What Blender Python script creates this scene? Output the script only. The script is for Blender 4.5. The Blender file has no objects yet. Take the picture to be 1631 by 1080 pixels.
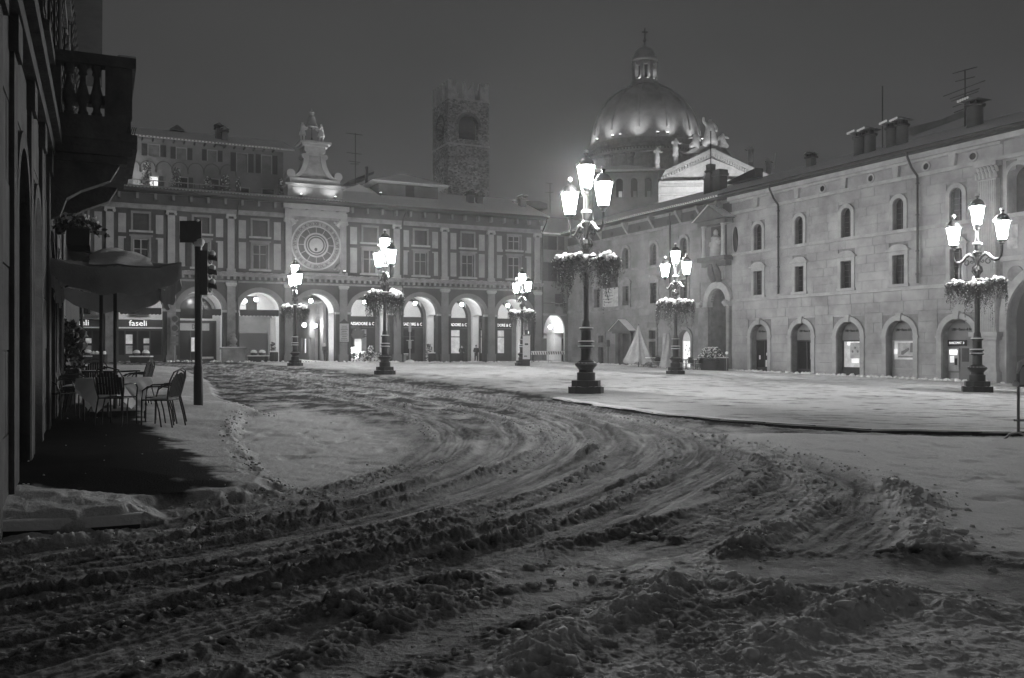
import bpy, bmesh, math, random
import numpy as np
from mathutils import Vector, Matrix
from mathutils.geometry import tessellate_polygon
random.seed(11); np.random.seed(11)
SC = bpy.context.scene
COL = SC.collection
PI = math.pi

# ---------------------------------------------------------------- camera, sky, exposure
FOC, CX, HY, EYE = 1410.0, 815.5, 553.0, 1.6
cam_d = bpy.data.cameras.new('camera'); cam = bpy.data.objects.new('camera', cam_d); COL.objects.link(cam)
cam.location = (0, 0, EYE); cam.rotation_euler = (PI/2, 0, 0)
cam_d.sensor_width = 36; cam_d.lens = 36*FOC/1631; cam_d.shift_y = 13/1631
cam_d.clip_start = 0.1; cam_d.clip_end = 6000
SC.camera = cam
SKY_STRENGTH, LANTERN, ARCADE_LAMP, HAZE = 1.0, 275.0, 210.0, 0.0011
world = bpy.data.worlds.new('World'); SC.world = world; world.use_nodes = True
wn = world.node_tree.nodes; wl = world.node_tree.links; wn.clear()
w_out = wn.new('ShaderNodeOutputWorld'); w_bg = wn.new('ShaderNodeBackground')
w_sky = wn.new('ShaderNodeTexSky'); w_sky.sky_type = 'NISHITA'; w_sky.sun_disc = False
w_sky.sun_elevation = math.radians(2); w_sky.sun_rotation = math.radians(20)
w_bw = wn.new('ShaderNodeRGBToBW'); w_m1 = wn.new('ShaderNodeMath'); w_m1.operation = 'MULTIPLY_ADD'
w_m1.inputs[1].default_value = 0.0008; w_m1.inputs[2].default_value = 0.044   # night: faint sky + city glow in low cloud
wl.new(w_sky.outputs[0], w_bw.inputs[0]); wl.new(w_bw.outputs[0], w_m1.inputs[0]); w_tc = wn.new('ShaderNodeTexCoord'); w_no = wn.new('ShaderNodeTexNoise'); w_no.inputs['Scale'].default_value = 2.2; w_no.inputs['Detail'].default_value = 4
w_mr = wn.new('ShaderNodeMapRange'); w_mr.inputs['From Min'].default_value = .3; w_mr.inputs['From Max'].default_value = .7; w_mr.inputs['To Min'].default_value = .88; w_mr.inputs['To Max'].default_value = 1.12
wl.new(w_tc.outputs['Generated'], w_no.inputs['Vector']); wl.new(w_no.outputs['Fac'], w_mr.inputs['Value'])
w_m2 = wn.new('ShaderNodeMath'); w_m2.operation = 'MULTIPLY'; wl.new(w_m1.outputs[0], w_m2.inputs[0]); wl.new(w_mr.outputs[0], w_m2.inputs[1])
wl.new(w_m2.outputs[0], w_bg.inputs['Color'])
w_bg.inputs['Strength'].default_value = SKY_STRENGTH
wl.new(w_bg.outputs[0], w_out.inputs['Surface'])
SC.view_settings.view_transform = 'Standard'; SC.view_settings.look = 'None'
SC.view_settings.exposure = 0.12; SC.view_settings.gamma = 1.0; SC.view_settings.use_curve_mapping = False
SC.render.engine = 'CYCLES'
cy = SC.cycles
cy.use_denoising = True
try: cy.denoiser = 'OPENIMAGEDENOISE'
except Exception: pass
cy.max_bounces = 5; cy.diffuse_bounces = 3; cy.glossy_bounces = 2; cy.transmission_bounces = 2; cy.volume_bounces = 0
cy.transparent_max_bounces = 6; cy.sample_clamp_indirect = 4.0; cy.sample_clamp_direct = 0
cy.use_light_tree = True; cy.caustics_reflective = False; cy.caustics_refractive = False

# ---------------------------------------------------------------- materials (all neutral greys, night and black-and-white film)
MATS = {}
def grey(v): return (v, v, v, 1)
def mat(name, v, rough=0.8, var=0.25, scale=2.0, bump=0.15, bscale=None, metal=0.0, spec=0.3, rand=0.0, fine=0.0):
    m = bpy.data.materials.new(name); m.use_nodes = True
    n = m.node_tree.nodes; l = m.node_tree.links
    b = n['Principled BSDF']; b.inputs['Roughness'].default_value = rough; b.inputs['Metallic'].default_value = metal
    b.inputs['Specular IOR Level'].default_value = spec
    tc = n.new('ShaderNodeTexCoord')
    no = n.new('ShaderNodeTexNoise'); no.inputs['Scale'].default_value = scale; no.inputs['Detail'].default_value = 6
    no.inputs['Roughness'].default_value = 0.62
    l.new(tc.outputs['Object'], no.inputs['Vector'])
    mr = n.new('ShaderNodeMapRange'); mr.inputs['From Min'].default_value = 0.3; mr.inputs['From Max'].default_value = 0.7
    mr.inputs['To Min'].default_value = v*(1-var); mr.inputs['To Max'].default_value = v*(1+var)
    l.new(no.outputs['Fac'], mr.inputs['Value'])
    last = mr.outputs[0]
    if rand:
        oi = n.new('ShaderNodeObjectInfo'); m2 = n.new('ShaderNodeMapRange')
        m2.inputs['To Min'].default_value = 1-rand; m2.inputs['To Max'].default_value = 1+rand*0.6
        l.new(oi.outputs['Random'], m2.inputs['Value'])
        mu = n.new('ShaderNodeMath'); mu.operation = 'MULTIPLY'; l.new(last, mu.inputs[0]); l.new(m2.outputs[0], mu.inputs[1]); last = mu.outputs[0]
    l.new(last, b.inputs['Base Color'])
    if bump:
        n2 = n.new('ShaderNodeTexNoise'); n2.inputs['Scale'].default_value = bscale or scale*6; n2.inputs['Detail'].default_value = 5
        l.new(tc.outputs['Object'], n2.inputs['Vector'])
        bp = n.new('ShaderNodeBump'); bp.inputs['Strength'].default_value = bump; bp.inputs['Distance'].default_value = 0.05
        l.new(n2.outputs['Fac'], bp.inputs['Height']); l.new(bp.outputs[0], b.inputs['Normal'])
    MATS[name] = m
    return m
def emit(name, v, strength, var=0.0, scale=3.0):
    m = bpy.data.materials.new(name); m.use_nodes = True
    n = m.node_tree.nodes; l = m.node_tree.links
    b = n['Principled BSDF']; b.inputs['Base Color'].default_value = grey(v); b.inputs['Roughness'].default_value = 0.5
    b.inputs['Emission Strength'].default_value = strength
    if var:
        tc = n.new('ShaderNodeTexCoord'); no = n.new('ShaderNodeTexNoise'); no.inputs['Scale'].default_value = scale
        l.new(tc.outputs['Object'], no.inputs['Vector'])
        mr = n.new('ShaderNodeMapRange'); mr.inputs['From Min'].default_value = 0.35; mr.inputs['From Max'].default_value = 0.65
        mr.inputs['To Min'].default_value = 1-var; mr.inputs['To Max'].default_value = 1
        l.new(no.outputs['Fac'], mr.inputs['Value']); l.new(mr.outputs[0], b.inputs['Emission Color'])
    else: b.inputs['Emission Color'].default_value = grey(1)
    MATS[name] = m
    return m
mat('snow', 0.8, 0.75, 0.06, 3, 0.35, 14)
mat('ashlar', 0.29, 0.85, 0.42, 0.45, 0.2, 5, rand=0.06)
mat('ashlar_old', 0.19, 0.9, 0.4, 0.5, 0.3, 5, rand=0.15)
mat('stone', 0.34, 0.8, 0.25, 1.3, 0.2, 9)
mat('stone_worn', 0.2, 0.85, 0.4, 1.3, 0.3, 8)
mat('joint', 0.19, 0.95, 0.3, 2, 0.2)
mat('plaster_dark', 0.05, 0.9, 0.4, 0.7, 0.2, 9)
mat('plaster_mid', 0.16, 0.9, 0.3, 0.7, 0.15, 9)
mat('plaster_panel', 0.29, 0.9, 0.2, 0.9, 0.12, 9)
mat('plaster_pale', 0.18, 0.9, 0.25, 0.7, 0.12, 9)
mat('vault_white', 0.72, 0.9, 0.08, 0.9, 0.05, 9)
mat('near_wall', 0.13, 0.95, 0.4, 1.4, 0.3, 10)
mat('near_stone', 0.10, 0.9, 0.4, 2.2, 0.4, 14)
mat('black_iron', 0.012, 0.42, 0.4, 6, 0.1, 30, spec=0.45)
mat('dark_metal', 0.03, 0.45, 0.3, 4, 0.05, 20, spec=0.4)
mat('grey_metal', 0.28, 0.45, 0.15, 4, 0.05, 20, spec=0.5)
mat('white_paint', 0.7, 0.5, 0.08, 4, 0.05, 20)
mat('shutter', 0.035, 0.8, 0.35, 3, 0.1, 20)
mat('wood_dark', 0.04, 0.7, 0.4, 2, 0.2, 15)
mat('glass_dark', 0.015, 0.15, 0.4, 1.2, 0.02, 3, spec=0.12)
mat('curtain', 0.16, 0.8, 0.3, 1.5, 0.1, 8)
mat('shop_dark', 0.035, 0.6, 0.4, 1.2, 0.05, 8)
mat('board_grey', 0.16, 0.6, 0.15, 1.0, 0.03, 8)
mat('poster', 0.42, 0.6, 0.35, 2.2, 0.0)
mat('black_paint', 0.008, 0.6, 0.2, 4, 0.0)
mat('lead', 0.36, 0.5, 0.3, 0.35, 0.15, 1.5, spec=0.5)
mat('tile', 0.12, 0.9, 0.35, 3, 0.2, 12)
mat('leaf', 0.06, 0.7, 0.6, 9, 0.0)
mat('canvas', 0.28, 0.95, 0.25, 1.6, 0.25, 40)
mat('canvas_pale', 0.34, 0.95, 0.25, 1.6, 0.25, 20)
mat('stone_dark', 0.09, 0.9, 0.4, 1.3, 0.3, 8)
mat('chair_weave', 0.025, 0.8, 0.3, 12, 0.3, 60)
mat('coat', 0.03, 0.9, 0.3, 6, 0.1)
mat('skin', 0.3, 0.6, 0.1, 6, 0.05)
mat('statue', 0.62, 0.85, 0.25, 1.2, 0.2, 5)
mat('bronze', 0.12, 0.5, 0.3, 3, 0.1, 10, spec=0.5)
def translucent(name, v, k):
    m = MATS[name]; n = m.node_tree.nodes; l = m.node_tree.links; b = n['Principled BSDF']; out = n['Material Output']
    t = n.new('ShaderNodeBsdfTranslucent'); t.inputs['Color'].default_value = grey(v); mx = n.new('ShaderNodeMixShader'); mx.inputs[0].default_value = k
    l.new(b.outputs[0], mx.inputs[1]); l.new(t.outputs[0], mx.inputs[2]); l.new(mx.outputs[0], out.inputs['Surface'])
mat('cloth_white', 0.80, 0.9, 0.06, 3, 0.2, 30)
translucent('cloth_white', .85, .5); translucent('canvas', .3, .15)
emit('lantern_glow', 0.8, LANTERN)
emit('arcade_glow', 0.8, ARCADE_LAMP)
emit('flood_glow', 0.8, 14)
emit('window_lit', 0.5, 0.30, 0.7, 2.2)
emit('window_bright', 0.5, 1.1, 0.5, 2.0)
emit('curtain_lit', 0.6, 0.16, 0.25, 3)
emit('screen_lit', 0.5, 1.6, 0.4, 5)
emit('sign_letters', 0.8, 0.85)
mat('dial_dark', 0.05, 0.7, 0.3, 2.5, 0.1)
mat('dial_pale', 0.20, 0.7, 0.3, 3.0, 0.1)
mat('kerb_stone', 0.05, 0.8, 0.3, 3, 0.2)

# tower rubble: small stones, too small to tell apart one by one from here
def rubble(name, v, sc):
    m = mat(name, v, 0.95, 0.35, 0.25, 0)
    n = m.node_tree.nodes; l = m.node_tree.links; b = n['Principled BSDF']
    tc = n.new('ShaderNodeTexCoord'); mp = n.new('ShaderNodeMapping'); mp.inputs['Scale'].default_value = (sc, sc, sc*1.5)
    vo = n.new('ShaderNodeTexVoronoi'); vo.inputs['Scale'].default_value = 1
    l.new(tc.outputs['Object'], mp.inputs[0]); l.new(mp.outputs[0], vo.inputs['Vector'])
    old = b.inputs['Base Color'].links[0].from_socket
    bw = n.new('ShaderNodeRGBToBW'); l.new(vo.outputs['Color'], bw.inputs[0])
    mr = n.new('ShaderNodeMapRange'); mr.inputs['From Min'].default_value = 0.2; mr.inputs['From Max'].default_value = 0.8
    mr.inputs['To Min'].default_value = 0.55; mr.inputs['To Max'].default_value = 1.4
    l.new(bw.outputs[0], mr.inputs['Value'])
    mu = n.new('ShaderNodeMath'); mu.operation = 'MULTIPLY'; l.new(old, mu.inputs[0]); l.new(mr.outputs[0], mu.inputs[1]); l.new(mu.outputs[0], b.inputs['Base Color'])
    bp = n.new('ShaderNodeBump'); bp.inputs['Strength'].default_value = 0.8; bp.inputs['Distance'].default_value = 0.1; bp.invert = True
    l.new(vo.outputs['Distance'], bp.inputs['Height']); l.new(bp.outputs[0], b.inputs['Normal'])
rubble('rubble', 0.50, 3.4)
mat('merlon_pale', 0.75, 0.9, 0.2, 1.5, 0.2)
for nm in ('ashlar', 'ashlar_old', 'near_wall'):
    n = MATS[nm].node_tree.nodes; l = MATS[nm].node_tree.links; ge = n.new('ShaderNodeNewGeometry')
    for q in [q for q in l if q.from_node.type == 'TEX_COORD']: t_ = q.to_socket; l.remove(q); l.new(ge.outputs['Position'], t_)

# ---------------------------------------------------------------- object helpers
def M(x): return MATS[x] if isinstance(x, str) else x
class MB:
    """collects geometry and links it as ONE mesh object"""
    def __init__(s): s.v = []; s.f = []
    def add(s, vs, fs):
        o = len(s.v); s.v += [tuple(p) for p in vs]; s.f += [tuple(i+o for i in q) for q in fs]; return s
    def box(s, x0, x1, y0, y1, z0, z1):
        return s.add([(x0,y0,z0),(x1,y0,z0),(x1,y1,z0),(x0,y1,z0),(x0,y0,z1),(x1,y0,z1),(x1,y1,z1),(x0,y1,z1)],
                     [(0,3,2,1),(4,5,6,7),(0,1,5,4),(1,2,6,5),(2,3,7,6),(3,0,4,7)])
    def prism(s, pts, y0, y1, caps=True):
        """outline in x,z swept in y"""
        n = len(pts); vs = [(a, y0, b) for a, b in pts]+[(a, y1, b) for a, b in pts]
        fs = [(i, (i+1) % n, n+(i+1) % n, n+i) for i in range(n)]
        if caps: fs += [tuple(range(n))[::-1], tuple(range(n, 2*n))]
        return s.add(vs, fs)
    def prism_x(s, pts, x0, x1):
        """outline in y,z swept in x"""
        n = len(pts); vs = [(x0, a, b) for a, b in pts]+[(x1, a, b) for a, b in pts]
        return s.add(vs, [(i, (i+1) % n, n+(i+1) % n, n+i) for i in range(n)]+[tuple(range(n))[::-1], tuple(range(n, 2*n))])
    def lathe(s, prof, seg=16, c=(0, 0, 0), rot=0.0, sx=1, sy=1):
        n = len(prof); vs = []
        for r, z in prof:
            for k in range(seg):
                a = rot+2*PI*k/seg; vs.append((c[0]+sx*r*math.cos(a), c[1]+sy*r*math.sin(a), c[2]+z))
        fs = [(i*seg+k, i*seg+(k+1) % seg, (i+1)*seg+(k+1) % seg, (i+1)*seg+k) for i in range(n-1) for k in range(seg)]
        fs += [tuple(range(seg))[::-1], tuple((n-1)*seg+k for k in range(seg))]
        return s.add(vs, fs)
    def tube(s, pts, r, seg=8):
        pts = [Vector(p) for p in pts]; n = len(pts); rs = r if isinstance(r, (list, tuple)) else [r]*n
        vs = []; up = Vector((0.13, 0.31, 1)).normalized()
        for i, p in enumerate(pts):
            t = (pts[min(i+1, n-1)]-pts[max(i-1, 0)]).normalized()
            a = t.cross(up)
            if a.length < 1e-3: a = t.cross(Vector((1, 0, 0)))
            a.normalize(); b = t.cross(a)
            for k in range(seg):
                w = 2*PI*k/seg; vs.append(p+(a*math.cos(w)+b*math.sin(w))*rs[i])
        fs = [(i*seg+k, i*seg+(k+1) % seg, (i+1)*seg+(k+1) % seg, (i+1)*seg+k) for i in range(n-1) for k in range(seg)]
        fs += [tuple(range(seg))[::-1], tuple((n-1)*seg+k for k in range(seg))]
        return s.add(vs, fs)
    def grid(s, fn, nu, nv):
        vs = [fn(i/nu, j/nv) for j in range(nv+1) for i in range(nu+1)]
        return s.add(vs, [(j*(nu+1)+i, j*(nu+1)+i+1, (j+1)*(nu+1)+i+1, (j+1)*(nu+1)+i) for j in range(nv) for i in range(nu)])
    def blob(s, c, r, seg=10, rings=6, jit=0.0, sz=1.0):
        o = len(s.v); prof = [(max(1e-3, math.sin(PI*i/rings))*r, -math.cos(PI*i/rings)*r*sz) for i in range(rings+1)]
        s.lathe(prof, seg, c)
        if jit:
            for i in range(o, len(s.v)):
                p = s.v[i]; s.v[i] = tuple(p[k]+random.uniform(-jit, jit)*r for k in range(3))
        return s
    def wall(s, outer, holes, y, depth, back=True):
        """flat wall in x,z at y with openings; reveals go in by depth"""
        loops = [[Vector((a, b, 0)) for a, b in lp] for lp in [outer]+holes]
        flat = [p for lp in loops for p in lp]
        tri = tessellate_polygon(loops)
        s.add([(p.x, y, p.y) for p in flat], [t for t in tri])
        for lp in [outer]+holes:
            n = len(lp); s.add([(a, y, b) for a, b in lp]+[(a, y+depth, b) for a, b in lp], [(i, (i+1) % n, n+(i+1) % n, n+i) for i in range(n)])
        return s
    def mesh(s, name, material, smooth=False, sharp=40):
        m = bpy.data.meshes.new(name); m.from_pydata(s.v, [], s.f); m.materials.append(M(material))
        if smooth:
            m.polygons.foreach_set('use_smooth', [True]*len(m.polygons))
            m.set_sharp_from_angle(angle=math.radians(sharp))
        m.update(); return m
    def build(s, name, material, parent=None, smooth=False, loc=None, rz=0.0, sharp=40):
        return link(name, s.mesh(name, material, smooth, sharp), parent, loc, rz)
def link(name, mesh, parent=None, loc=None, rz=0.0):
    o = bpy.data.objects.new(name, mesh); COL.objects.link(o)
    if parent: o.parent = parent
    if loc is not None: o.location = loc
    o.rotation_euler.z = rz
    return o
def tag(o, label=None, cat=None, group=None, kind=None):
    if label: o['label'] = label
    if cat: o['category'] = cat
    if group: o['group'] = group
    if kind: o['kind'] = kind
    return o
def thing(name, label, cat, loc=(0, 0, 0), rz=0.0, group=None):
    o = bpy.data.objects.new(name, None); COL.objects.link(o); o.location = loc; o.rotation_euler = (0, 0, rz)
    o.empty_display_size = 0.3
    return tag(o, label, cat, group)
def copy_tree(o, parent=None):
    c = o.copy(); COL.objects.link(c)
    if parent: c.parent = parent
    for ch in list(o.children): copy_tree(ch, c)
    return c
def again(o, loc, rz, label=None):
    c = copy_tree(o); c.location = loc; c.rotation_euler = (0, 0, rz)
    if label: c['label'] = label
    return c
def text_mesh(txt, size, depth=0.01, width=None, bold=0.0):
    """lettering standing in x,z, facing -y, centred"""
    cu = bpy.data.curves.new('lettering', 'FONT'); cu.body = txt; cu.size = size; cu.extrude = depth; cu.offset = bold
    cu.align_x = 'CENTER'; cu.align_y = 'CENTER'; cu.resolution_u = 2
    o = bpy.data.objects.new('lettering', cu); COL.objects.link(o)
    dg = bpy.context.evaluated_depsgraph_get(); dg.update()
    me = bpy.data.meshes.new_from_object(o.evaluated_get(dg)); bpy.data.objects.remove(o); bpy.data.curves.remove(cu)
    me.transform(Matrix.Rotation(PI/2, 4, 'X'))
    if width:
        xs = [v.co.x for v in me.vertices]; k = width/(max(xs)-min(xs)); me.transform(Matrix.Diagonal((k, 1, 1, 1)))
    return me
def lettering(txt, size, material, parent, loc, depth=0.01, width=None, bold=0.0, name='lettering'):
    me = text_mesh(txt, size, depth, width, bold); me.materials.clear(); me.materials.append(M(material))
    return link(name, me, parent, loc)
def skin_mesh(name, pts, edges, radii, material, sub=1):
    me = bpy.data.meshes.new(name); me.from_pydata(pts, edges, [])
    o = bpy.data.objects.new(name, me); COL.objects.link(o)
    o.modifiers.new('skin', 'SKIN')
    for i, r in enumerate(radii): me.skin_vertices[0].data[i].radius = (r, r) if not isinstance(r, tuple) else r
    me.skin_vertices[0].data[0].use_root = True
    sm = o.modifiers.new('sub', 'SUBSURF'); sm.levels = sub; sm.render_levels = sub
    dg = bpy.context.evaluated_depsgraph_get(); dg.update()
    out = bpy.data.meshes.new_from_object(o.evaluated_get(dg)); bpy.data.objects.remove(o); bpy.data.meshes.remove(me)
    out.polygons.foreach_set('use_smooth', [True]*len(out.polygons))
    out.materials.clear(); out.materials.append(M(material)); out.name = name
    return out
def arch(s0, s1, z0, zs, n=14, rise=None):
    """opening outline: straight jambs up to zs, then an arch"""
    c = (s0+s1)/2; r = (s1-s0)/2; rz = r if rise is None else rise
    return [(s0, z0)]+[(c-r*math.cos(PI*i/n), zs+rz*math.sin(PI*i/n)) for i in range(n+1)]+[(s1, z0)]
def rect(s0, s1, z0, z1): return [(s0, z0), (s0, z1), (s1, z1), (s1, z0)]
def ring(mb, c, zs, r0, r1, y0, y1, n=16, rise0=None, rise1=None, legs=None):
    """archivolt: band between two arcs, with optional legs down to z"""
    q0 = rise0 or r0; q1 = rise1 or r1
    inner = [(c-r0*math.cos(PI*i/n), zs+q0*math.sin(PI*i/n)) for i in range(n+1)]
    outer = [(c-r1*math.cos(PI*i/n), zs+q1*math.sin(PI*i/n)) for i in range(n+1)]
    if legs is not None:
        inner = [(c-r0, legs)]+inner+[(c+r0, legs)]; outer = [(c-r1, legs)]+outer+[(c+r1, legs)]
    m = len(inner)
    vs = [(a, y0, b) for a, b in inner]+[(a, y0, b) for a, b in outer]+[(a, y1, b) for a, b in inner]+[(a, y1, b) for a, b in outer]
    fs = []
    for i in range(m-1):
        fs += [(i, i+1, m+i+1, m+i), (2*m+i, 3*m+i, 3*m+i+1, 2*m+i+1), (i, 2*m+i, 2*m+i+1, i+1), (m+i, m+i+1, 3*m+i+1, 3*m+i)]
    fs += [(0, m, 3*m, 2*m), (m-1, 3*m-1, 4*m-1, 2*m-1)]
    mb.add(vs, fs); return mb

# a straight street front: local x runs along it, local y goes into the building, z up
class Front:
    def __init__(s, ox, oy, ux, uy):
        k = math.hypot(ux, uy); s.o = (ox, oy); s.u = (ux/k, uy/k); s.n = (-uy/k, ux/k); s.rz = math.atan2(uy, ux)
    def s(s, px, d=0.0):
        t = (px-CX)/FOC; ox = s.o[0]+d*s.n[0]; oy = s.o[1]+d*s.n[1]
        return (t*oy-ox)/(s.u[0]-t*s.u[1])
    def Y(s, a, d=0.0): return s.o[1]+a*s.u[1]+d*s.n[1]
    def z(s, px, py, d=0.0): return EYE+(HY-py)*s.Y(s.s(px, d), d)/FOC
    def w(s, a, d, z): return (s.o[0]+a*s.u[0]+d*s.n[0], s.o[1]+a*s.u[1]+d*s.n[1], z)
    def thing(s, name, label, cat, a=0.0, d=0.0, z=0.0, group=None): return thing(name, label, cat, s.w(a, d, z), s.rz, group)
def at(px, py, Y): return ((px-CX)/FOC*Y, Y, EYE+(HY-py)*Y/FOC)
LF = Front(-4.82, 90.0, 2.0617, 1.0)          # arcade side of the square
RF = Front(17.69, 68.6, 0.483, -1.0)          # long stone palace on the right
CF = Front(-4.62, 8.04, -0.4645, 1.0)         # near houses on the left
# ================================================================ GROUND: snow, slush, ruts
def vnoise(x, y, seed):
    xi = np.floor(x).astype(np.int64); yi = np.floor(y).astype(np.int64); fx = x-xi; fy = y-yi
    def hsh(a, b):
        h = (a*374761393+b*668265263+seed*982451653) & 0xFFFFFFFF
        h = ((h ^ (h >> 13))*1274126177) & 0xFFFFFFFF
        return ((h ^ (h >> 16)) & 0xFFFF)/65535.0
    u = fx*fx*(3-2*fx); v = fy*fy*(3-2*fy)
    return (hsh(xi, yi)*(1-u)+hsh(xi+1, yi)*u)*(1-v)+(hsh(xi, yi+1)*(1-u)+hsh(xi+1, yi+1)*u)*v
def fbm(x, y, seed, oct=4, gain=0.5):
    a = 1.0; t = 0; n = 0
    for i in range(oct):
        t = t+a*vnoise(x*2**i+i*17.3, y*2**i+i*9.1, seed+i); n += a; a *= gain
    return t/n
def sstep(a, b, x):
    t = np.clip((x-a)/(b-a), 0, 1); return t*t*(3-2*t)
def gpt(px, py):
    Y = FOC*EYE/(py-HY); return ((px-CX)/FOC*Y, Y)
def spline(pts, n=14):
    P = [np.array(gpt(*p)) for p in pts]; P = [2*P[0]-P[1]]+P+[2*P[-1]-P[-2]]; out = []
    for i in range(1, len(P)-2):
        for k in range(n):
            t = k/n; a, b, c, d = P[i-1:i+3]
            out.append(0.5*((2*b)+(-a+c)*t+(2*a-5*b+4*c-d)*t*t+(-a+3*b-3*c+d)*t**3))
    out.append(P[-2]); return np.array(out)
def pdist(X, Y, pl, reach):
    """distance to a polyline, signed side and run-length; only within reach"""
    D = np.full(X.shape, 1e3); S = np.zeros(X.shape); SD = np.ones(X.shape); run = 0.0
    for a, b in zip(pl[:-1], pl[1:]):
        L = np.hypot(*(b-a))
        if L < 1e-6: continue
        idx = np.where((X > min(a[0], b[0])-reach) & (X < max(a[0], b[0])+reach) & (Y > min(a[1], b[1])-reach) & (Y < max(a[1], b[1])+reach))[0]
        if len(idx):
            dx = X[idx]-a[0]; dy = Y[idx]-a[1]; t = np.clip((dx*(b[0]-a[0])+dy*(b[1]-a[1]))/L**2, 0, 1)
            d = np.hypot(dx-t*(b[0]-a[0]), dy-t*(b[1]-a[1])); k = d < D[idx]
            j = idx[k]; D[j] = d[k]; S[j] = run+t[k]*L; SD[j] = np.sign((b[0]-a[0])*dy[k]-(b[1]-a[1])*dx[k])
        run += L
    return D, S, SD
def inside(X, Y, poly):
    P = [gpt(*p) for p in poly]; r = np.zeros(X.shape, bool)
    for (x1, y1), (x2, y2) in zip(P, P[1:]+P[:1]):
        if y1 == y2: continue
        c = ((y1 > Y) != (y2 > Y)); r ^= c & (X < (x2-x1)*(Y-y1)/(y2-y1)+x1)
    return r
def soft(X, Y, poly, w, ragged=0.0, fr=2.0, seed=5):
    if ragged: X = X+ragged*(fbm(X*fr, Y*fr, seed)-0.5)*2; Y = Y+ragged*(fbm(X*fr+40, Y*fr, seed+3)-0.5)*2
    m = inside(X, Y, poly); D, _, _ = pdist(X, Y, np.array([gpt(*p) for p in poly+poly[:1]]), w)
    return np.where(m, 0.5+0.5*np.clip(D/w, 0, 1), 0.5-0.5*np.clip(D/w, 0, 1))
KERB = [(330,579.5),(400,583),(470,588),(560,595),(640,603),(720,612),(800,622),(870,633),(925,644),(1000,655),(1100,666),(1250,676),(1400,683),(1631,684),(2300,684)]
PIAZZA = KERB+[(2300,556.5),(330,556.5)]
WALK = [(-900,905),(-200,862),(0,850),(120,846),(222,838),(236,812),(330,806),(430,790),(395,745),(366,705),(375,672),(400,655),(350,640),(330,612),(285,592),(-100,592),(-900,700)]
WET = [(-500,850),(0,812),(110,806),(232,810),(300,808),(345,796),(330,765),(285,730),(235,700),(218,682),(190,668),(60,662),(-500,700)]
ISLE = [(366,690),(398,664),(470,652),(560,668),(622,690),(640,709),(604,744),(540,770),(470,786),(430,772),(392,742)]
FIELD = [(1120,690),(1400,689),(2300,689),(2300,930),(1640,893),(1490,876),(1452,838),(1425,775),(1335,742),(1235,717)]
LOWER = [(1180,1075),(1290,1000),(1350,950),(1430,930),(1520,965),(1640,985),(2300,1010),(2300,1700),(900,1500)]
ROAD_T = [  # wheel tracks
 [(-260,945),(-60,905),(150,872),(330,838),(470,808),(590,775),(670,745),(712,715),(716,690),(680,665),(600,640),(480,615),(380,600),(300,590),(215,583)],
 [(-260,985),(-60,942),(200,902),(420,866),(600,828),(750,785),(850,745),(900,712),(905,690),(870,665),(780,643),(640,620),(500,604),(400,594),(290,584)],
 [(-260,1065),(-60,1015),(150,978),(400,925),(620,875),(800,825),(930,780),(1020,740),(1045,712),(1020,688),(940,664),(820,640),(680,621),(560,608),(420,594)],
 [(-260,1150),(-60,1090),(200,1022),(500,945),(750,885),(950,825),(1070,775),(1140,738),(1150,712),(1100,690),(1010,670),(900,650),(760,630),(600,610)],
 [(980,880),(1120,848),(1230,805),(1296,768),(1268,736),(1190,708),(1090,682),(980,661),(860,641)],
 [(1260,905),(1330,862),(1392,815),(1402,780),(1360,757),(1280,735)]]
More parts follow.
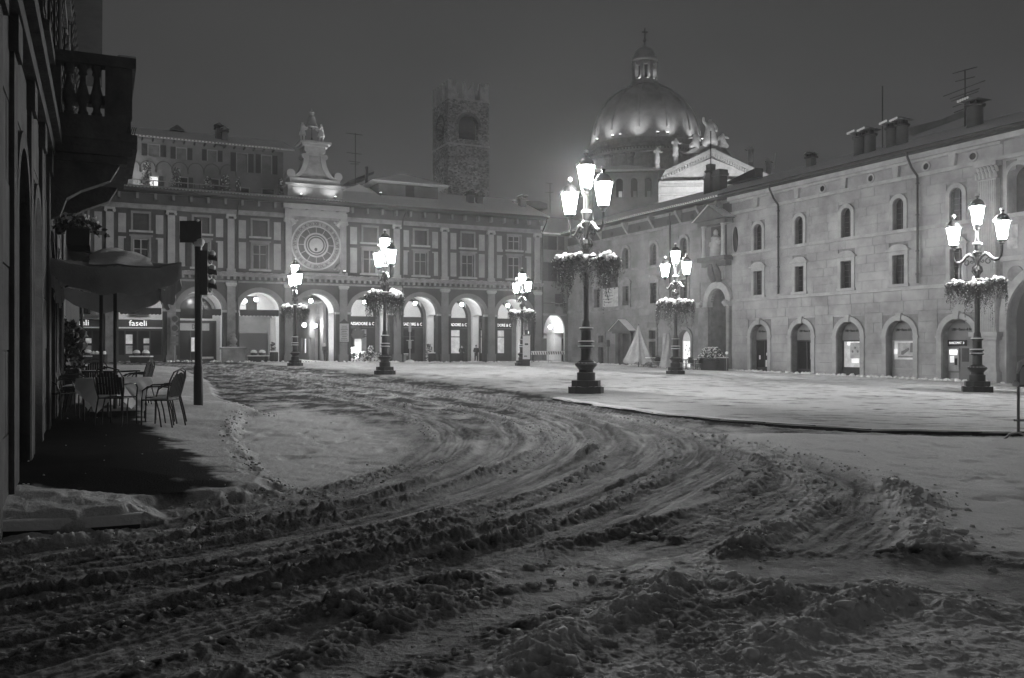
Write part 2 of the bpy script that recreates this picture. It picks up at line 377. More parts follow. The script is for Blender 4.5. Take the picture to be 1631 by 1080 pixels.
RIDGES = [  # (line, height, half width, darkness 0..1: dirty slush plus painted shade)
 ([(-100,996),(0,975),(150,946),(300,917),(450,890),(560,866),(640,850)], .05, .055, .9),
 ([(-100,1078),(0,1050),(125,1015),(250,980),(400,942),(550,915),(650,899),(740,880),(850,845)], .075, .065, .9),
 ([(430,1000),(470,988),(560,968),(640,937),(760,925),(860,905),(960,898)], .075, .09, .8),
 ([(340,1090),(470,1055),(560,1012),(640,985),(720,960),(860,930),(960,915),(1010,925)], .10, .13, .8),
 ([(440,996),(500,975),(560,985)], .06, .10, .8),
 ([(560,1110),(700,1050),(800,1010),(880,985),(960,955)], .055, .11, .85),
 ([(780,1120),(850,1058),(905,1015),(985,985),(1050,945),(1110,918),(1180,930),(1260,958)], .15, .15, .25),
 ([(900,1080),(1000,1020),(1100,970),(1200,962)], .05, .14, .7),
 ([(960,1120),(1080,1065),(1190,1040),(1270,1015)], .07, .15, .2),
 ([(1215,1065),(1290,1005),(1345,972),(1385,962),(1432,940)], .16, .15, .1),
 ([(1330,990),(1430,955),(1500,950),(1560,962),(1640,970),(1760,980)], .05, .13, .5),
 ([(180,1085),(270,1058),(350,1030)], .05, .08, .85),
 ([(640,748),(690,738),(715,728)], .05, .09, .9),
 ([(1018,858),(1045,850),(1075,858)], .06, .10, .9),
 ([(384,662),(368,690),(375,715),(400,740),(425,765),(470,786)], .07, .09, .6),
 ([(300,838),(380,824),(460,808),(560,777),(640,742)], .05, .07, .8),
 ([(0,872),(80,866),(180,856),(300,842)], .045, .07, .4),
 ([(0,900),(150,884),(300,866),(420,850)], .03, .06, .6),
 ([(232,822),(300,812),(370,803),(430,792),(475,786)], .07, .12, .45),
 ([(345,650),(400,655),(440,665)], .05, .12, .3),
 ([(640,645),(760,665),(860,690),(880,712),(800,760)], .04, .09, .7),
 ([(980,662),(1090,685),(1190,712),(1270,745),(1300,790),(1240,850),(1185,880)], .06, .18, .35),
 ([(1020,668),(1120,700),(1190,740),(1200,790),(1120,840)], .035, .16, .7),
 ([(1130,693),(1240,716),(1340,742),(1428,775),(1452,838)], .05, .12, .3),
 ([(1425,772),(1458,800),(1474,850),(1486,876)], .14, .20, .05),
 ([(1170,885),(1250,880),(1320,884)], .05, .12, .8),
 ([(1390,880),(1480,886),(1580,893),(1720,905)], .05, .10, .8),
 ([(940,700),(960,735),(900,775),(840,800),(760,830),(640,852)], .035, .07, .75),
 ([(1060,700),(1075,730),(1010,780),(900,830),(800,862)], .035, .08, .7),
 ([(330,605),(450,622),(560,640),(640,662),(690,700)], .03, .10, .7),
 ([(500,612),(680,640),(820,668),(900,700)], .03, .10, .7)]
def between(a, b, n=60):
    A_, B_ = spline(a), spline(b); q = lambda P: np.stack([np.interp(np.linspace(0, len(P)-1, n), np.arange(len(P)), P[:, i]) for i in (0, 1)], 1)
    return (q(A_)*.5+q(B_)*.5)
def base_z(X):
    X = np.asarray(X, float)
    return np.where(X < -6, 0.012*(-6-X), 0)+np.where(X > 3, -0.018*(X-3), 0)
def ground_eval(X, Y):
    n1 = fbm(X*1.1, Y*1.1, 3, 4); n2 = fbm(X*5, Y*5, 21, 4); n3 = fbm(X*17, Y*17, 33, 3, 0.6)
    lump = 1-np.abs(2*fbm(X*8, Y*8, 57, 3)-1)
    crumb = (1-np.abs(2*vnoise(X*13, Y*13, 401)-1))*0.6+(1-np.abs(2*vnoise(X*29, Y*29, 402)-1))*0.4
    patch = sstep(.46, .60, fbm(X*0.9, Y*0.9, 205, 3))
    pz = soft(X, Y, PIAZZA, 0.07, 0.05, 0.8); pz_far = soft(X, Y, PIAZZA, 0.9, 0.5, 0.5)
    walk = soft(X, Y, WALK, 0.16, 0.22, 2.4); walk_in = soft(X, Y, WALK, 2.0)
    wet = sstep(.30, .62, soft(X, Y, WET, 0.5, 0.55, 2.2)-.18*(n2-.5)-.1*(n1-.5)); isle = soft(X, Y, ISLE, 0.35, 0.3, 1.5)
    field = soft(X, Y, FIELD, 0.3, 0.15, 1.4); low = soft(X, Y, LOWER, 0.3, 0.25, 2)
    z = base_z(X)+0.06*pz+0.12*walk+0.14*sstep(0.5, 1.0, walk_in)*walk
    clean = np.clip(np.maximum.reduce([pz, isle*0.9, field, low*0.95, walk*(1-wet)*0.55]), 0, 1)
    road = 1-np.clip(np.maximum.reduce([pz, walk, field, low*0.8, isle]), 0, 1)
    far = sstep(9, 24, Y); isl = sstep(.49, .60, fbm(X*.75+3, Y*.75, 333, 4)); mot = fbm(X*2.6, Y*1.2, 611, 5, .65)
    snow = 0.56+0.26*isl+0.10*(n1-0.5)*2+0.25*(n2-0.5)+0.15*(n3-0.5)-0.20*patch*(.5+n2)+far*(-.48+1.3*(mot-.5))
    
    z += road*(0.02*(n1-0.5)+0.020*(n2-0.5)+0.010*(n3-0.5)+patch*0.036*(crumb-.45))
    # wheel tracks
    rough = np.ones(X.shape)
    LN = [spline(t) for t in ROAD_T]+[between(ROAD_T[i], ROAD_T[i+1]) for i in (0, 1, 2)]
    for k, pl in enumerate(LN):
        for off, wgt in ((0.0, 1.0),):
            D, S, SD = pdist(X, Y, pl, 1.2)
            D = np.abs(D+0.05*(fbm(S*1.5, D*0, 71+k)-0.5))
            hw = 0.30+0.03*k if k < 6 else .16
            in_ = 1-sstep(hw*0.75, hw*1.05, D)
            tread = 0.5+0.5*np.sin(S*2*PI/0.10+np.abs(D*SD)*22)
            grv = 0.5+0.5*np.cos(D*SD*2*PI/0.075)
            z = z*(1-in_*0.6*road)+in_*road*(base_z(X)*0.6-0.020+(0.007*grv+0.003*tread)*np.clip(n1*2.4-.6, 0, 1)+.012*(n3-.5)+.012*(n2-.5))
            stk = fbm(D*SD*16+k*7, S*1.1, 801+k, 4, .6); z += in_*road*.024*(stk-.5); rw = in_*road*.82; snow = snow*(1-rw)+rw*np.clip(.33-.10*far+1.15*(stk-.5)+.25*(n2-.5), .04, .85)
            shoulder = np.exp(-((D-hw*1.28)/(0.11))**2)*road
            z += shoulder*(0.004+0.075*crumb*np.clip(fbm(S*0.7, SD*3.0, 91+k)*1.8-.5, 0, 1))
            rw = in_*road*.8; sh = np.exp(-((D-hw*1.22)/(0.085))**2)*road*np.clip(fbm(S*0.9, SD*2.0, 191+k)*2.8-.45, 0, .95); snow = snow*(1-sh)+sh*(.10+.25*n3)
    # lumpy ridges
    for k, (pts, hh, hw, dirt_shade) in enumerate(RIDGES):
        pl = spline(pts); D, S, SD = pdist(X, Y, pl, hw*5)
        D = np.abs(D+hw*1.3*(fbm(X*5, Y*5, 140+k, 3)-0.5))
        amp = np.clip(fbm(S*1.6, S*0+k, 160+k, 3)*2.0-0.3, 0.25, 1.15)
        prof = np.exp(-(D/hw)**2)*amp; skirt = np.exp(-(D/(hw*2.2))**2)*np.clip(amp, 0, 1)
        hq = hh*(.52 if dirt_shade > .3 else .48)
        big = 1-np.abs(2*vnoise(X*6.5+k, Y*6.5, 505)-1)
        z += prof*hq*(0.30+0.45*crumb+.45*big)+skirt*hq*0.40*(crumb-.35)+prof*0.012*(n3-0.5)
        tgt = (1.0-1.0*dirt_shade)+0.30*(n2-.5)+0.75*np.clip(crumb-.5, -.3, 1)*(.4+prof)  # dirty slush plus shade painted in; crests painted paler as if lit
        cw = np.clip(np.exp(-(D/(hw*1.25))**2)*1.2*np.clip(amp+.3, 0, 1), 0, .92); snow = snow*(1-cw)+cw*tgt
    # clean snow relief
    z += pz*(0.030*(fbm(X*1.3, Y*1.3, 8)-0.5)+0.01*(n2-0.5)*sstep(0.5, 1, 1-np.clip((Y-18)/14, 0, 1)))
    foot = np.clip(fbm(X*3.1, Y*3.1, 77, 2)-0.60, 0, 1)*3.5
    z -= np.clip(field+isle+low+.8*pz*(1-sstep(30, 45, Y)), 0, 1)*(0.035*foot)
    z += np.clip(field+low+isle, 0, 1)*(0.04*(n1-0.5)+0.018*(n2-0.5)+0.008*(n3-0.5))
    z += low*(0.05*n1+0.035*crumb*n1+0.09*np.clip(fbm(X*3, Y*3, 31, 4)-0.45, 0, 1))+0.04*field
    z += walk*(1-wet)*(0.03*(n2-0.4)+0.012*n3)
    # gutter along the kerb of the square, and dark wet crossing on the right
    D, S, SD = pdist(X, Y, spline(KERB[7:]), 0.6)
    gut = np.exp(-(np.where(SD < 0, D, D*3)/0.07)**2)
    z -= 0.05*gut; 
    CR = spline([(860,905),(1000,898),(1200,905),(1400,915),(1640,935),(1900,955)])
    D, S, SD = pdist(X, Y, CR, 1.2); cr = (1-sstep(0.25, 0.75, D))*(1-low)*(1-field)
    z = z*(1-0.8*cr)+0.8*cr*(base_z(X)-0.02+0.012*(n2-0.5)+0.008*n3); snow = snow*(1-cr)+cr*(0.34+0.35*(n2-0.45)+0.15*(n3-.5))
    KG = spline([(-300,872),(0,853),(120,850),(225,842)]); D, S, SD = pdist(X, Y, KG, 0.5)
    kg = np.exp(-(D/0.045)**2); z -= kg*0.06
    snow = np.clip(snow, 0.02, 0.92)
    snow = snow*(1-clean)+clean*np.clip(0.95+0.10*(n1-0.5)-0.25*np.clip(n2-0.6, 0, 1)-.22*pz, 0, 1)
    streak = np.clip(fbm(X*1.2, Y*4.5, 15, 4)-0.56, 0, 1)*3
    near = 1-.7*sstep(25, 80, Y)
    snow = snow-pz*streak*0.8*near
    # dirty edge of the square towards the road
    snow = snow-pz*(1-pz_far)*0.5*(0.4+n2)*sstep(24, 34, Y)
    strip = soft(X, Y, [(-300,866),(0,814),(120,810),(224,812),(226,840),(120,849),(0,853),(-300,872)], 0.1, 0.05, 2)
    z += strip*walk*(.03*n2+.02); snow = np.maximum(snow, strip*.92*walk)
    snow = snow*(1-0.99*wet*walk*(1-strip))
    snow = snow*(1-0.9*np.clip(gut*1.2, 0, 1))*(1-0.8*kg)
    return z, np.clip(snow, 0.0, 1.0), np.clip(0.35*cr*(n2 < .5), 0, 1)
def gz(x, y):
    z, _, _ = ground_eval(np.array([float(x)]), np.array([float(y)])); return float(z[0])
def make_ground():
    mid = np.linspace(-0.64, 0.64, 1020); out = 0.64+(np.linspace(0, 1, 26)[1:]**2)*0.5
    A = np.concatenate([-out[::-1], mid, out])
    iv = np.linspace(1/3.4, 1/104.0, 620); Yr = 1/iv
    Yr = np.concatenate([[0.6, 1.2, 1.9, 2.6, 3.0], Yr, [115, 135, 165, 205, 255]])
    AA, YY = np.meshgrid(A, Yr); X = (AA*YY).ravel(); Y = YY.ravel()
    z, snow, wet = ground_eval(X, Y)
    far = Y > 103; z[far] = base_z(np.clip(X[far], -60, 60))-0.02; snow[far] = 0.8
    nv, nc = len(Yr), len(A)
    co = np.stack([X, Y, z], 1)
    i = np.arange(nv-1)[:, None]*nc+np.arange(nc-1)[None, :]
    fc = np.stack([i, i+1, i+nc+1, i+nc], -1).reshape(-1, 4)
    # ground behind the camera
    k = len(co); co = np.concatenate([co, [[-125, -10, 0], [125, -10, 0], [1.7, 0.6, 0], [-1.7, 0.6, 0]]]); fc = np.concatenate([fc, [[k, k+1, k+2, k+3]]])
    me = bpy.data.meshes.new('ground'); me.vertices.add(len(co)); me.vertices.foreach_set('co', co.ravel())
    me.loops.add(fc.size); me.loops.foreach_set('vertex_index', fc.ravel().astype(np.int32))
    me.polygons.add(len(fc)); me.polygons.foreach_set('loop_start', np.arange(0, fc.size, 4, dtype=np.int32))
    me.polygons.foreach_set('use_smooth', np.ones(len(fc), bool)); me.update(calc_edges=True)
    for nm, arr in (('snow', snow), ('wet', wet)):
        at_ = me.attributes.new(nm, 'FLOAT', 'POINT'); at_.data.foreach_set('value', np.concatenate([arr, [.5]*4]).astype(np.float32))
    m = bpy.data.materials.new('snow_and_slush'); m.use_nodes = True; n = m.node_tree.nodes; l = m.node_tree.links; b = n['Principled BSDF']
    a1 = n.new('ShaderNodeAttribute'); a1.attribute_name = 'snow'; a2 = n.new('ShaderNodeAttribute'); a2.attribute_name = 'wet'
    tc = n.new('ShaderNodeTexCoord'); no = n.new('ShaderNodeTexNoise'); no.inputs['Scale'].default_value = 26; no.inputs['Detail'].default_value = 6; no.inputs['Roughness'].default_value = .7
    l.new(tc.outputs['Object'], no.inputs['Vector'])
    ad = n.new('ShaderNodeMath'); ad.operation = 'MULTIPLY_ADD'; ad.inputs[1].default_value = 0.42
    sb = n.new('ShaderNodeMath'); sb.operation = 'SUBTRACT'; sb.inputs[1].default_value = 0.5; l.new(no.outputs['Fac'], sb.inputs[0])
    # grain only where slush is dirty
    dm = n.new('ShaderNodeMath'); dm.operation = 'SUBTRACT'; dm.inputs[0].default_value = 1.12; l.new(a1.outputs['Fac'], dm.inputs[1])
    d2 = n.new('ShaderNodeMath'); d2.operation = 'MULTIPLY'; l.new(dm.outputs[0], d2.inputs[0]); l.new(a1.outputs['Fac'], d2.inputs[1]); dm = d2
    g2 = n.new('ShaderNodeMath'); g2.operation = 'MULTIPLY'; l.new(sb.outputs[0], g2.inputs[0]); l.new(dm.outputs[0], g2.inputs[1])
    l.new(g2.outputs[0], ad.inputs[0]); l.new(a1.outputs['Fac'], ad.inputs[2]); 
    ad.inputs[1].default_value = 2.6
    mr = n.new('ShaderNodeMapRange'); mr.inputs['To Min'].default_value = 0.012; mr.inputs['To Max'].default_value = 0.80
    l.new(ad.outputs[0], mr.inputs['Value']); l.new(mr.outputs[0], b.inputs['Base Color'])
    rr = n.new('ShaderNodeMapRange'); rr.inputs['To Min'].default_value = 0.72; rr.inputs['To Max'].default_value = 0.34
    l.new(a2.outputs['Fac'], rr.inputs['Value']); l.new(rr.outputs[0], b.inputs['Roughness']); b.inputs['Specular IOR Level'].default_value = 0.35
    sm = n.new('ShaderNodeMath'); sm.operation = 'MULTIPLY_ADD'; sm.inputs[1].default_value = .32; sm.inputs[2].default_value = .004; l.new(a1.outputs['Fac'], sm.inputs[0])
    s2 = n.new('ShaderNodeMath'); s2.operation = 'MULTIPLY_ADD'; s2.inputs[1].default_value = .30; l.new(a2.outputs['Fac'], s2.inputs[0]); l.new(sm.outputs[0], s2.inputs[2]); l.new(s2.outputs[0], b.inputs['Specular IOR Level'])
    nb = n.new('ShaderNodeTexNoise'); nb.inputs['Scale'].default_value = 38; nb.inputs['Detail'].default_value = 6; nb.inputs['Roughness'].default_value = 0.65
    l.new(tc.outputs['Object'], nb.inputs['Vector'])
    bp = n.new('ShaderNodeBump'); bp.inputs['Strength'].default_value = 0.55; bp.inputs['Distance'].default_value = 0.03
    l.new(nb.outputs['Fac'], bp.inputs['Height']); l.new(bp.outputs[0], b.inputs['Normal'])
    me.materials.append(m)
    o = bpy.data.objects.new('ground', me); COL.objects.link(o); tag(o, 'snow covered square and slushy road with curving wheel ruts', kind='structure')
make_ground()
def ico(sub):
    bm = bmesh.new(); bmesh.ops.create_icosphere(bm, subdivisions=sub, radius=1)
    v = np.array([p.co[:] for p in bm.verts]); f = np.array([[q.index for q in t.verts] for t in bm.faces]); bm.free(); return v, f
def make_clumps(name, label, mt, lo, hi, loose, seed, dens, big):
    iv, if_ = ico(2); V, F = [], []; rng = np.random.default_rng(seed); P = []
    for pts, hh, hw, dirt_shade in RIDGES:
        if not lo <= dirt_shade < hi: continue
        pl = spline(pts); seg = np.hypot(*np.diff(pl, axis=0).T); cs = np.concatenate([[0], np.cumsum(seg)])
        n = int(min(cs[-1]*(dens if cs[-1] < 25 else dens*.5), 420))
        for _ in range(n):
            s = rng.uniform(0, cs[-1]); i = min(np.searchsorted(cs, s)-1, len(seg)-1); i = max(i, 0)
            p = pl[i]+(pl[i+1]-pl[i])*((s-cs[i])/max(seg[i], 1e-6)); q = rng.normal(0, hw*1.15, 2)
            r = rng.choice([rng.uniform(.007, .018), rng.uniform(.015, .04)], p=[.8-big, .2+big])*(0.6+hh*5)
            if p[1] > 3.2 and p[1] < 30: P.append((p[0]+q[0], p[1]+q[1], r))
    for _ in range(loose):
        px, py = rng.uniform(-50, 1700), 600+500*rng.uniform(0, 1)**1.3
        x, y = gpt(px, py); P.append((x, y, rng.uniform(.004, .013)))
    P = np.array(P); z, snow, wet = ground_eval(P[:, 0], P[:, 1])
    for (x, y, r), zz, sn in zip(P, z, snow):
        w = rng.normal(0, 2.2, (3, 3)); j = 1+(.20*np.sin(iv@w[0]+1)+.16*np.sin(iv@w[1]*1.7)+.10*np.sin(iv@w[2]*3))[:, None]; s = rng.uniform(.7, 1.3, 3)*np.array([1, 1, .75])
        V.append(iv*j*s*r+np.array([x, y, zz+r*0.08])); F.append(if_+len(iv)*(len(V)-1))
    V = np.concatenate(V); F = np.concatenate(F)
    me = bpy.data.meshes.new(name); me.from_pydata(V.tolist(), [], F.tolist()); me.polygons.foreach_set('use_smooth', [True]*len(me.polygons))
    me.materials.append(M(mt))
    o = bpy.data.objects.new(name, me); COL.objects.link(o); tag(o, label, 'snow', kind='stuff')
mat('slush', 0.62, 0.7, 0.3, 5, 0.6, 40)
make_clumps('slush_clumps', 'lumps of dirty slush thrown up along the ruts', 'slush', .45, 2, 400, 4, 16, 0)
make_clumps('snow_clumps', 'lumps of clean snow on the banks at the right and lower right', 'snow', -1, .45, 0, 5, 20, 0)
def kerb_line(pts, name, lb, h, w, gap=.012, step=1.0, lip_h=.035):
    pl = spline(pts, 30); seg = np.hypot(*np.diff(pl, axis=0).T); cs = np.concatenate([[0], np.cumsum(seg)])
    root = thing(name, None, None); root['kind'] = 'structure'; root['label'] = lb
    me = MB().box(0, 1, 0, 1, 0, 1).mesh('kerb_stone', 'kerb_stone'); ms = MB()
    n = int(cs[-1]/step); P = [np.array([np.interp(k*cs[-1]/n, cs, pl[:, 0]), np.interp(k*cs[-1]/n, cs, pl[:, 1])]) for k in range(n+1)]
    for k in range(n):
        a, b = P[k], P[k+1]; d = b-a; L = float(np.hypot(*d)); z = float(base_z(a[0]))
        o = link('kerb_stone', me, root, (a[0], a[1], z-.1), math.atan2(d[1], d[0])); o.scale = (L-gap, w, .1+h+random.uniform(-.014, .010))
    # rounded snow lip on top of the stones
    def lip(u, v):
        i = u*n; k = min(int(i), n-1); p = P[k]+(P[k+1]-P[k])*(i-k); d = P[k+1]-P[k]; d = d/np.hypot(*d); nrm = np.array([-d[1], d[0]])
        t = v*(w+.25)-.02+.05*math.sin(u*n*4.1)*(1-v)*math.sin(u*n*1.3+1)*math.sin(u*n*.37); q = p+nrm*t; e = min(1, v*5)
        return (q[0], q[1], float(base_z(q[0]))+h-.012+lip_h*math.sqrt(e)*(1-.35*v)+.014*math.sin(u*n*3.3)*math.sin(u*n*.7))
    MB().grid(lip, n*5, 8).build('kerb_snow', 'snow', root, smooth=True)
kerb_line([(880,637),(925,645),(1000,656),(1100,667),(1250,677),(1400,683.5),(1631,684.5),(2000,684.5)], 'kerb', 'dark kerb edge of the raised square with a lip of snow', .062, .14)
kerb_line([(-300,872),(0,853),(120,850),(225,842)], 'kerb', 'dark pavement kerb at the lower left under a lip of snow', .055, .14, lip_h=.085)
# ================================================================ ARCADED BUILDING (facing side of the square)
def ztop(px, py, d=0.0, F=LF): return F.z(px, py, d)
def sb(mb, F, x0, x1, y0, y1, d0, d1):
    """box given by the picture's edges on a front, real depth d0..d1"""
    return mb.box(F.s(x0), F.s(x1), d0, d1, F.z((x0+x1)/2, y1), F.z((x0+x1)/2, y0))
PIL = [77, 175, 273, 368, 459.5, 546.6, 632, 708, 782, 856]
PS = [LF.s(p) for p in PIL]; S0, S1 = PS[0]-4, LF.s(862)
ZSPR, ZARC, ZCOR, ZUP, ZFR, ZEAV = 4.95, 6.65, 8.0, 8.4, 13.65, 15.05
A = LF.thing('arcade_building', 'long dark plastered building with an arcade of round arches and snowy roof', 'building')
bays = [((a+b)/2, b-a) for a, b in zip(PS, PS[1:])]
holes = []
for c, w in bays:
    r = w*0.36; holes.append((c, r))
outer = rect(S0, S1, -0.6, ZCOR)
wallm = MB().wall(outer, [arch(c-r, c+r, -0.3, ZSPR, 16, ZARC-ZSPR) for c, r in holes], 0.0, 0.75)
aw = wallm.build('arcade_wall', 'plaster_dark', A)
for c, r in holes:
    ring(MB(), c, ZSPR, r+0.003, r+0.42, -0.05, 0.1, 18, ZARC-ZSPR+0.003, ZARC-ZSPR+0.42).build('arch_moulding', 'plaster_pale', A)
    for sgn in (-1, 1):
        m = MB(); x = c+sgn*(r+0.2)
        m.box(x-0.24, x+0.2 if sgn > 0 else x+0.24, -0.07, 0.3, ZSPR-0.22, ZSPR-0.004); m.build('impost', 'stone', A)
for i, p in enumerate(PS):
    m = MB(); m.box(p-0.36, p+0.36, -0.22, 0.1, -0.5, 7.1); m.box(p-0.44, p+0.44, -0.3, 0.1, -0.5, 0.9)
    m.build('pier', 'stone_worn' if i < 4 else 'plaster_pale', A)
    m = MB(); m.box(p-0.42, p+0.42, -0.28, 0.1, 7.1, 7.22); m.box(p-0.5, p+0.5, -0.36, 0.1, 7.22, 7.42); m.build('capital', 'stone', A)
# frieze and cornice over the arcade
m = MB(); m.box(S0, S1, -0.12, 0.1, 7.45, 7.62); m.box(S0, S1, -0.45, 0.3, ZCOR, ZCOR+0.16); m.box(S0, S1, -0.62, 0.3, ZCOR+0.16, ZCOR+0.34)
m.build('cornice', 'stone_worn', A)
m = MB()
for k in range(int((S1-S0)/0.55)): m.box(S0+k*0.55+.1, S0+k*0.55+.32, -0.4, 0.05, ZCOR-0.28, ZCOR-0.003)
tag(m.build('cornice_brackets', 'stone_worn', A), kind='stuff')
m = MB(); m.grid(lambda u, v: (S0+(S1-S0)*u, -0.6+0.6*v, ZCOR+0.345+0.06*v+0.02*math.sin(u*300)), 160, 2); m.build('cornice_snow', 'snow', A)
# upper wall with two rows of windows
W_UP, W_LO = (11.75, 13.2), (8.75, 11.0)
uh = []
for i, (c, w) in enumerate(bays):
    if i == 4: continue
    uh += [rect(c-.13*w, c+.13*w, *W_UP), rect(c-.13*w, c+.13*w, *W_LO)]
MB().wall(rect(S0, S1, ZCOR+0.34, ZEAV-0.1), uh, 0.12, 0.3).build('upper_wall', 'plaster_dark', A)
MB().box(S0, S1, 0.45, 0.5, ZCOR, ZEAV).build('inner_wall', 'shop_dark', A)
def shutter_leaf(x0, x1, z0, z1, y, parent, m='shutter'):
    b = MB(); b.box(x0, x1, y, y+0.04, z0, z1)
    n = max(3, int((z1-z0)/0.22))
    for k in range(n):
        zz = z0+(z1-z0)*(k+0.5)/n; b.box(x0+0.06, x1-0.06, y-0.02, y-0.001, zz-0.05, zz+0.04)
    return b.build('shutter', m, parent)
for i, (c, w) in enumerate(bays):
    if i == 4: continue
    q = .13*w
    for row, (z0, z1) in enumerate((W_UP, W_LO)):
        f = MB(); t = 0.17
        f.box(c-q-t, c-q, 0.02, 0.2, z0-0.02, z1); f.box(c+q, c+q+t, 0.02, 0.2, z0-0.02, z1); f.box(c-q-t, c+q+t, 0.02, 0.2, z1, z1+0.2)
        if row: f.box(c-q-.3, c+q+.3, -0.12, 0.2, z1+0.2, z1+0.34)
        fo = f.build('window', 'plaster_pale', A)
        MB().box(c-q-.32, c+q+.32, -0.1, 0.2, z0-0.18, z0-0.02).build('sill', 'stone', fo)
        if row == 0 and i not in (8,):
            shutter_leaf(c-(q-.02), c-0.01, z0, z1, 0.2, fo); shutter_leaf(c+0.01, c+(q-.02), z0, z1, 0.2, fo)
        else:
            MB().box(c-(q-.01), c+(q-.01), 0.3, 0.33, z0, z1).build('pane', 'glass_dark', fo)
            g = MB(); g.box(c-0.05, c+0.05, 0.22, 0.29, z0, z1)
            for zz in (z0, (z0*0.4+z1*0.6), z1-0.06): g.box(c-(q-.01), c+(q-.01), 0.23, 0.28, zz, zz+0.07)
            for sx in (-1, 1): g.box(c+sx*(q-.06)-0.05, c+sx*(q-.06)+0.05, 0.22, 0.29, z0, z1)
            g.build('sash', 'plaster_panel' if i in (1, 8) else 'stone_worn', fo)
            if i in (1, 2, 6, 8):
                shutter_leaf(c-q-.72, c-q-.18, z0, z1, 0.0, fo); shutter_leaf(c+q+.18, c+q+.72, z0, z1, 0.0, fo)
    for sx in (-1, 1):
        x = c+sx*.305*w; pw = .062*w
        for z0, z1 in ((8.75, 11.15), (11.5, 13.15)):
            MB().box(x-pw, x+pw, 0.06, 0.15, z0, z1).build('plaster_panel', 'plaster_panel', A)
for i, p in enumerate(PS):
    m = MB(); m.box(p-0.3, p+0.3, -0.08, 0.15, ZUP, 13.2); m.box(p-0.4, p+0.4, -0.16, 0.15, ZUP, ZUP+0.3); m.build('pilaster', 'plaster_panel', A)
    m = MB(); m.box(p-0.42, p+0.42, -0.18, 0.15, 13.42, 13.6)
    for sx in (-1, 1): m.lathe([(0.13, -0.1), (0.13, 0.1)], 10, (0, 0, 0)) if False else m.prism([(p+sx*0.34+0.13*math.cos(k*PI/5), 13.32+0.13*math.sin(k*PI/5)) for k in range(10)], -0.2, 0.1)
    m.build('capital', 'stone', A)
m = MB(); m.box(S0, S1, -0.1, 0.15, 13.62, 13.9); m.box(S0, S1, -0.18, 0.15, 13.9, 14.02); m.build('entablature', 'stone_worn', A)
m = MB(); k = 0; s = S0+0.5
while s < S1:
    MB().box(s, s+0.2, -0.42, 0.11, 14.45, 14.95).build('eave_bracket', 'plaster_mid', A); s += 1.46
# eave and roof
sL, sC0, sC1 = S0, LF.s(457), LF.s(548)
MB().box(S0, S1+0.3, -1.15, 0.4, ZEAV, ZEAV+0.14).build('eave', 'wood_dark', A)
def roof_slab(x0, x1, d0, d1, z0, z1, parent, name='roof', mt='snow', th=0.12):
    return MB().prism_x([(d0, z0), (d1, z1), (d1, z1+th), (d0, z0+th)], x0, x1).build(name, mt, parent)
roof_slab(sC1-0.2, S1+0.4, -1.25, 6.5, ZEAV+0.15, ZEAV+0.15+2.9, A, mt='roof_snow' if 'roof_snow' in MATS else 'snow')
roof_slab(S0, sC1-0.2, -1.25, 0.6, ZEAV+0.15, ZEAV+0.6, A)
MB().box(S0, sC1-0.2, 0.6, 12, ZEAV+0.2, ZEAV+0.3).build('terrace', 'snow', A)
MB().prism_x([(6.5, ZEAV), (12, ZEAV), (12, ZEAV+0.8), (6.5, ZEAV+3.0)], sC1-0.2, S1+0.4).build('rear_roof', 'tile', A)
m = MB()
for k in range(int((S1-S0)/0.28)):
    x = S0+k*0.28; m.prism([(x+0.07*math.cos(a*PI/4), ZEAV+0.2+0.09*math.sin(a*PI/4)) for a in range(5)], -1.3, -1.05)
tag(m.build('eave_tiles', 'tile', A), kind='stuff')
MB().tube([(S0, -1.33, ZEAV+0.12), (S1, -1.33, ZEAV+0.12)], 0.085, 8).build('gutter', 'dark_metal', A)
for px in (368.5, 632, 862):
    x = LF.s(px)+0.5*(px < 800); m = MB(); m.tube([(x, -1.3, ZEAV), (x, -1.2, ZEAV-0.4), (x, -0.32, ZEAV-1.2), (x, -0.32, 2.6)], 0.075, 8); m.build('downpipe', 'dark_metal', A)
# inside of the arcade: ceiling vaults, back wall, shopfronts
D_IN = 4.4
for i, (c, w) in enumerate(bays):
    r = w/2-0.35; n = 14; b = MB()
    pr = [(c-r*math.cos(PI*k/n), ZSPR+(ZARC-ZSPR+0.25)*math.sin(PI*k/n)) for k in range(n+1)]
    b.add([(a, 0.75, z) for a, z in pr]+[(a, D_IN, z) for a, z in pr], [(k, k+1, n+2+k, n+1+k) for k in range(n)])
    b.build('vault', 'vault_white', A, smooth=True)
for i, p in enumerate(PS):
    b = MB(); b.prism_x([(0.75, 0.0), (1.1, 0.0), (1.1, 4.6)]+[(2.55-1.45*math.cos(PI*k/8), 4.6+1.3*math.sin(PI*k/8)) for k in range(9)]+[(4.0, 0), (D_IN, 0), (D_IN, 6.9), (0.75, 6.9)], p-0.36, p+0.36)
    b.build('cross_arch', 'vault_white', A)
for i, (c, w) in enumerate(bays):
    if i == 4: continue
    MB().box(c-w/2, c+w/2, D_IN+0.35, D_IN+0.5, -0.4, 7.0).build('back_wall', 'vault_white' if i in (0, 1, 2, 3) else 'plaster_pale', A)
def light_globe(F, s, d, z, label, group, mt='arcade_glow', r=0.17, rod=0.5):
    t = F.thing('ceiling_lamp', label, 'lamp', s, d, z, group)
    MB().blob((0, 0, 0), r, 10, 8).build('globe', mt, t, smooth=True)
    b = MB(); b.tube([(0, 0, r), (0, 0, rod)], 0.02, 6); b.lathe([(0.02, r*1.5), (r*0.9, r*0.85), (r*0.5, r*0.8)], 10); b.build('lamp_rod', 'dark_metal', t)
    return t
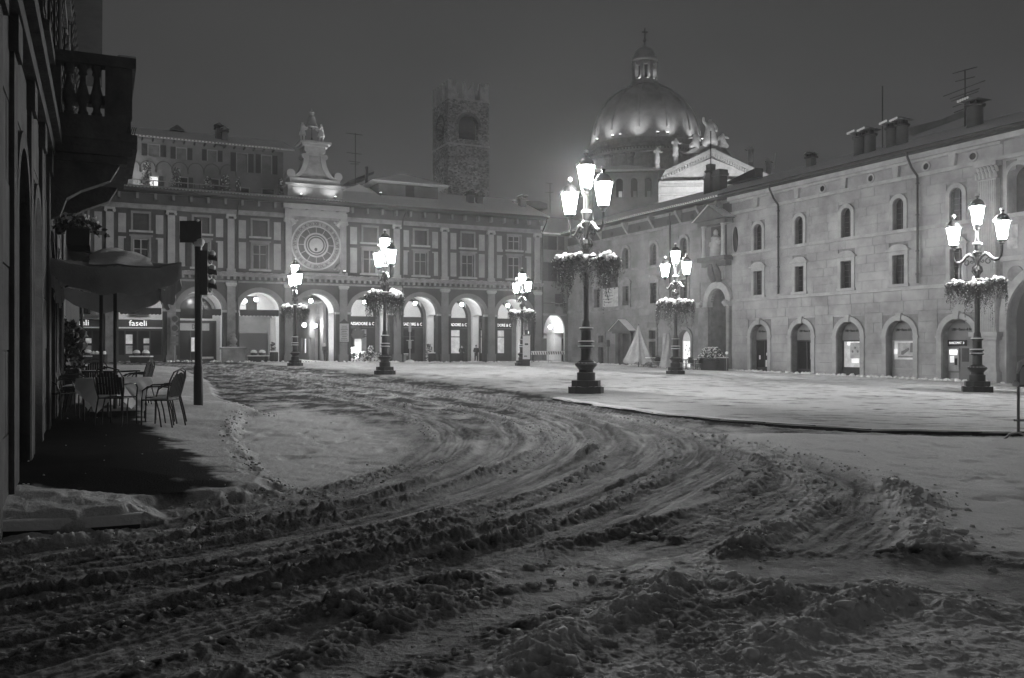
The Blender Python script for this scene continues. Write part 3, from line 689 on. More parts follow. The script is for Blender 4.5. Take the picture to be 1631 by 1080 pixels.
LAMPN = {1: 'above the shop with the illuminated letters', 2: 'behind the traffic light', 3: 'above the roller grille beside the passage', 5: 'by the wall tablet and the stone memorial',
         6: 'behind the bus stop post', 7: 'above the glass doors with two people below', 8: 'behind the farthest street lamp'}
for i in (1, 2, 3, 5, 6, 7, 8):
    c, w = bays[i]
    light_globe(LF, c-0.15, 1.3, 6.02, 'lit globe lamp hanging in the arcade '+LAMPN[i], 'globe lamps hanging in the arcade')
light_globe(LF, bays[3][0]-0.95, 2.2, 5.9, 'smaller lit globe lamp hanging left of the grille bay lamp', None, r=0.13)
# --- shopfronts
def front_sign(i, txt, z, h, w, letters_w, d, mt, label, lm='sign_letters', size=None, dx=0, lx=0):
    c = bays[i][0]+dx; t = LF.thing('shop_sign', label, 'shop sign', c, d, z)
    MB().box(-w/2, w/2, 0, 0.08, -h/2, h/2).build('board', mt, t)
    lettering(txt, size or h*0.75, lm, t, (lx, -0.015, 0), 0.01, letters_w, 0.004)
    return t
PASS = {5: 'black fascia sign with PASSADORE & C beside the stone memorial', 6: 'black fascia sign with PASSADORE & C behind the bus stop post',
        7: 'black fascia sign with PASSADORE & C over the glass doors', 8: 'black fascia sign with PASSADORE & C behind the farthest street lamp'}
def door_set(i, lit):
    c, w = bays[i]; d = D_IN+0.2
    s = MB(); s.box(c-1.9, c+1.9, d, d+0.14, 3.42, 3.62); s.box(c-1.9, c-1.8, d, d+0.14, -0.2, 3.42); s.box(c+1.8, c+1.9, d, d+0.14, -0.2, 3.42)
    s.box(c-0.35, c-0.22, d, d+0.14, -0.2, 3.42); s.box(c-1.8, c+1.8, d, d+0.14, 2.65, 2.75); s.box(c-1.8, c+1.8, d-0.02, d+0.16, -0.2, 0.95)
    f = s.build('shopfront', 'shop_dark', A)
    MB().box(c-1.8, c-0.35, d+0.08, d+0.1, 0.95, 2.65).build('pane', 'curtain_lit' if lit else 'glass_dark', f)
    MB().box(c-1.8, c-0.35, d+0.08, d+0.1, 2.75, 3.42).build('pane', 'window_lit' if lit else 'glass_dark', f)
    MB().box(c-0.22, c+1.0, d+0.08, d+0.1, 0.95, 3.42).build('pane', 'window_lit' if lit else 'plaster_panel' if i == 5 else 'glass_dark', f)
    MB().box(c+1.0, c+1.8, d+0.06, d+0.1, 0.95, 3.42).build('door', 'shop_dark', f)
    b = MB()
    for k in range(22):
        x = c-1.75+k*3.5/22; b.box(x, x+0.1, d+0.1, d+0.16, 4.75, 6.4); b.box(x+0.1, x+0.16, d+0.14, d+0.16, 4.75, 6.4)
    b.build('lunette_curtain', 'vault_white', f)
    lb = ring(MB(), c, 4.75, 1.72, 1.95, d, d+0.3, 16, 1.75, 2.0); lb.box(c-1.9, c+1.9, d-0.1, d+0.2, 4.3, 4.72); lb.build('lunette_frame', 'shop_dark', f)
for i in (5, 6, 7, 8):
    door_set(i, i in (7, 8))
    front_sign(i, 'PASSADORE & C', 3.98, 0.60, 3.7, 2.65, D_IN+0.08, 'black_paint', PASS[i], 'sign_letters', dx=0, lx=.42)
# bay 1 and 0: long fascia with illuminated letters
for i in (0, 1):
    c, w = bays[i]; d = D_IN+0.18
    s = MB(); s.box(c-2.1, c+2.1, d, d+0.1, -0.2, 0.9); 
    for x in (-2.1, -1.15, -0.1, 0.95, 1.98): s.box(c+x, c+x+0.12, d, d+0.12, 0.9, 3.2)
    s.box(c-2.1, c+2.1, d, d+0.12, 3.1, 3.3); f = s.build('shopfront', 'shop_dark', A)
    MB().box(c-2.1, c+2.1, d+0.1, d+0.12, 0.9, 3.1).build('pane', 'glass_dark', f)
    for x, z0, z1, mt in ((-0.75, 1.9, 2.75, 'window_lit'), (-0.75, 1.0, 1.75, 'poster'), (0.75, 1.0, 1.75, 'poster'), (0.75, 1.95, 2.4, 'window_lit'), (-1.9, 1.0, 1.8, 'poster')):
        MB().box(c+x-0.28, c+x+0.28, d+0.06, d+0.09, z0, z1).build('poster', mt, f)
    t = MB(); t.box(c-2.15, c+2.15, d-0.1, d+0.1, 3.32, 3.42); t.box(c-2.15, c+2.15, d-0.1, d+0.1, 4.12, 4.22); t.build('fascia_rail', 'white_paint', f)
    front_sign(i, 'faseli', 3.77, 0.68, 4.2, 1.5, D_IN+0.14, 'shop_dark', ['black fascia with illuminated faseli letters at the far left behind the parasol', 'black fascia with illuminated faseli letters over the shop left of the no parking signs'][i], 'sign_letters', 0.72, dx=0)
    wb = MB(); wb.box(c-0.85, c+0.85, d-0.35, d, 4.55, 4.65)
    for k in range(14): wb.box(c-0.8+k*0.12, c-0.77+k*0.12, d-0.33, d-0.3, 4.65, 5.35)
    wb.box(c-0.85, c+0.85, d-0.35, d-0.28, 5.35, 5.42); wb.build('window_balcony', 'black_iron', f)
    MB().box(c-0.7, c+0.7, d+0.05, d+0.1, 4.65, 6.3).build('window', 'glass_dark', f)
# bay 2: white sign over a dark shop
c, w = bays[2]; d = D_IN+0.18
s = MB(); s.box(c-1.85, c+1.85, d, d+0.12, -0.2, 0.5)
for x in (-1.85, -0.5, 0.3, 1.75): s.box(c+x, c+x+0.1, d, d+0.12, 0.5, 4.0)
s.box(c-1.85, c+1.85, d, d+0.12, 3.95, 4.1); f = s.build('shopfront', 'shop_dark', A)
MB().box(c-1.85, c+1.85, d+0.1, d+0.12, 0.5, 3.95).build('pane', 'glass_dark', f)
MB().box(c-0.42, c-0.1, d+0.04, d+0.08, 1.2, 2.5).build('notice', 'window_lit', f)
MB().box(c+0.5, c+1.6, d+0.02, d+0.08, 0.52, 0.7).build('stall_display', 'poster', f)
ring(MB(), c, ZSPR, 1.5, 1.8, d-0.1, d+0.3, 14, 1.4, 1.7).build('lunette_frame', 'plaster_pale', f)
MB().prism(arch(c-1.5, c+1.5, 4.3, ZSPR, 14, 1.4), d+0.1, d+0.16).build('lunette_pane', 'glass_dark', f)
t = front_sign(2, 'Do', 3.5, 0.68, 2.6, 0.5, D_IN+0.05, 'board_white' if 'board_white' in MATS else 'plaster_panel', 'white rectangular shop sign partly hidden by the traffic light post', 'black_paint', 0.6, dx=-0.1)
# bay 3: roller grille, window above
c, w = bays[3]; d = D_IN+0.18
g = MB()
for k in range(40):
    x = c-1.6+k*0.08; g.box(x, x+0.025, d+0.02, d+0.05, -0.2, 2.95)
for k in range(36): g.box(c-1.6, c+1.6, d+0.03, d+0.06, k*0.085, k*0.085+0.03)
g.build('roller_grille', 'dark_metal', A); MB().box(c-1.6, c+1.6, d+0.2, d+0.22, -0.2, 3.0).build('shop_door', 'shop_dark', A)
m = MB(); m.wall(rect(c-1.75, c+1.75, -0.2, 4.4), [arch(c-1.55, c+1.55, -0.1, 3.0, 12, 0.75)], d-0.05, 0.1); m.box(c-1.9, c+1.9, d-0.15, d+0.1, 4.402, 4.6); m.build('shopfront', 'plaster_pale', A)
MB().prism(arch(c-1.55, c+1.55, 2.98, 3.0, 12, 0.75), d, d+0.04).build('lunette_pane', 'board_grey', A)
MB().box(c-0.5, c+0.5, d+0.0, d+0.1, 4.7, 6.5).build('window', 'shutter', A)
# awnings across the bays
for i in (1, 2, 3):
    c, r = holes[i]; b = MB(); n = 22
    b.add([p for k in range(n+1) for p in ((c-r+0.1+2*(r-0.1)*k/n, 0.35, 5.02), (c-r+0.1+2*(r-0.1)*k/n, 0.30, 4.5-(0.07 if k % 2 else 0)))], [(2*k, 2*k+2, 2*k+3, 2*k+1) for k in range(n)])
    b.box(c-r+0.1, c+r-0.1, 0.355, 0.6, 4.95, 5.04); b.build('awning', 'black_paint', A)
for i in (5, 6, 7, 8):
    c, r = holes[i]
# passage bay 4: lit side walls going through under the clock
c, r = holes[4]; b = MB(); b.box(c-2.0, c-1.75, D_IN, 26, -0.4, 6.0); b.build('passage_wall', 'plaster_pale', A)
b = MB(); b.wall([(D_IN, -0.4), (D_IN, 6), (26, 6), (26, -0.4)], [arch(D_IN+1.2, D_IN+3.4, -0.2, 3.6, 10, 1.1), rect(D_IN+5.2, D_IN+6.3, -0.2, 2.6), rect(D_IN+9, D_IN+10, 1.2, 2.6), rect(D_IN+1.7, D_IN+2.7, 5.0, 5.8)], 0, 0.3)
b.v = [(c+1.75+y, x, z) for x, y, z in b.v]; b.build('passage_wall', 'plaster_pale', A)
MB().box(c+2.1, c+2.2, D_IN, 26, -0.4, 6).build('passage_backing', 'shop_dark', A)
MB().box(c-2, c+2, 26, 26.2, -0.4, 6).build('passage_end', 'plaster_mid', A)
MB().box(c-2, c+2, D_IN, 26, 6.0, 6.2).build('passage_ceiling', 'plaster_mid', A)
MB().box(c+1.7, c+1.74, D_IN+7.5, D_IN+7.9, 1.0, 2.5).build('lit_showcase', 'window_bright', A)
light_globe(LF, c-0.2, 1.3, 6.02, 'lit round globe lamp in the arch of the passage under the clock', None)
def wall_lantern(F, s, d, z, label):
    t = F.thing('wall_lantern', label, 'lamp', s, d, z); MB().blob((0, 0, 0), 0.2, 10, 8).build('globe', 'arcade_glow', t, smooth=True)
    MB().tube([(0, 0, 0.2), (0.25, 0.1, 0.35), (0.55, 0.1, 0.2)], 0.03, 6).build('bracket', 'dark_metal', t)
wall_lantern(LF, c+1.0, D_IN+5.0, 3.9, 'lit wall lantern deep in the passage under the clock, left one')
wall_lantern(LF, c+1.05, D_IN+0.6, 3.75, 'lit wall lantern on the right wall of the passage under the clock')
# --- clock
K = LF.thing('clock', 'large round astronomical clock dial in a square stone frame over the passage', 'clock', LF.s(503.3), 0.0, 11.2)
hw = 2.42
MB().box(-hw, hw, -0.02, 0.1, -hw, hw).build('panel', 'plaster_mid', K)
m = MB()
for a, b, y in ((2.32, 0, -0.08),): m.prism([(a*math.cos(k*PI/32), a*math.sin(k*PI/32)) for k in range(64)], y, 0.0)
m.build('hour_ring', 'dial_pale' if 'dial_pale' in MATS else 'plaster_panel', K)
def disc(r, y, mt, name, n=64): return MB().prism([(r*math.cos(k*2*PI/n), r*math.sin(k*2*PI/n)) for k in range(n)], y, 0.0).build(name, mt, K)
def annul(r0, r1, y, mt, name):
    n = 64; vs = []
    for r in (r0, r1): vs += [(r*math.cos(k*2*PI/n), y, r*math.sin(k*2*PI/n)) for k in range(n)]
    for r in (r0, r1): vs += [(r*math.cos(k*2*PI/n), y+0.05, r*math.sin(k*2*PI/n)) for k in range(n)]
    fs = [f for k in range(n) for f in ((k, (k+1) % n, n+(k+1) % n, n+k), (k, 2*n+k, 2*n+(k+1) % n, (k+1) % n), (n+k, n+(k+1) % n, 3*n+(k+1) % n, 3*n+k))]
    return MB().add(vs, fs).build(name, mt, K)
annul(2.24, 2.36, -0.12, 'stone', 'rim'); annul(1.68, 1.76, -0.12, 'stone', 'rim')
disc(1.68, -0.1, 'dial_dark', 'zodiac_disc'); annul(1.0, 1.16, -0.14, 'plaster_panel', 'rim'); annul(0.8, 0.88, -0.14, 'plaster_panel', 'rim')
disc(1.02, -0.12, 'dial_dark', 'planet_disc'); disc(0.66, -0.15, 'plaster_panel', 'sun_disc'); 
MB().prism([(-0.05+0.14*math.cos(k*PI/8), -0.42+0.16*math.sin(k*PI/8)) for k in range(16)], -0.19, -0.15).build('moon_ball', 'black_iron', K)
for k in range(12):
    a = 2*PI*k/12; x, z = math.cos(a), math.sin(a)
    sp = MB(); sp.add([(1.10*x-0.025*z, -0.13, 1.10*z+0.025*x), (1.10*x+0.025*z, -0.13, 1.10*z-0.025*x), (1.68*x+0.025*z, -0.13, 1.68*z-0.025*x), (1.68*x-0.025*z, -0.13, 1.68*z+0.025*x)], [(0, 1, 2, 3)])
    sp.build('spoke', 'plaster_panel', K)
ROM = ['I', 'II', 'III', 'IIII', 'V', 'VI', 'VII', 'VIII', 'IX', 'X', 'XI', 'XII']
for k in range(24):
    a = PI/2-2*PI*(k+1)/24
    me = text_mesh(ROM[k % 12], 0.40, 0.006, None, 0.008); me.materials.clear(); me.materials.append(M('shop_dark'))
    me.transform(Matrix.Rotation(-(a-PI/2), 4, 'Y')); link('numeral', me, K, (2.0*math.cos(a), -0.09, 2.0*math.sin(a)))
for sx in (-1, 1):
    for sz in (-1, 1):
        b = MB(); b.blob((sx*2.08, -0.02, sz*2.08), 0.25, 8, 6, 0.2); b.tube([(sx*1.7, 0, sz*2.25), (sx*2.1, -0.1, sz*2.1), (sx*2.25, 0, sz*1.7)], 0.09, 6); b.build('corner_relief', 'stone', K, smooth=True)
for sx in (-1, 1):
    b = MB(); b.box(sx*2.62-0.22, sx*2.62+0.22, -0.15, 0.1, -2.6, 2.35); b.box(sx*2.62-0.3, sx*2.62+0.3, -0.22, 0.1, 2.35, 2.62); b.build('side_column', 'plaster_panel', K)
b = MB(); b.box(-2.95, 2.95, -0.25, 0.1, 2.63, 3.1); b.box(-3.1, 3.1, -0.45, 0.1, 3.3, 3.75); b.box(-2.9, 2.9, -0.12, 0.1, 3.1, 3.3); b.build('lintel', 'plaster_panel', K)
MB().box(-2.9, 2.9, -0.3, 0.1, -2.85, -2.62).build('sill', 'plaster_panel', K)
# floodlights for the clock, small fixtures on the cornice
def flood(F, s, d, z, label, tgt, power, size=math.radians(70), group=None, rad=0.15):
    t = F.thing('floodlight', label, 'floodlight', s, d, z, group)
    MB().box(-0.14, 0.14, -0.1, 0.1, 0.0, 0.2).build('housing', 'dark_metal', t); MB().tube([(0, 0, -0.15), (0, 0, 0)], 0.03, 6).build('stem', 'dark_metal', t)
    MB().box(-0.11, 0.11, -0.08, 0.08, 0.201, 0.215).build('lens', 'flood_glow', t)
    spot(F.w(s, d, z+0.3), tgt, power, size, rad)
    return t
def spot(p, tgt, power, size, rad=0.15):
    l = bpy.data.lights.new('floodlight_beam', 'SPOT'); l.energy = power; l.spot_size = size; l.spot_blend = 0.9; l.shadow_soft_size = rad
    o = bpy.data.objects.new('floodlight_beam', l); COL.objects.link(o); o.location = p
    o.rotation_euler = (Vector(tgt)-Vector(p)).to_track_quat('-Z', 'Y').to_euler()
sc_ = LF.s(503.3)
flood(LF, sc_-2.2, -1.9, ZCOR+0.5, 'small floodlight on the cornice under the clock, left', LF.w(sc_, 0, 11.6), 290, math.radians(95), 'floodlights under the clock')
flood(LF, sc_+2.2, -1.9, ZCOR+0.5, 'small floodlight on the cornice under the clock, right', LF.w(sc_, 0, 11.6), 290, math.radians(95), 'floodlights under the clock')
b = MB()
# --- belfry gable above the clock
G = LF.thing('bell_gable', 'floodlit stone scroll gable standing on the roof above the clock', 'gable', sc_, 0.0, ZEAV)
zz = lambda py: LF.z(503, py)-ZEAV
kx = (LF.s(548)-LF.s(457))/91
b = MB(); b.box(-2.6, 2.6, 0.2, 2.2, -0.1, zz(297)); b.build('base_block', 'stone', G); b = MB(); b.box(-2.2, 2.2, 0.1, 0.2, 0.5, zz(300)); b.box(-0.9, 0.9, 0.05, 0.1, 0.6, zz(302)); b.build('inscription_panel', 'stone', G)
b = MB(); b.box(-2.85, 2.85, 0.0, 2.4, zz(297), zz(293.5)); b.build('cornice', 'stone', G)
b = MB(); b.box(-2.4, 2.4, 0.3, 2.0, zz(293.5)+.002, zz(284)); b.build('plinth', 'plaster_panel', G)
def scroll_pts(sx):
    out = []; zb, zt = zz(284)+.003, zz(246)
    for t in np.linspace(0, 1, 14):
        x = 2.35-1.55*math.sin(t*PI/2)**0.75; out.append((sx*x, zb+(zt-zb)*(t**1.6)))
    return out
body = [(-p[0], p[1]) for p in scroll_pts(1)][::1]
L_ = scroll_pts(-1); R_ = scroll_pts(1)
b = MB(); b.prism(L_+R_[::-1], 0.6, 1.8); b.build('gable_body', 'stone_worn', G)
for pts, sx in ((L_, -1), (R_, 1)):
    b = MB(); off = [(x+sx*0.0, z) for x, z in pts]
    for (x0, z0), (x1, z1) in zip(off[:-1], off[1:]):
        b.add([(x0-sx*0.25, 0.45, z0), (x0+sx*0.22, 0.45, z0+.03), (x1+sx*0.22, 0.45, z1+.03), (x1-sx*0.25, 0.45, z1), (x0-sx*0.25, 1.9, z0), (x0+sx*0.22, 1.9, z0+.03), (x1+sx*0.22, 1.9, z1+.03), (x1-sx*0.25, 1.9, z1)], [(0, 1, 2, 3), (4, 5, 6, 7), (1, 5, 6, 2), (0, 3, 7, 4)])
    for (cx_, cz_, rr) in ((sx*2.25, zz(284)+0.38, 0.40), (sx*0.98, zz(246)-0.12, 0.26)): b.prism([(cx_+rr*math.cos(k*PI/8), cz_+rr*math.sin(k*PI/8)) for k in range(16)], 0.4, 1.95)
    b.build('scroll', 'plaster_panel', G)
b = MB(); b.box(-0.85, 0.85, 0.5, 1.9, zz(246)+.002, zz(241)); b.box(-1.0, 1.0, 0.35, 2.05, zz(241)+.002, zz(232)); b.box(-1.25, 1.25, 0.2, 2.2, zz(232)+.002, zz(228)); b.box(-1.5, 1.5, 0.0, 2.4, zz(228)+.002, zz(224.5)); b.build('capstone', 'stone', G)
b = MB(); b.grid(lambda u, v: (-1.45+2.9*u, 0.05+2.3*v, zz(224.5)+0.01+0.12*math.sin(PI*u)**.3*math.sin(PI*v)**.3), 10, 8); b.build('snow', 'snow', G)
ztp = zz(224.5)+ZEAV
BL = LF.thing('bell', 'bronze bell with ornate finial standing between the two hammer figures', 'bell', sc_-0.12, 1.2, ztp+0.05)
h1 = zz(200)-zz(224.5); h2 = zz(181)-zz(224.5)
b = MB(); b.lathe([(0.62, h1), (0.68, h1+0.02), (0.55, h1+0.2), (0.42, h1+0.45), (0.36, h2-0.35), (0.30, h2-0.1), (0.12, h2), (0.05, h2+.02)], 20); b.build('bell_body', 'stone', BL, smooth=True)
b = MB(); b.lathe([(0.12, h2), (0.2, h2+0.12), (0.1, h2+0.2), (0.24, h2+0.32), (0.12, h2+0.42), (0.05, h2+0.62), (0.01, h2+0.72)], 10); b.build('finial', 'stone', BL, smooth=True)
b = MB(); b.tube([(0, 0, -0.1), (0, 0, h1+0.2)], 0.03, 6); b.blob((0, 0, 0.4), 0.09, 8, 6); b.build('clapper', 'black_iron', BL)
def jack(s, face, label):
    t = LF.thing('bell_striker', label, 'statue', s, 1.2, ztp+0.1)
    P = [(0, 0, 1.0), (0, 0, 1.3), (0, 0, 1.55), (0, 0, 1.68), (0, 0, 1.84), (0.12, 0, 0.95), (0.14, 0, 0.5), (0.14, 0, 0.03), (-0.12, 0, 0.95), (-0.14, 0, 0.5), (-0.14, 0, 0.03),
         (face*0.05, -0.22, 1.5), (face*0.25, -0.26, 1.25), (face*0.5, -0.12, 1.35), (face*0.05, 0.22, 1.5), (face*0.28, 0.22, 1.2), (face*0.52, 0.1, 1.3)]
    E = [(0, 1), (1, 2), (2, 3), (3, 4), (0, 5), (5, 6), (6, 7), (0, 8), (8, 9), (9, 10), (2, 11), (11, 12), (12, 13), (2, 14), (14, 15), (15, 16)]
    R = [.24, .22, .2, .09, .15, .14, .1, .09, .14, .1, .09, .1, .08, .07, .1, .08, .07]
    link('body', skin_mesh('body', P, E, R, 'statue'), t)
    b = MB(); b.lathe([(0.2, 1.1), (0.3, 0.85), (0.34, 0.62), (0.3, 0.6)], 12); b.build('tunic', 'statue', t, smooth=True)
    MB().tube([(face*0.5, -0.1, 1.35), (face*0.62, 0, 1.6)], 0.04, 6).build('hammer', 'black_iron', t)
jack(sc_-1.0, 1, 'left bell striking stone figure beside the bell on the clock gable')
jack(sc_+0.78, -1, 'right bell striking stone figure beside the bell on the clock gable')
for sx, nm in ((-1.6, 'left'), (1.6, 'right')):
    flood(LF, sc_+sx, -0.9, ZEAV+0.5, 'small floodlight at the foot of the gable above the clock, '+nm, LF.w(sc_+sx*0.6, 1.0, ZEAV+2.6), 130, math.radians(100), 'floodlights at the gable foot')
flood(LF, sc_+6.5, 0.6, ZEAV+1.5, 'small floodlight on the roof right of the gable aimed at the bell', LF.w(sc_, 1.0, ztp+1.2), 2600, math.radians(34))
# --- attic house on the terrace, left
dA = 4.5
AT = LF.thing('attic_house', 'pale two storey attic house set back on the terrace with dark shutters', 'house', 0, 0, 0)
x0, x1 = LF.s(120, dA), LF.s(451, dA); zt = LF.z(330, 231, dA); zb = ZEAV+0.2
def ax(px): return LF.s(px, dA)
def az(px, py): return LF.z(px, py, dA)
wins = []
for (a, b_, yt, yb) in ((204, 0, 0, 0),): pass
def win_sz(px, wpx, py0, py1): return (ax(px-wpx/2), ax(px+wpx/2), az(px, py1), az(px, py0))
AW = [(245, 17, 231, 249), (289, 15, 236, 254), (338, 14, 240, 257), (385.5, 16, 245, 274), (424.5, 15, 248, 277), (198, 14, 227, 246), (245, 13, 281, 296), (292, 13, 283, 299), (343, 11, 286, 302), (390, 13, 300, 311), (427, 18, 302, 313), (195, 14, 277, 296)]
rects = [win_sz(*w) for w in AW]
MB().wall(rect(x0, x1, zb, zt), [rect(*r) for r in rects], dA, 0.25).build('house_wall', 'plaster_pale', AT)
MB().box(x0, x1, dA+0.4, dA+6, zb, zt).build('core', 'shop_dark', AT)
for k, r in enumerate(rects):
    f = MB(); t = 0.09
    f.box(r[0]-t, r[0], dA-0.04, dA+0.1, r[2], r[3]); f.box(r[1], r[1]+t, dA-0.04, dA+0.1, r[2], r[3]); f.box(r[0]-t, r[1]+t, dA-0.04, dA+0.1, r[3], r[3]+t)
    w = f.build('window', 'plaster_panel', AT)
    MB().box(r[0], r[1], dA+0.15, dA+0.18, r[2], r[3]).build('pane', 'window_bright' if k in (6, 11) else 'curtain' if k < 6 else 'glass_dark', w)
    if k not in (9, 10):
        ww = (r[1]-r[0])*0.55
        shutter_leaf(r[0]-t-ww, r[0]-t-0.01, r[2], r[3]+0.05, dA-0.07, w); shutter_leaf(r[1]+t+0.01, r[1]+t+ww, r[2], r[3]+0.05, dA-0.07, w)
MB().prism_x([(dA-1.0, zt), (dA+5, zt+2.0), (dA+5, zt+2.14), (dA-1.0, zt+0.14)], x0, x1+0.9).build('roof', 'snow', AT)
m = MB()
for k in range(int((x1-x0)/0.3)):
    x = x0+k*0.3; m.prism([(x+0.08*math.cos(a*PI/4), zt+0.03+0.1*math.sin(a*PI/4)) for a in range(5)], dA-1.05, dA-0.8)
tag(m.build('eave_tiles', 'tile', AT), kind='stuff')
m = MB()
for k in range(int((x1-x0)/0.9)): m.box(x0+k*0.9, x0+k*0.9+0.12, dA-0.9, dA-0.01, zt-0.16, zt-0.02)
m.build('rafters', 'wood_dark', AT)
m = MB()
for k in range(7):
    pxc = 210+k*25.5; c = ax(pxc); zc = az(pxc, 268+k*1.2); m.tube([(c-0.72, dA-0.08, zc-0.3)]+[(c-0.7*math.cos(PI*j/8), dA-0.08, zc+0.75*math.sin(PI*j/8)) for j in range(9)]+[(c+0.72, dA-0.08, zc-0.3)], 0.03, 5)
m.build('trellis_wire', 'dark_metal', AT)
def chimney(F, px, py0, py1, wpx, d, label, kind=0, dz=0.0):
    s = F.s(px, d); k = FOC/F.Y(s, d); w = wpx/k/2; z1 = F.z(px, py0, d); z0 = F.z(px, py1, d)-1.2
    t = F.thing('chimney', label, 'chimney', s, d, z0)
    H_ = z1-z0
    MB().box(-w*0.72, w*0.72, -w*0.72, w*0.72, 0, H_*1-w*1.0).build('shaft', 'plaster_mid', t)
    b = MB(); zc = H_-w
    for a in (-1, 1):
        for c_ in (-1, 1): b.box(a*w*0.6-0.07, a*w*0.6+0.07, c_*w*0.6-0.07, c_*w*0.6+0.07, zc, zc+w*0.45)
    b.box(-w, w, -w, w, zc-0.14, zc-0.002); b.build('vents', 'shop_dark', t)
    b = MB(); b.prism([(-w*1.15, zc+w*0.45), (0, H_), (w*1.15, zc+w*0.45)], -w*1.15, w*1.15); b.build('cap', 'tile', t)
    b = MB(); b.grid(lambda u, v: ((u*2-1)*w*1.05, (v*2-1)*w*1.1, H_+0.03-abs(u*2-1)*(w*0.5)+0.03*math.sin(9*u+5*v)), 8, 6); b.build('snow', 'snow', t)
    return t
chimney(LF, 348, 197, 226, 13, dA+2.2, 'left chimney of the close pair on the attic house roof')
chimney(LF, 357.5, 203, 227, 12, dA+1.5, 'right chimney of the close pair on the attic house roof')
m = LF.thing('roof_vent', 'small dark vent cap low on the attic house roof ridge', 'vent', ax(289), dA+4.6, zt+2.0)
MB().prism([(-0.7, 0.1), (0, 0.6), (0.7, 0.1)], -0.5, 0.5).build('cap', 'tile', m)
# terrace rail, plants, lamp
R_ = LF.thing('terrace_railing', 'thin metal terrace railing along the edge of the left roof', 'railing', 0, 0, 0)
ra, rb = LF.s(150, 0.5), LF.s(365, 0.5); zr = LF.z(300, 292, 0.5)
b = MB(); b.tube([(ra, 0.5, zr), (rb, 0.5, zr)], 0.05, 6); b.build('handrail', 'grey_metal', R_)
b = MB(); b.tube([(ra, 0.5, ZEAV+0.5), (rb, 0.5, ZEAV+0.5)], 0.035, 6); b.build('bottom_rail', 'grey_metal', R_)
k = ra
while k <= rb:
    MB().tube([(k, 0.5, ZEAV+0.3), (k, 0.5, zr)], 0.03, 6).build('baluster', 'dark_metal', R_); k += (rb-ra)/26
def leafy(mb, c, r, h, n, size, stem=True, rng=random):
    for _ in range(n):
        a = rng.uniform(0, 2*PI); q = r*math.sqrt(rng.random()); z = c[2]+h*rng.random(); qq = q*(1-0.5*(z-c[2])/h)
        p = Vector((c[0]+qq*math.cos(a), c[1]+qq*math.sin(a), z)); u = Vector((rng.gauss(0, 1), rng.gauss(0, 1), rng.gauss(0, 1))).normalized(); v = u.cross(Vector((rng.gauss(0, 1), rng.gauss(0, 1), 0.3))).normalized()
        mb.add([p+u*size, p+v*size*0.6, p-u*size, p-v*size*0.6], [(0, 1, 2, 3)])
def potted(F, px, py0, py1, d, label, wide=0.45, name='potted_plant', group=None, zb=None, n=160):
    s = F.s(px, d); z0 = F.z(px, py1, d) if zb is None else zb; z1 = F.z(px, py0, d); t = F.thing(name, label, 'plant', s, d, z0, group)
    b = MB(); b.lathe([(0.16, 0), (0.26, 0.35), (0.29, 0.36), (0.29, 0.42), (0.2, 0.42)], 12); b.build('pot', 'plaster_mid', t, smooth=True)
    b = MB(); b.tube([(0, 0, 0.3), (0.03, 0, (z1-z0)*0.9)], 0.025, 5); leafy(b, (0, 0, 0.45), wide, z1-z0-0.45, n, 0.10); b.build('foliage', 'leaf', t)
    b = MB(); leafy(b, (0, 0, 0.5), wide, z1-z0-0.45, n//4, 0.08); b.build('snow', 'snow', t)
for px, y0, lb in ((234, 258, 'leafy climber in a pot behind the terrace rail, leftmost of the four'), (281, 268, 'leafy climber in a pot behind the terrace rail, beside the lit terrace door'), (332, 282, 'leafy climber in a pot behind the terrace rail, between the last two shuttered windows'), (359, 280, 'leafy climber in a pot at the right end of the terrace rail')):
    potted(LF, px, y0, 310, 1.0, lb, 0.55, group='climbers along the terrace rail', zb=ZEAV+0.35)
potted(LF, 379, 283, 310, 0.7, 'small clipped shrub in a pot standing on the roof edge under the attic corner', 0.28, zb=ZEAV+0.35)
potted(LF, 447, 285, 313, 0.7, 'small clipped shrub in a pot standing on the roof edge beside the clock gable', 0.28, zb=ZEAV+0.35)
tl = LF.thing('terrace_lamp', 'bright lamp shining on the terrace at the left beside the balcony', 'lamp', LF.s(195, 2.6), 2.6, LF.z(195, 297, 2.6))
MB().blob((0, 0, 0.1), 0.2, 10, 8).build('globe', 'arcade_glow', tl, smooth=True); MB().tube([(0, 0, -0.9), (0, 0, 0)], 0.04, 6).build('post', 'dark_metal', tl)
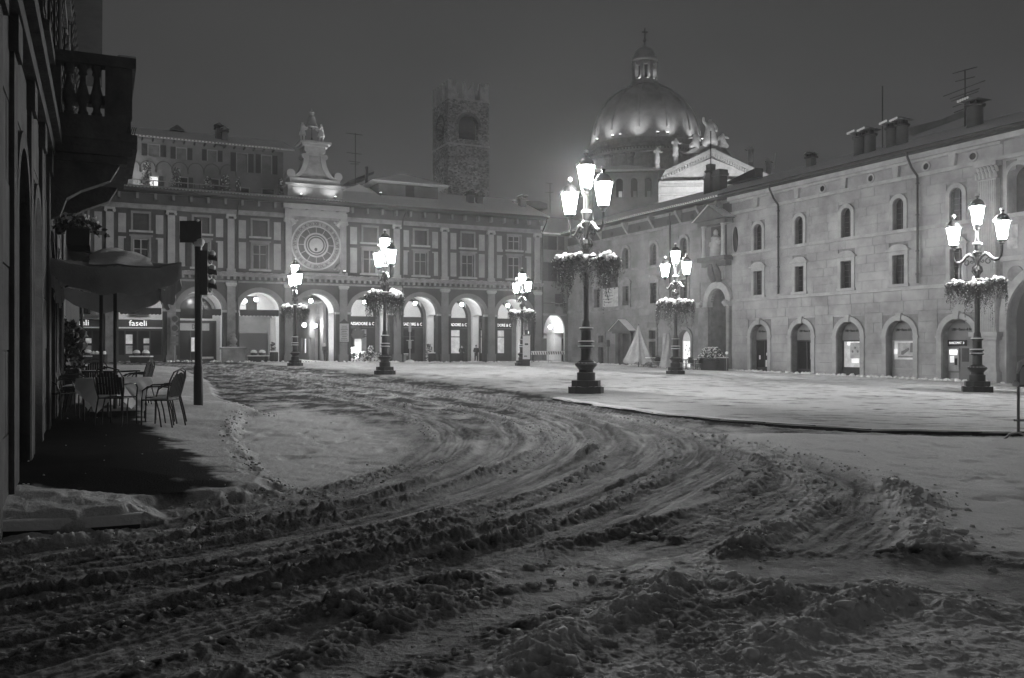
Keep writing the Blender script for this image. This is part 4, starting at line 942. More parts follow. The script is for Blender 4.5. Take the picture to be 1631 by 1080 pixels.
# --- low roof hut, gable dormer and antennas right of the clock
HT = LF.thing('roof_hut', 'low square roof lantern house with hipped snowy roof right of the clock gable', 'roof house', 0, 0, 0)
dh = 3.2; hx0, hx1 = LF.s(603, dh), LF.s(698, dh); hz0, hz1 = ZEAV+1.0, LF.z(640, 292, dh)
MB().wall(rect(hx0, hx1, hz0, hz1), [rect(LF.s(646, dh), LF.s(660, dh), hz0+0.5, hz1-0.15)], dh, 0.2).build('hut_wall', 'plaster_mid', HT)
MB().box(hx0+.01, hx1-.01, dh+0.21, dh+4.2, hz0, hz1-.01).build('core', 'plaster_mid', HT)
MB().box(LF.s(646, dh), LF.s(660, dh), dh+0.1, dh+0.14, hz0+0.5, hz1-0.15).build('shutter', 'shutter', HT)
e = 0.9; cxh, cyh = (hx0+hx1)/2, dh+2.1; b = MB(); b.add([(hx0-e, dh-e, hz1), (hx1+e, dh-e, hz1), (hx1+e, dh+4.2+e, hz1), (hx0-e, dh+4.2+e, hz1), (cxh-.2, cyh, hz1+1.35), (cxh+.2, cyh, hz1+1.35), (hx0-e, dh-e, hz1-.12), (hx1+e, dh-e, hz1-.12), (hx1+e, dh+4.2+e, hz1-.12), (hx0-e, dh+4.2+e, hz1-.12)],
   [(0, 1, 5, 4), (1, 2, 5), (2, 3, 4, 5), (3, 0, 4), (0, 6, 7, 1), (1, 7, 8, 2), (2, 8, 9, 3), (3, 9, 6, 0), (6, 9, 8, 7)]); b.build('roof', 'snow', HT)
DM = LF.thing('dormer', 'low snowy dormer wing with a dark cross shaped gable end behind the clock gable', 'dormer', 0, 0, 0)
dd = 4.5; b = MB(); b.box(LF.s(546, dd), LF.s(597, dd), dd, dd+3, ZEAV+0.6, LF.z(570, 309, dd)); b.build('dormer_wall', 'plaster_dark', DM)
b = MB(); za = LF.z(570, 309, dd); b.prism([(LF.s(545, dd)-.6, za), (LF.s(597, dd)+.3, za), (LF.s(570, dd), za+0.9)], dd-0.5, dd+3); b.build('roof', 'snow', DM)
b = MB(); cxd = LF.s(583, dd+2); zc = LF.z(583, 280, dd+2); b.add([(cxd-1.9, dd+2, zc-0.7), (cxd+0.9, dd+2, zc+0.55), (cxd+0.9, dd+2.3, zc+0.3), (cxd-1.9, dd+2.3, zc-0.95), (cxd-1.9, dd+6, zc-0.9), (cxd+0.9, dd+6, zc+0.2)], [(0, 1, 2, 3), (0, 4, 5, 1)]); b.box(cxd-0.06, cxd+0.2, dd+1.9, dd+2.2, zc-0.9, zc+0.95); b.build('gable_cross', 'wood_dark', DM)
def antenna(F, px, py0, py1, d, label, bars):
    s = F.s(px, d); z0 = F.z(px, py1, d); z1 = F.z(px, py0, d); t = F.thing('antenna', label, 'antenna', s, d, z0-1.5)
    MB().tube([(0, 0, 0), (0, 0, z1-z0+1.5)], 0.045, 6).build('mast', 'dark_metal', t)
    for f_, hw_, tilt in bars:
        zz_ = 1.5+(z1-z0)*f_; MB().tube([(-hw_, 0.0, zz_-tilt), (hw_*0.8, 0.2, zz_+tilt)], 0.04, 5).build('crossbar', 'dark_metal', t)
antenna(LF, 566, 212, 282, 5.5, 'tall television antenna with three crossbars beside the clock gable', [(0.98, 1.0, 0.0), (0.54, 0.9, 0.0), (0.35, 0.7, 0.0), (0.3, 0.5, 0.05)])
for px, y0, lb in ((749, 302, 'left of two pointed chimneys on the snowy roof below the brick tower'), (763, 305, 'right of two pointed chimneys on the snowy roof below the brick tower'), (831.5, 310, 'single pointed chimney on the snowy roof left of the near street lamp')):
    chimney(LF, px, y0, y0+27, 14, 3.0, lb)
m = LF.thing('roof_window', 'dark raised roof window behind the single pointed chimney', 'dormer', 0, 0, 0); dd = 4.6
b = MB(); b.prism([(LF.s(818, dd), LF.z(840, 330, dd)), (LF.s(872, dd), LF.z(840, 330, dd)), (LF.s(872, dd), LF.z(860, 328, dd)+.3), (LF.s(860, dd), LF.z(860, 326, dd)+.4), (LF.s(818, dd), LF.z(830, 325, dd)+.3)], dd, dd+1.5); b.build('dormer_wall', 'plaster_dark', m)
antenna(LF, 876, 292, 318, 4.0, 'small antenna with two crossbars behind the near street lamp', [(1.0, 0.5, 0.0), (0.45, 0.6, 0.05)])
# --- corner house at the right end of the arcade, with low archway and balcony
C = LF.thing('corner_house', 'narrow corner house with a balcony over a lit archway beside the stone palace', 'house', 0, 0, 0)
c0, c1 = S1+0.05, LF.s(940, 0.6)
ca, cb = LF.s(866, 0.6), LF.s(900, 0.6)
def cz(px, py): return LF.z(px, py, 0.6)
ch = [arch(ca, cb, -0.45, cz(880, 530), 14, 2.0), rect(LF.s(884, .6), LF.s(898, .6), cz(890, 488), cz(890, 468)), rect(LF.s(873, .6), LF.s(888, .6), cz(880, 398), cz(880, 376)), rect(LF.s(873, .6), LF.s(888, .6), cz(880, 448), cz(880, 418))]
MB().wall(rect(c0, c1, -0.7, 13.6), ch, 0.6, 0.4).build('house_wall', 'plaster_mid', C)
for k, r in enumerate(ch[1:]):
    w = MB().box(r[0][0], r[2][0], 0.75, 0.8, r[0][1], r[1][1]).build('window', 'shutter' if k == 0 else 'glass_dark', C)
    if k: shutter_leaf(r[0][0]-0.8, r[0][0]-0.02, r[0][1], r[1][1], 0.53, w); shutter_leaf(r[2][0]+.02, r[2][0]+0.8, r[0][1], r[1][1], 0.53, w)
bz = cz(885, 500)
b = MB(); b.box(LF.s(864, -.3), LF.s(902, -.3), -0.4, 0.598, bz-0.2, bz); b.build('balcony_slab', 'stone_worn', C)
b = MB(); b.box(LF.s(864, -.3), LF.s(902, -.3), -0.36, -0.3, bz+1.05, bz+1.12)
for k in range(24): x = LF.s(864, -.3)+(LF.s(902, -.3)-LF.s(864, -.3))*k/23; b.box(x-.015, x+.015, -0.35, -0.31, bz, bz+1.05)
b.build('balcony_rail', 'black_iron', C)
MB().box(c0, c1, 0.9, 5, 12.9, 13.0).build('core', 'shop_dark', C)
b = MB().prism_x([(-0.4, 13.6), (6, 16.2), (6, 16.35), (-0.4, 13.75)], c0-.1, c1+2); b.build('roof', 'snow', C)
b = MB(); n = 12; r = (cb-ca)/2; cc = (ca+cb)/2; zs = cz(880, 530); pr = [(cc-r*math.cos(PI*k/n), zs+2*math.sin(PI*k/n)) for k in range(n+1)]
b.add([(a, 1.0, z) for a, z in pr]+[(a, 6, z) for a, z in pr], [(k, k+1, n+2+k, n+1+k) for k in range(n)]); b.build('vault', 'vault_white', C, smooth=True)
b = MB(); b.box(ca-1, cb+3, 5.8, 6, -.6, zs-.3); b.build('gate', 'board_grey', C)
MB().box(ca-1, cb+3, 6.1, 6.2, zs-.3, zs+2.2).build('lunette', 'vault_white', C)
MB().box(ca-1, cb+3, 5.6, 5.79, zs-.55, zs-.3).build('gate_beam', 'vault_white', C)
MB().box(cb+.1, cb+1.0, 3.2, 5.0, -.6, zs).build('inner_pier', 'vault_white', C)
lettering('NES', 0.5, 'shop_dark', C, ((ca+cb)/2+1.6, 6.08, zs+.25), .01, 1.4)
light_globe(LF, LF.s(876, 1.6), 1.6, LF.z(876, 521, 1.6), 'lit globe lamp under the low archway of the corner house', None)
RS = LF.thing('hanging_sign', 'round pale disc sign hanging before the balcony of the corner house', 'sign', LF.s(890.5, -.6), -0.6, LF.z(890.5, 496, -.6))
MB().prism([(0.46*math.cos(k*PI/12), 0.46*math.sin(k*PI/12)) for k in range(24)], -.04, .04).build('disc', 'plaster_pale', RS)
MB().tube([(-1.0, 0, 0.95), (0, 0, 0.8), (1.0, .2, 1.0)], .025, 5).build('bracket', 'grey_metal', RS); MB().tube([(0, 0, .45), (0, 0, .8)], .02, 5).build('rod', 'grey_metal', RS)
# ================================================================ STREET LAMPS
LAMP_RZ = math.radians(-64.2)
def make_lamp(loc, label):
    t = thing('street_lamp', label, 'street lamp', loc, LAMP_RZ, 'ornate three lantern street lamps in the square')
    o8 = PI/8
    MB().lathe([(0.60, -0.3), (0.60, 0.21), (0.585, 0.225)], 8, rot=o8).build('base_step', 'black_iron', t)
    MB().lathe([(0.49, 0.226), (0.49, 0.42), (0.475, 0.43)], 8, rot=o8).build('base_step', 'black_iron', t)
    b = MB(); b.grid(lambda u, v: ((0.505+0.085*v)*math.cos(2*PI*u), (0.505+0.085*v)*math.sin(2*PI*u), 0.228+0.015*math.sin(40*u)), 40, 2); b.build('step_snow', 'snow', t)
    MB().lathe([(0.31, 0.431), (0.31, 0.69), (0.25, 0.70), (0.24, 0.78), (0.30, 0.86), (0.37, 0.93), (0.38, 0.98), (0.30, 1.04), (0.21, 1.10)], 16).build('pedestal', 'black_iron', t, smooth=True)
    MB().lathe([(0.21, 1.101), (0.19, 1.13), (0.19, 1.50), (0.24, 1.52), (0.25, 1.57), (0.20, 1.60), (0.20, 1.66), (0.25, 1.68), (0.24, 1.73), (0.18, 1.76), (0.175, 2.10), (0.22, 2.13), (0.22, 2.18), (0.15, 2.24), (0.13, 2.40), (0.105, 2.45), (0.095, 4.5), (0.16, 4.52), (0.17, 4.6), (0.11, 4.66), (0.10, 4.85), (0.15, 4.9), (0.19, 5.0), (0.15, 5.1), (0.09, 5.15),
               (0.085, 5.55), (0.15, 5.62), (0.17, 5.72), (0.09, 5.8), (0.13, 5.9), (0.13, 5.98), (0.17, 6.06), (0.13, 6.12), (0.075, 6.2), (0.05, 6.62), (0.12, 6.68), (0.13, 6.73), (0.05, 6.76)], 14).build('column', 'black_iron', t, smooth=True)
    for r, z, h in ((0.30, 0.985, 0.06), (0.245, 1.575, 0.03), (0.245, 1.735, 0.03), (0.215, 2.185, 0.03), (0.165, 4.605, 0.05), (0.165, 6.065, 0.07), (0.15, 5.005, 0.06)):
        MB().lathe([(r*1.15, z-0.012), (r*1.12, z+h*0.6), (r*0.8, z+h)], 14).build('ledge_snow', 'snow', t, smooth=True)
    for k in range(6):
        a = 2*PI*k/6; b = MB(); b.tube([(0.1*math.cos(a), 0.1*math.sin(a), 4.78), (0.2*math.cos(a), 0.2*math.sin(a), 4.95), (0.17*math.cos(a), 0.17*math.sin(a), 5.12), (0.09*math.cos(a), 0.09*math.sin(a), 5.2)], [0.02, 0.04, 0.035, 0.015], 6)
        b.build('acanthus_leaf', 'black_iron', t, smooth=True)
    lan = None
    def lantern(p):
        L = link('lantern', LM['frame'], t, p); link('glass', LM['glass'], L); link('cap', LM['cap'], L); link('snow', LM['snow'], L); return L
    if not LM:
        b = MB()
        for k in range(6):
            a = 2*PI*k/6; b.tube([(0.17*math.cos(a), 0.17*math.sin(a), 0.12), (0.29*math.cos(a), 0.29*math.sin(a), 0.84)], 0.012, 5)
        b.lathe([(0.03, -0.06), (0.05, -0.02), (0.06, 0.0), (0.10, 0.02), (0.15, 0.07), (0.18, 0.10), (0.18, 0.12), (0.05, 0.12)], 12)
        LM['frame'] = b.mesh('lantern', 'black_iron', True)
        LM['glass'] = MB().lathe([(0.165, 0.125), (0.282, 0.83)], 6).mesh('glass', 'lantern_glow')
        LM['cap'] = MB().lathe([(0.30, 0.838), (0.355, 0.842), (0.36, 0.87), (0.28, 0.90), (0.26, 0.98), (0.20, 1.08), (0.12, 1.14), (0.05, 1.16), (0.035, 1.20), (0.06, 1.23), (0.075, 1.28), (0.05, 1.34), (0.01, 1.38)], 16).mesh('cap', 'black_iron', True)
        b = MB(); o = 0.0
        b.grid(lambda u, v: ((0.36-0.10*v)*math.cos(PI*(0.3+1.3*u)), (0.36-0.10*v)*math.sin(PI*(0.3+1.3*u)), 0.885+0.03*v+0.035*math.sin(PI*v)), 20, 4)
        b.grid(lambda u, v: ((0.275-0.12*v)*math.cos(PI*(0.5+0.9*u)), (0.275-0.12*v)*math.sin(PI*(0.5+0.9*u)), 0.97+0.14*v+0.02*math.sin(PI*v)), 14, 4)
        b.lathe([(0.05, 1.28), (0.085, 1.31), (0.075, 1.38), (0.02, 1.41)], 10); LM['snow'] = b.mesh('snow', 'snow', True)
    lantern((0, 0, 6.76))
    for sx in (-1, 1):
        P = [(0.07, 5.3), (0.2, 5.52), (0.36, 5.62), (0.5, 5.56), (0.62, 5.42), (0.78, 5.33), (0.95, 5.36), (1.06, 5.5), (1.10, 5.7), (1.10, 5.98)]
        ar = MB().tube([(sx*x, 0, z) for x, z in P], [0.045]*6+[0.04, 0.035, 0.035, 0.035], 8)
        ar.tube([(sx*(0.5+0.17*math.cos(w)*(1-w/12)), 0, 5.33+0.15*math.sin(w)*(1-w/12)) for w in np.linspace(0, 7.5, 18)], 0.022, 6)
        ar.tube([(sx*(0.25+0.11*math.cos(w)*(1-w/12)), 0, 5.36+0.1*math.sin(w)*(1-w/12)) for w in np.linspace(3.1, 9.5, 16)], 0.02, 6)
        ar.lathe([(0.03, 5.93), (0.10, 5.97), (0.115, 6.0), (0.04, 6.02)], 10, (sx*1.10, 0, 0))
        a = ar.build('arm', 'black_iron', t, smooth=True)
        MB().tube([(sx*x, 0, z+0.055) for x, z in P[1:7]], [0.02, 0.05, 0.06, 0.05, 0.05, 0.02], 8).build('snow', 'snow', a, smooth=True)
        lantern((sx*1.10, 0, 6.02))
    # hanging baskets
    rb = MB()
    for k in range(4):
        a = BASK[k]; c_, s_ = math.cos(a), math.sin(a); rb.tube([(0.1*c_, 0.1*s_, 4.55), (0.45*c_, 0.45*s_, 4.60), (0.8*c_, 0.8*s_, 4.55)], 0.03, 6); rb.tube([(0.1*c_, 0.1*s_, 4.05), (0.42*c_, 0.42*s_, 4.2), (0.62*c_, 0.62*s_, 4.4)], 0.02, 6)
    rb.build('basket_bracket', 'black_iron', t)
    for k in range(4):
        a = BASK[k]; q = link('basket', BM['bowl'], t, (0.76*math.cos(a), 0.76*math.sin(a), 4.55), a)
        tag(link('ivy', BM['ivy'][k % 2], q), kind='stuff'); link('snow', BM['top'], q); tag(link('leaf_snow', BM['fleck'][k % 2], q), kind='stuff')
    return t
LM, BM = {}, {}
BASK = [math.radians(d) for d in (46, 122, 226, 302)]
BM['bowl'] = MB().lathe([(0.05, -0.30), (0.17, -0.24), (0.25, -0.1), (0.27, 0.03), (0.22, 0.03)], 14).mesh('basket', 'black_iron', True)
def ivy_mesh(seed, snow):
    rng = random.Random(seed); b = MB()
    for st in range(110):
        a = rng.uniform(0, 2*PI); r = 0.22+0.17*rng.random(); ln = (0.45+0.75*rng.random()**2)*(1.15 if abs(math.sin(a)) > .6 else 0.85)
        if rng.random() < .1: ln *= 1.35
        x, y, z = r*math.cos(a), r*math.sin(a), 0.08
        n = int(ln/0.038)
        for i in range(n):
            f = i/n; x += rng.gauss(0, 0.010); y += rng.gauss(0, 0.010); z -= 0.038
            if i < 3: x += 0.012*math.cos(a); y += 0.012*math.sin(a)
            if rng.random() < f*0.35: continue
            if snow and (rng.random() > 0.07*(1-f)): continue
            sz = rng.uniform(0.028, 0.05)*(1-0.35*f); p = Vector((x+rng.gauss(0, .02), y+rng.gauss(0, .02), z+(0.03 if snow else 0)))
            u = Vector((rng.gauss(0, 1), rng.gauss(0, 1), rng.gauss(0, .7))).normalized(); v = u.cross(Vector((rng.gauss(0, 1), rng.gauss(0, 1), rng.gauss(0, 1)))).normalized()
            b.add([p+u*sz, p+v*sz*.8, p-u*sz, p-v*sz*.8], [(0, 1, 2, 3)])
    return b.mesh('ivy', 'snow' if snow else 'leaf')
BM['ivy'] = [ivy_mesh(3, False), ivy_mesh(8, False)]; BM['fleck'] = [ivy_mesh(3, True), ivy_mesh(8, True)]
b = MB(); rng = random.Random(5)
b.lathe([(0.15, 0.04), (0.24, 0.06), (0.22, 0.11), (0.15, 0.15), (0.07, 0.17), (0.01, 0.175)], 16)
for k in range(22):
    a = rng.uniform(0, 2*PI); r = rng.uniform(0.1, 0.38); b.blob((r*math.cos(a), r*math.sin(a), 0.11+rng.uniform(-.05, .06)-0.8*max(0, r-.24)), rng.uniform(.04, .12)*(1.15-r), 8, 6, 0.08)
BM['top'] = b.mesh('snow', 'snow', True, 80)
LAMPS = [(933.5, 29.7, 'tall black three-lantern street lamp with ivy baskets, the near one in the middle'),
         (613, 49.7, 'three-lantern street lamp with ivy baskets in front of the stone memorial'),
         (470, 67.1, 'three-lantern street lamp with ivy baskets left of the passage under the clock'),
         (831.5, 73.7, 'smallest three-lantern street lamp with ivy baskets beside the information pillar'),
         (1076, 55.0, 'three-lantern street lamp with ivy baskets in front of the lit doorway and wrapped parasol'),
         (1556.5, 36.4, 'three-lantern street lamp with ivy baskets in front of the cash machine arch')]
proto = None
for px, Y, lb in LAMPS:
    x = (px-CX)/FOC*Y; p = (x, Y, gz(x, Y))
    if proto is None: proto = make_lamp(p, lb)
    else: t_ = again(proto, p, LAMP_RZ, lb)
    for q in (proto if Y < 30 else t_).children:
        if q.name.startswith('basket') and not q.name.startswith('basket_'): q.rotation_euler.z = random.uniform(0, 6.28); s_ = random.uniform(.82, 1.12); q.scale = (s_, s_, s_*random.uniform(.85, 1.2)); q.location.z += random.uniform(-.12, .08)
# ================================================================ STONE PALACE ON THE RIGHT
Z1a, Z1b, Z2a, Z2b, ZFb, ZTOP = 5.12, 5.34, 8.72, 8.92, 11.95, 13.3
UNIT = None
def unit_block():
    b = MB(); e = 0.008
    b.add([(0, 0, 0), (1, 0, 0), (1, 0, 1), (0, 0, 1), (0, .5, 0), (1, .5, 0), (1, .5, 1), (0, .5, 1), (e*.6, -.5, e), (1-e*.6, -.5, e), (1-e*.6, -.5, 1-e), (e*.6, -.5, 1-e)],
          [(8, 9, 10, 11), (0, 1, 9, 8), (1, 2, 10, 9), (2, 3, 11, 10), (3, 0, 8, 11), (0, 4, 5, 1), (1, 5, 6, 2), (2, 6, 7, 3), (3, 7, 4, 0)])
    return b
def ashlar(parent, s0, s1, zones, rects, mt, seed, gap=0.0022, limit=300, front=RF):
    """courses of single stones on a backing wall, trimmed to the rectangles of the openings"""
    rng = random.Random(seed); out = []
    for z0, z1, hh in zones:
        n = max(1, round((z1-z0)/hh)); dz = (z1-z0)/n
        for i in range(n):
            a0, a1 = z0+i*dz, z0+(i+1)*dz
            s = s0-rng.uniform(0, 0.9)
            while s < s1:
                L = rng.uniform(0.9, 2.3); e = min(s+L, s1)
                if s1-e < 0.35: e = s1
                pieces = [(max(s, s0), e, a0, a1)]; s = e
                for (r0, r1, q0, q1) in rects:
                    nxt = []
                    for (p0, p1, b0, b1) in pieces:
                        if r1 <= p0 or r0 >= p1 or q1 <= b0 or q0 >= b1: nxt.append((p0, p1, b0, b1)); continue
                        if p0 < r0: nxt.append((p0, r0, b0, b1))
                        if p1 > r1: nxt.append((r1, p1, b0, b1))
                        m0, m1 = max(p0, r0), min(p1, r1)
                        if b0 < q0: nxt.append((m0, m1, b0, q0))
                        if b1 > q1: nxt.append((m0, m1, q1, b1))
                    pieces = nxt
                out += [p for p in pieces if p[1]-p[0] > 0.06 and p[3]-p[2] > 0.06]
    me = unit_block().mesh('stone', mt)
    big = sorted(out, key=lambda p: -(p[1]-p[0])*(p[3]-p[2])/front.Y(p[0])**2)
    rest = MB()
    for k, (p0, p1, b0, b1) in enumerate(big):
        y = rng.uniform(-0.006, 0.006)
        if k < limit:
            o = link('stone', me, parent, ((p0+gap), 0.01+y, b0+gap)); o.scale = (p1-p0-2*gap, 0.05, b1-b0-2*gap)
        else:
            rest.box(p0+gap, p1-gap, -0.02+y, 0.04, b0+gap, b1-gap)
    if rest.v: tag(rest.build('small_stones', mt, parent), kind='stuff')
def pal_window(P, px, wpx, py0, py1, arched, surround='stone', pane='glass_dark', hood=False, z0=None, ztop_=None):
    s0, s1 = RF.s(px-wpx/2), RF.s(px+wpx/2); r = (s1-s0)/2; c = (s0+s1)/2
    a = RF.z(px, py1) if z0 is None else z0; t = RF.z(px, py0) if ztop_ is None else ztop_
    f = MB(); fw = 0.26
    if arched:
        zs = t-r; ring(f, c, zs, r, r+fw, -0.09, 0.25, 14, legs=a)
        f.box(c-r-fw-0.1, c+r+fw+.1, -0.1, 0.2, a-0.2, a-0.004); hole = arch(s0, s1, a, zs, 14)
        rc = (c-r-fw, c+r+fw, a-0.2, t+fw)
    else:
        f.box(s0-fw, s0, -0.09, 0.25, a, t); f.box(s1, s1+fw, -0.09, 0.25, a, t); f.box(s0-fw, s1+fw, -0.09, 0.25, t, t+fw*0.9)
        f.box(s0-fw-.08, s1+fw+.08, -0.14, 0.2, a-0.18, a-0.003); hole = rect(s0, s1, a, t); rc = (s0-fw, s1+fw, a-0.18, t+fw*0.9)
        if hood:
            f.box(s0-fw-.15, s1+fw+.15, -0.2, 0.1, t+fw*0.9+.003, t+fw*0.9+.12)
            f.prism([(c-r-fw-.1, t+fw*.9+.123)]+[(c-(r+fw)*math.cos(PI*k/10), t+fw*.9+.14+0.3*math.sin(PI*k/10)) for k in range(11)]+[(c+r+fw+.1, t+fw*.9+.123)], -0.12, 0.1); rc = (rc[0], rc[1], rc[2], rc[3]+0.55)
    w = f.build('window', surround, P)
    MB().prism(hole, 0.3, 0.34).build('pane', pane, w)
    g = MB(); g.box(c-0.03, c+0.03, 0.25, 0.29, a, t-0.02); 
    for q in range(1, 5): zz_ = a+(t-(r if arched else 0)-a)*q/4.5; g.box(s0, s1, 0.26, 0.288, zz_-.015, zz_+.015)
    g.build('sash', 'dark_metal', w)
    return hole, rc
# ---------------- right wing: the bank
B = RF.thing('stone_palace', 'long pale ashlar palace with arched shopfronts, shuttered windows and snowy roof', 'building')
b0, b1 = RF.s(1166), RF.s(1598)
holes, rcs = [], []
for px, w, y0, y1 in ((1208, 13, 358, 400), (1273.5, 13, 347, 389), (1348.5, 15.5, 331.5, 378), (1431.5, 17, 316, 365.5), (1523.5, 20, 297, 350)):
    h, r = pal_window(B, px, w, y0, y1, True, z0=8.94, ztop_=10.9, pane='glass_dark'); holes.append(h); rcs.append(r)
for px, w in ((1208, 13.5), (1274, 14), (1348.5, 17), (1432, 19), (1524, 20)):
    h, r = pal_window(B, px, w, 0, 0, False, hood=True, z0=5.36+.18, ztop_=7.35); holes.append(h); rcs.append(r)
DOORS = [(1210, 27), (1277, 32), (1352, 38), (1434, 43), (1526, 51)]
dh_ = []
for k, (px, w) in enumerate(DOORS):
    s0, s1 = RF.s(px-w/2), RF.s(px+w/2); c = (s0+s1)/2; r = (s1-s0)/2; g0 = float(base_z(RF.w(c, 0, 0)[0]))+0.06; zt_ = 3.35-0.02*k; zs = zt_-r*0.95
    holes.append(arch(s0, s1, g0-0.35, zs, 16, r*.95))
    f = ring(MB(), c, zs, r, r+0.33, -0.1, 0.45, 16, r*.95, r*.95+.33, legs=g0-0.4)
    f.box(c-r-.4, c-r+0.0, -0.13, 0.2, zs-.14, zs-.002); f.box(c+r, c+r+.4, -0.13, 0.2, zs-.14, zs-.002); f.prism([(c-.13, zs+r*.95-.05), (c+.13, zs+r*.95-.05), (c+.2, zs+r*.95+.42), (c-.2, zs+r*.95+.42)], -.2, .1)
    f.build('door_surround', 'stone', B); rcs.append((c-r-.33, c+r+.33, -2, zs+r*.95+.33)); dh_.append((c, r, zs, g0))
bandm = 'stone'
MB().wall(rect(b0, b1, -1.0, ZTOP), holes, 0.04, 0.5).build('palace_wall', 'joint', B)
ashlar(B, b0, RF.s(1560), [(-0.75, Z1a, 0.65), (Z1b, Z2a, 0.56), (Z2b, ZFb, 0.6)], rcs, 'ashlar', 2)
for nm, za, zb_, d in (('string_course', Z1a, Z1b, -.14), ('string_course', Z2a, Z2b, -.12), ('architrave', ZFb, ZFb+.22, -.14), ('cornice', 12.85, 13.0, -.25), ('cornice', 13.002, 13.3, -.5)):
    MB().box(b0, RF.s(1561) if za < 11 else b1, d, 0.1, za, zb_).build(nm, 'stone', B)
MB().box(b0, b1, -0.03, 0.03, ZFb+.22, 12.85).build('frieze', 'ashlar', B)
for px in (1311, 1388, 1476, 1551):
    c = RF.s(px); b = MB(); ring(b, c, 12.5, .2, .3, -.1, .02, 10); ring(b, c, 12.5, .2, .3, -.1, .02, 10, rise0=-.2, rise1=-.3); o = b.build('oculus', 'stone', B)
    MB().prism([(c+.2*math.cos(k*PI/8), 12.5+.2*math.sin(k*PI/8)) for k in range(16)], -.04, -.031).build('oculus_hole', 'black_paint', o)
for px in (1207, 1272, 1347, 1430, 1520): c = RF.s(px); b = MB(); b.prism([(c-.16, 12.18), (c+.16, 12.18), (c+.24, 12.85), (c-.24, 12.85)], -.24, -.031); b.build('frieze_bracket', 'stone', B)
MB().box(RF.s(905), b1, 0.55, 6, 13.0, 13.28).build('roof_floor', 'shop_dark', B)
def pal_roof(s0, s1, P): MB().prism_x([(-0.95, 13.45), (6.0, 15.9), (6.0, 16.05), (-0.95, 13.6)], s0, s1).build('roof', 'snow', P)
b1r = b1+14
pal_roof(RF.s(1160), b1r, B); MB().prism_x([(6.0, 13.3), (14, 13.3), (6.0, 15.9)], RF.s(905), b1r).build('rear_roof', 'tile', B)
MB().box(RF.s(1160), b1r, -0.9, 0.4, 13.302, 13.44).build('eave', 'wood_dark', B)
MB().tube([(RF.s(1160), -1.0, 13.5), (b1r, -1.0, 13.5)], 0.10, 8).build('gutter', 'dark_metal', B)
for px, x2 in ((1240, 1245), (1461, 1466)):
    s = RF.s(px); b = MB(); b.tube([(s, -.95, 13.45), (s, -.85, 13.1), (s, -.5, 12.5), (s+.18, -.22, 12.0), (s+.18, -.2, 11.6), (s+.18, -.2, Z1b+.15)], 0.07, 8)
    for z in (11.5, 9.6, 7.4, 6): b.lathe([(.11, z), (.11, z+.08)], 8, (s+.18, -.2, 0))
    b.build('downpipe', 'black_iron', B)
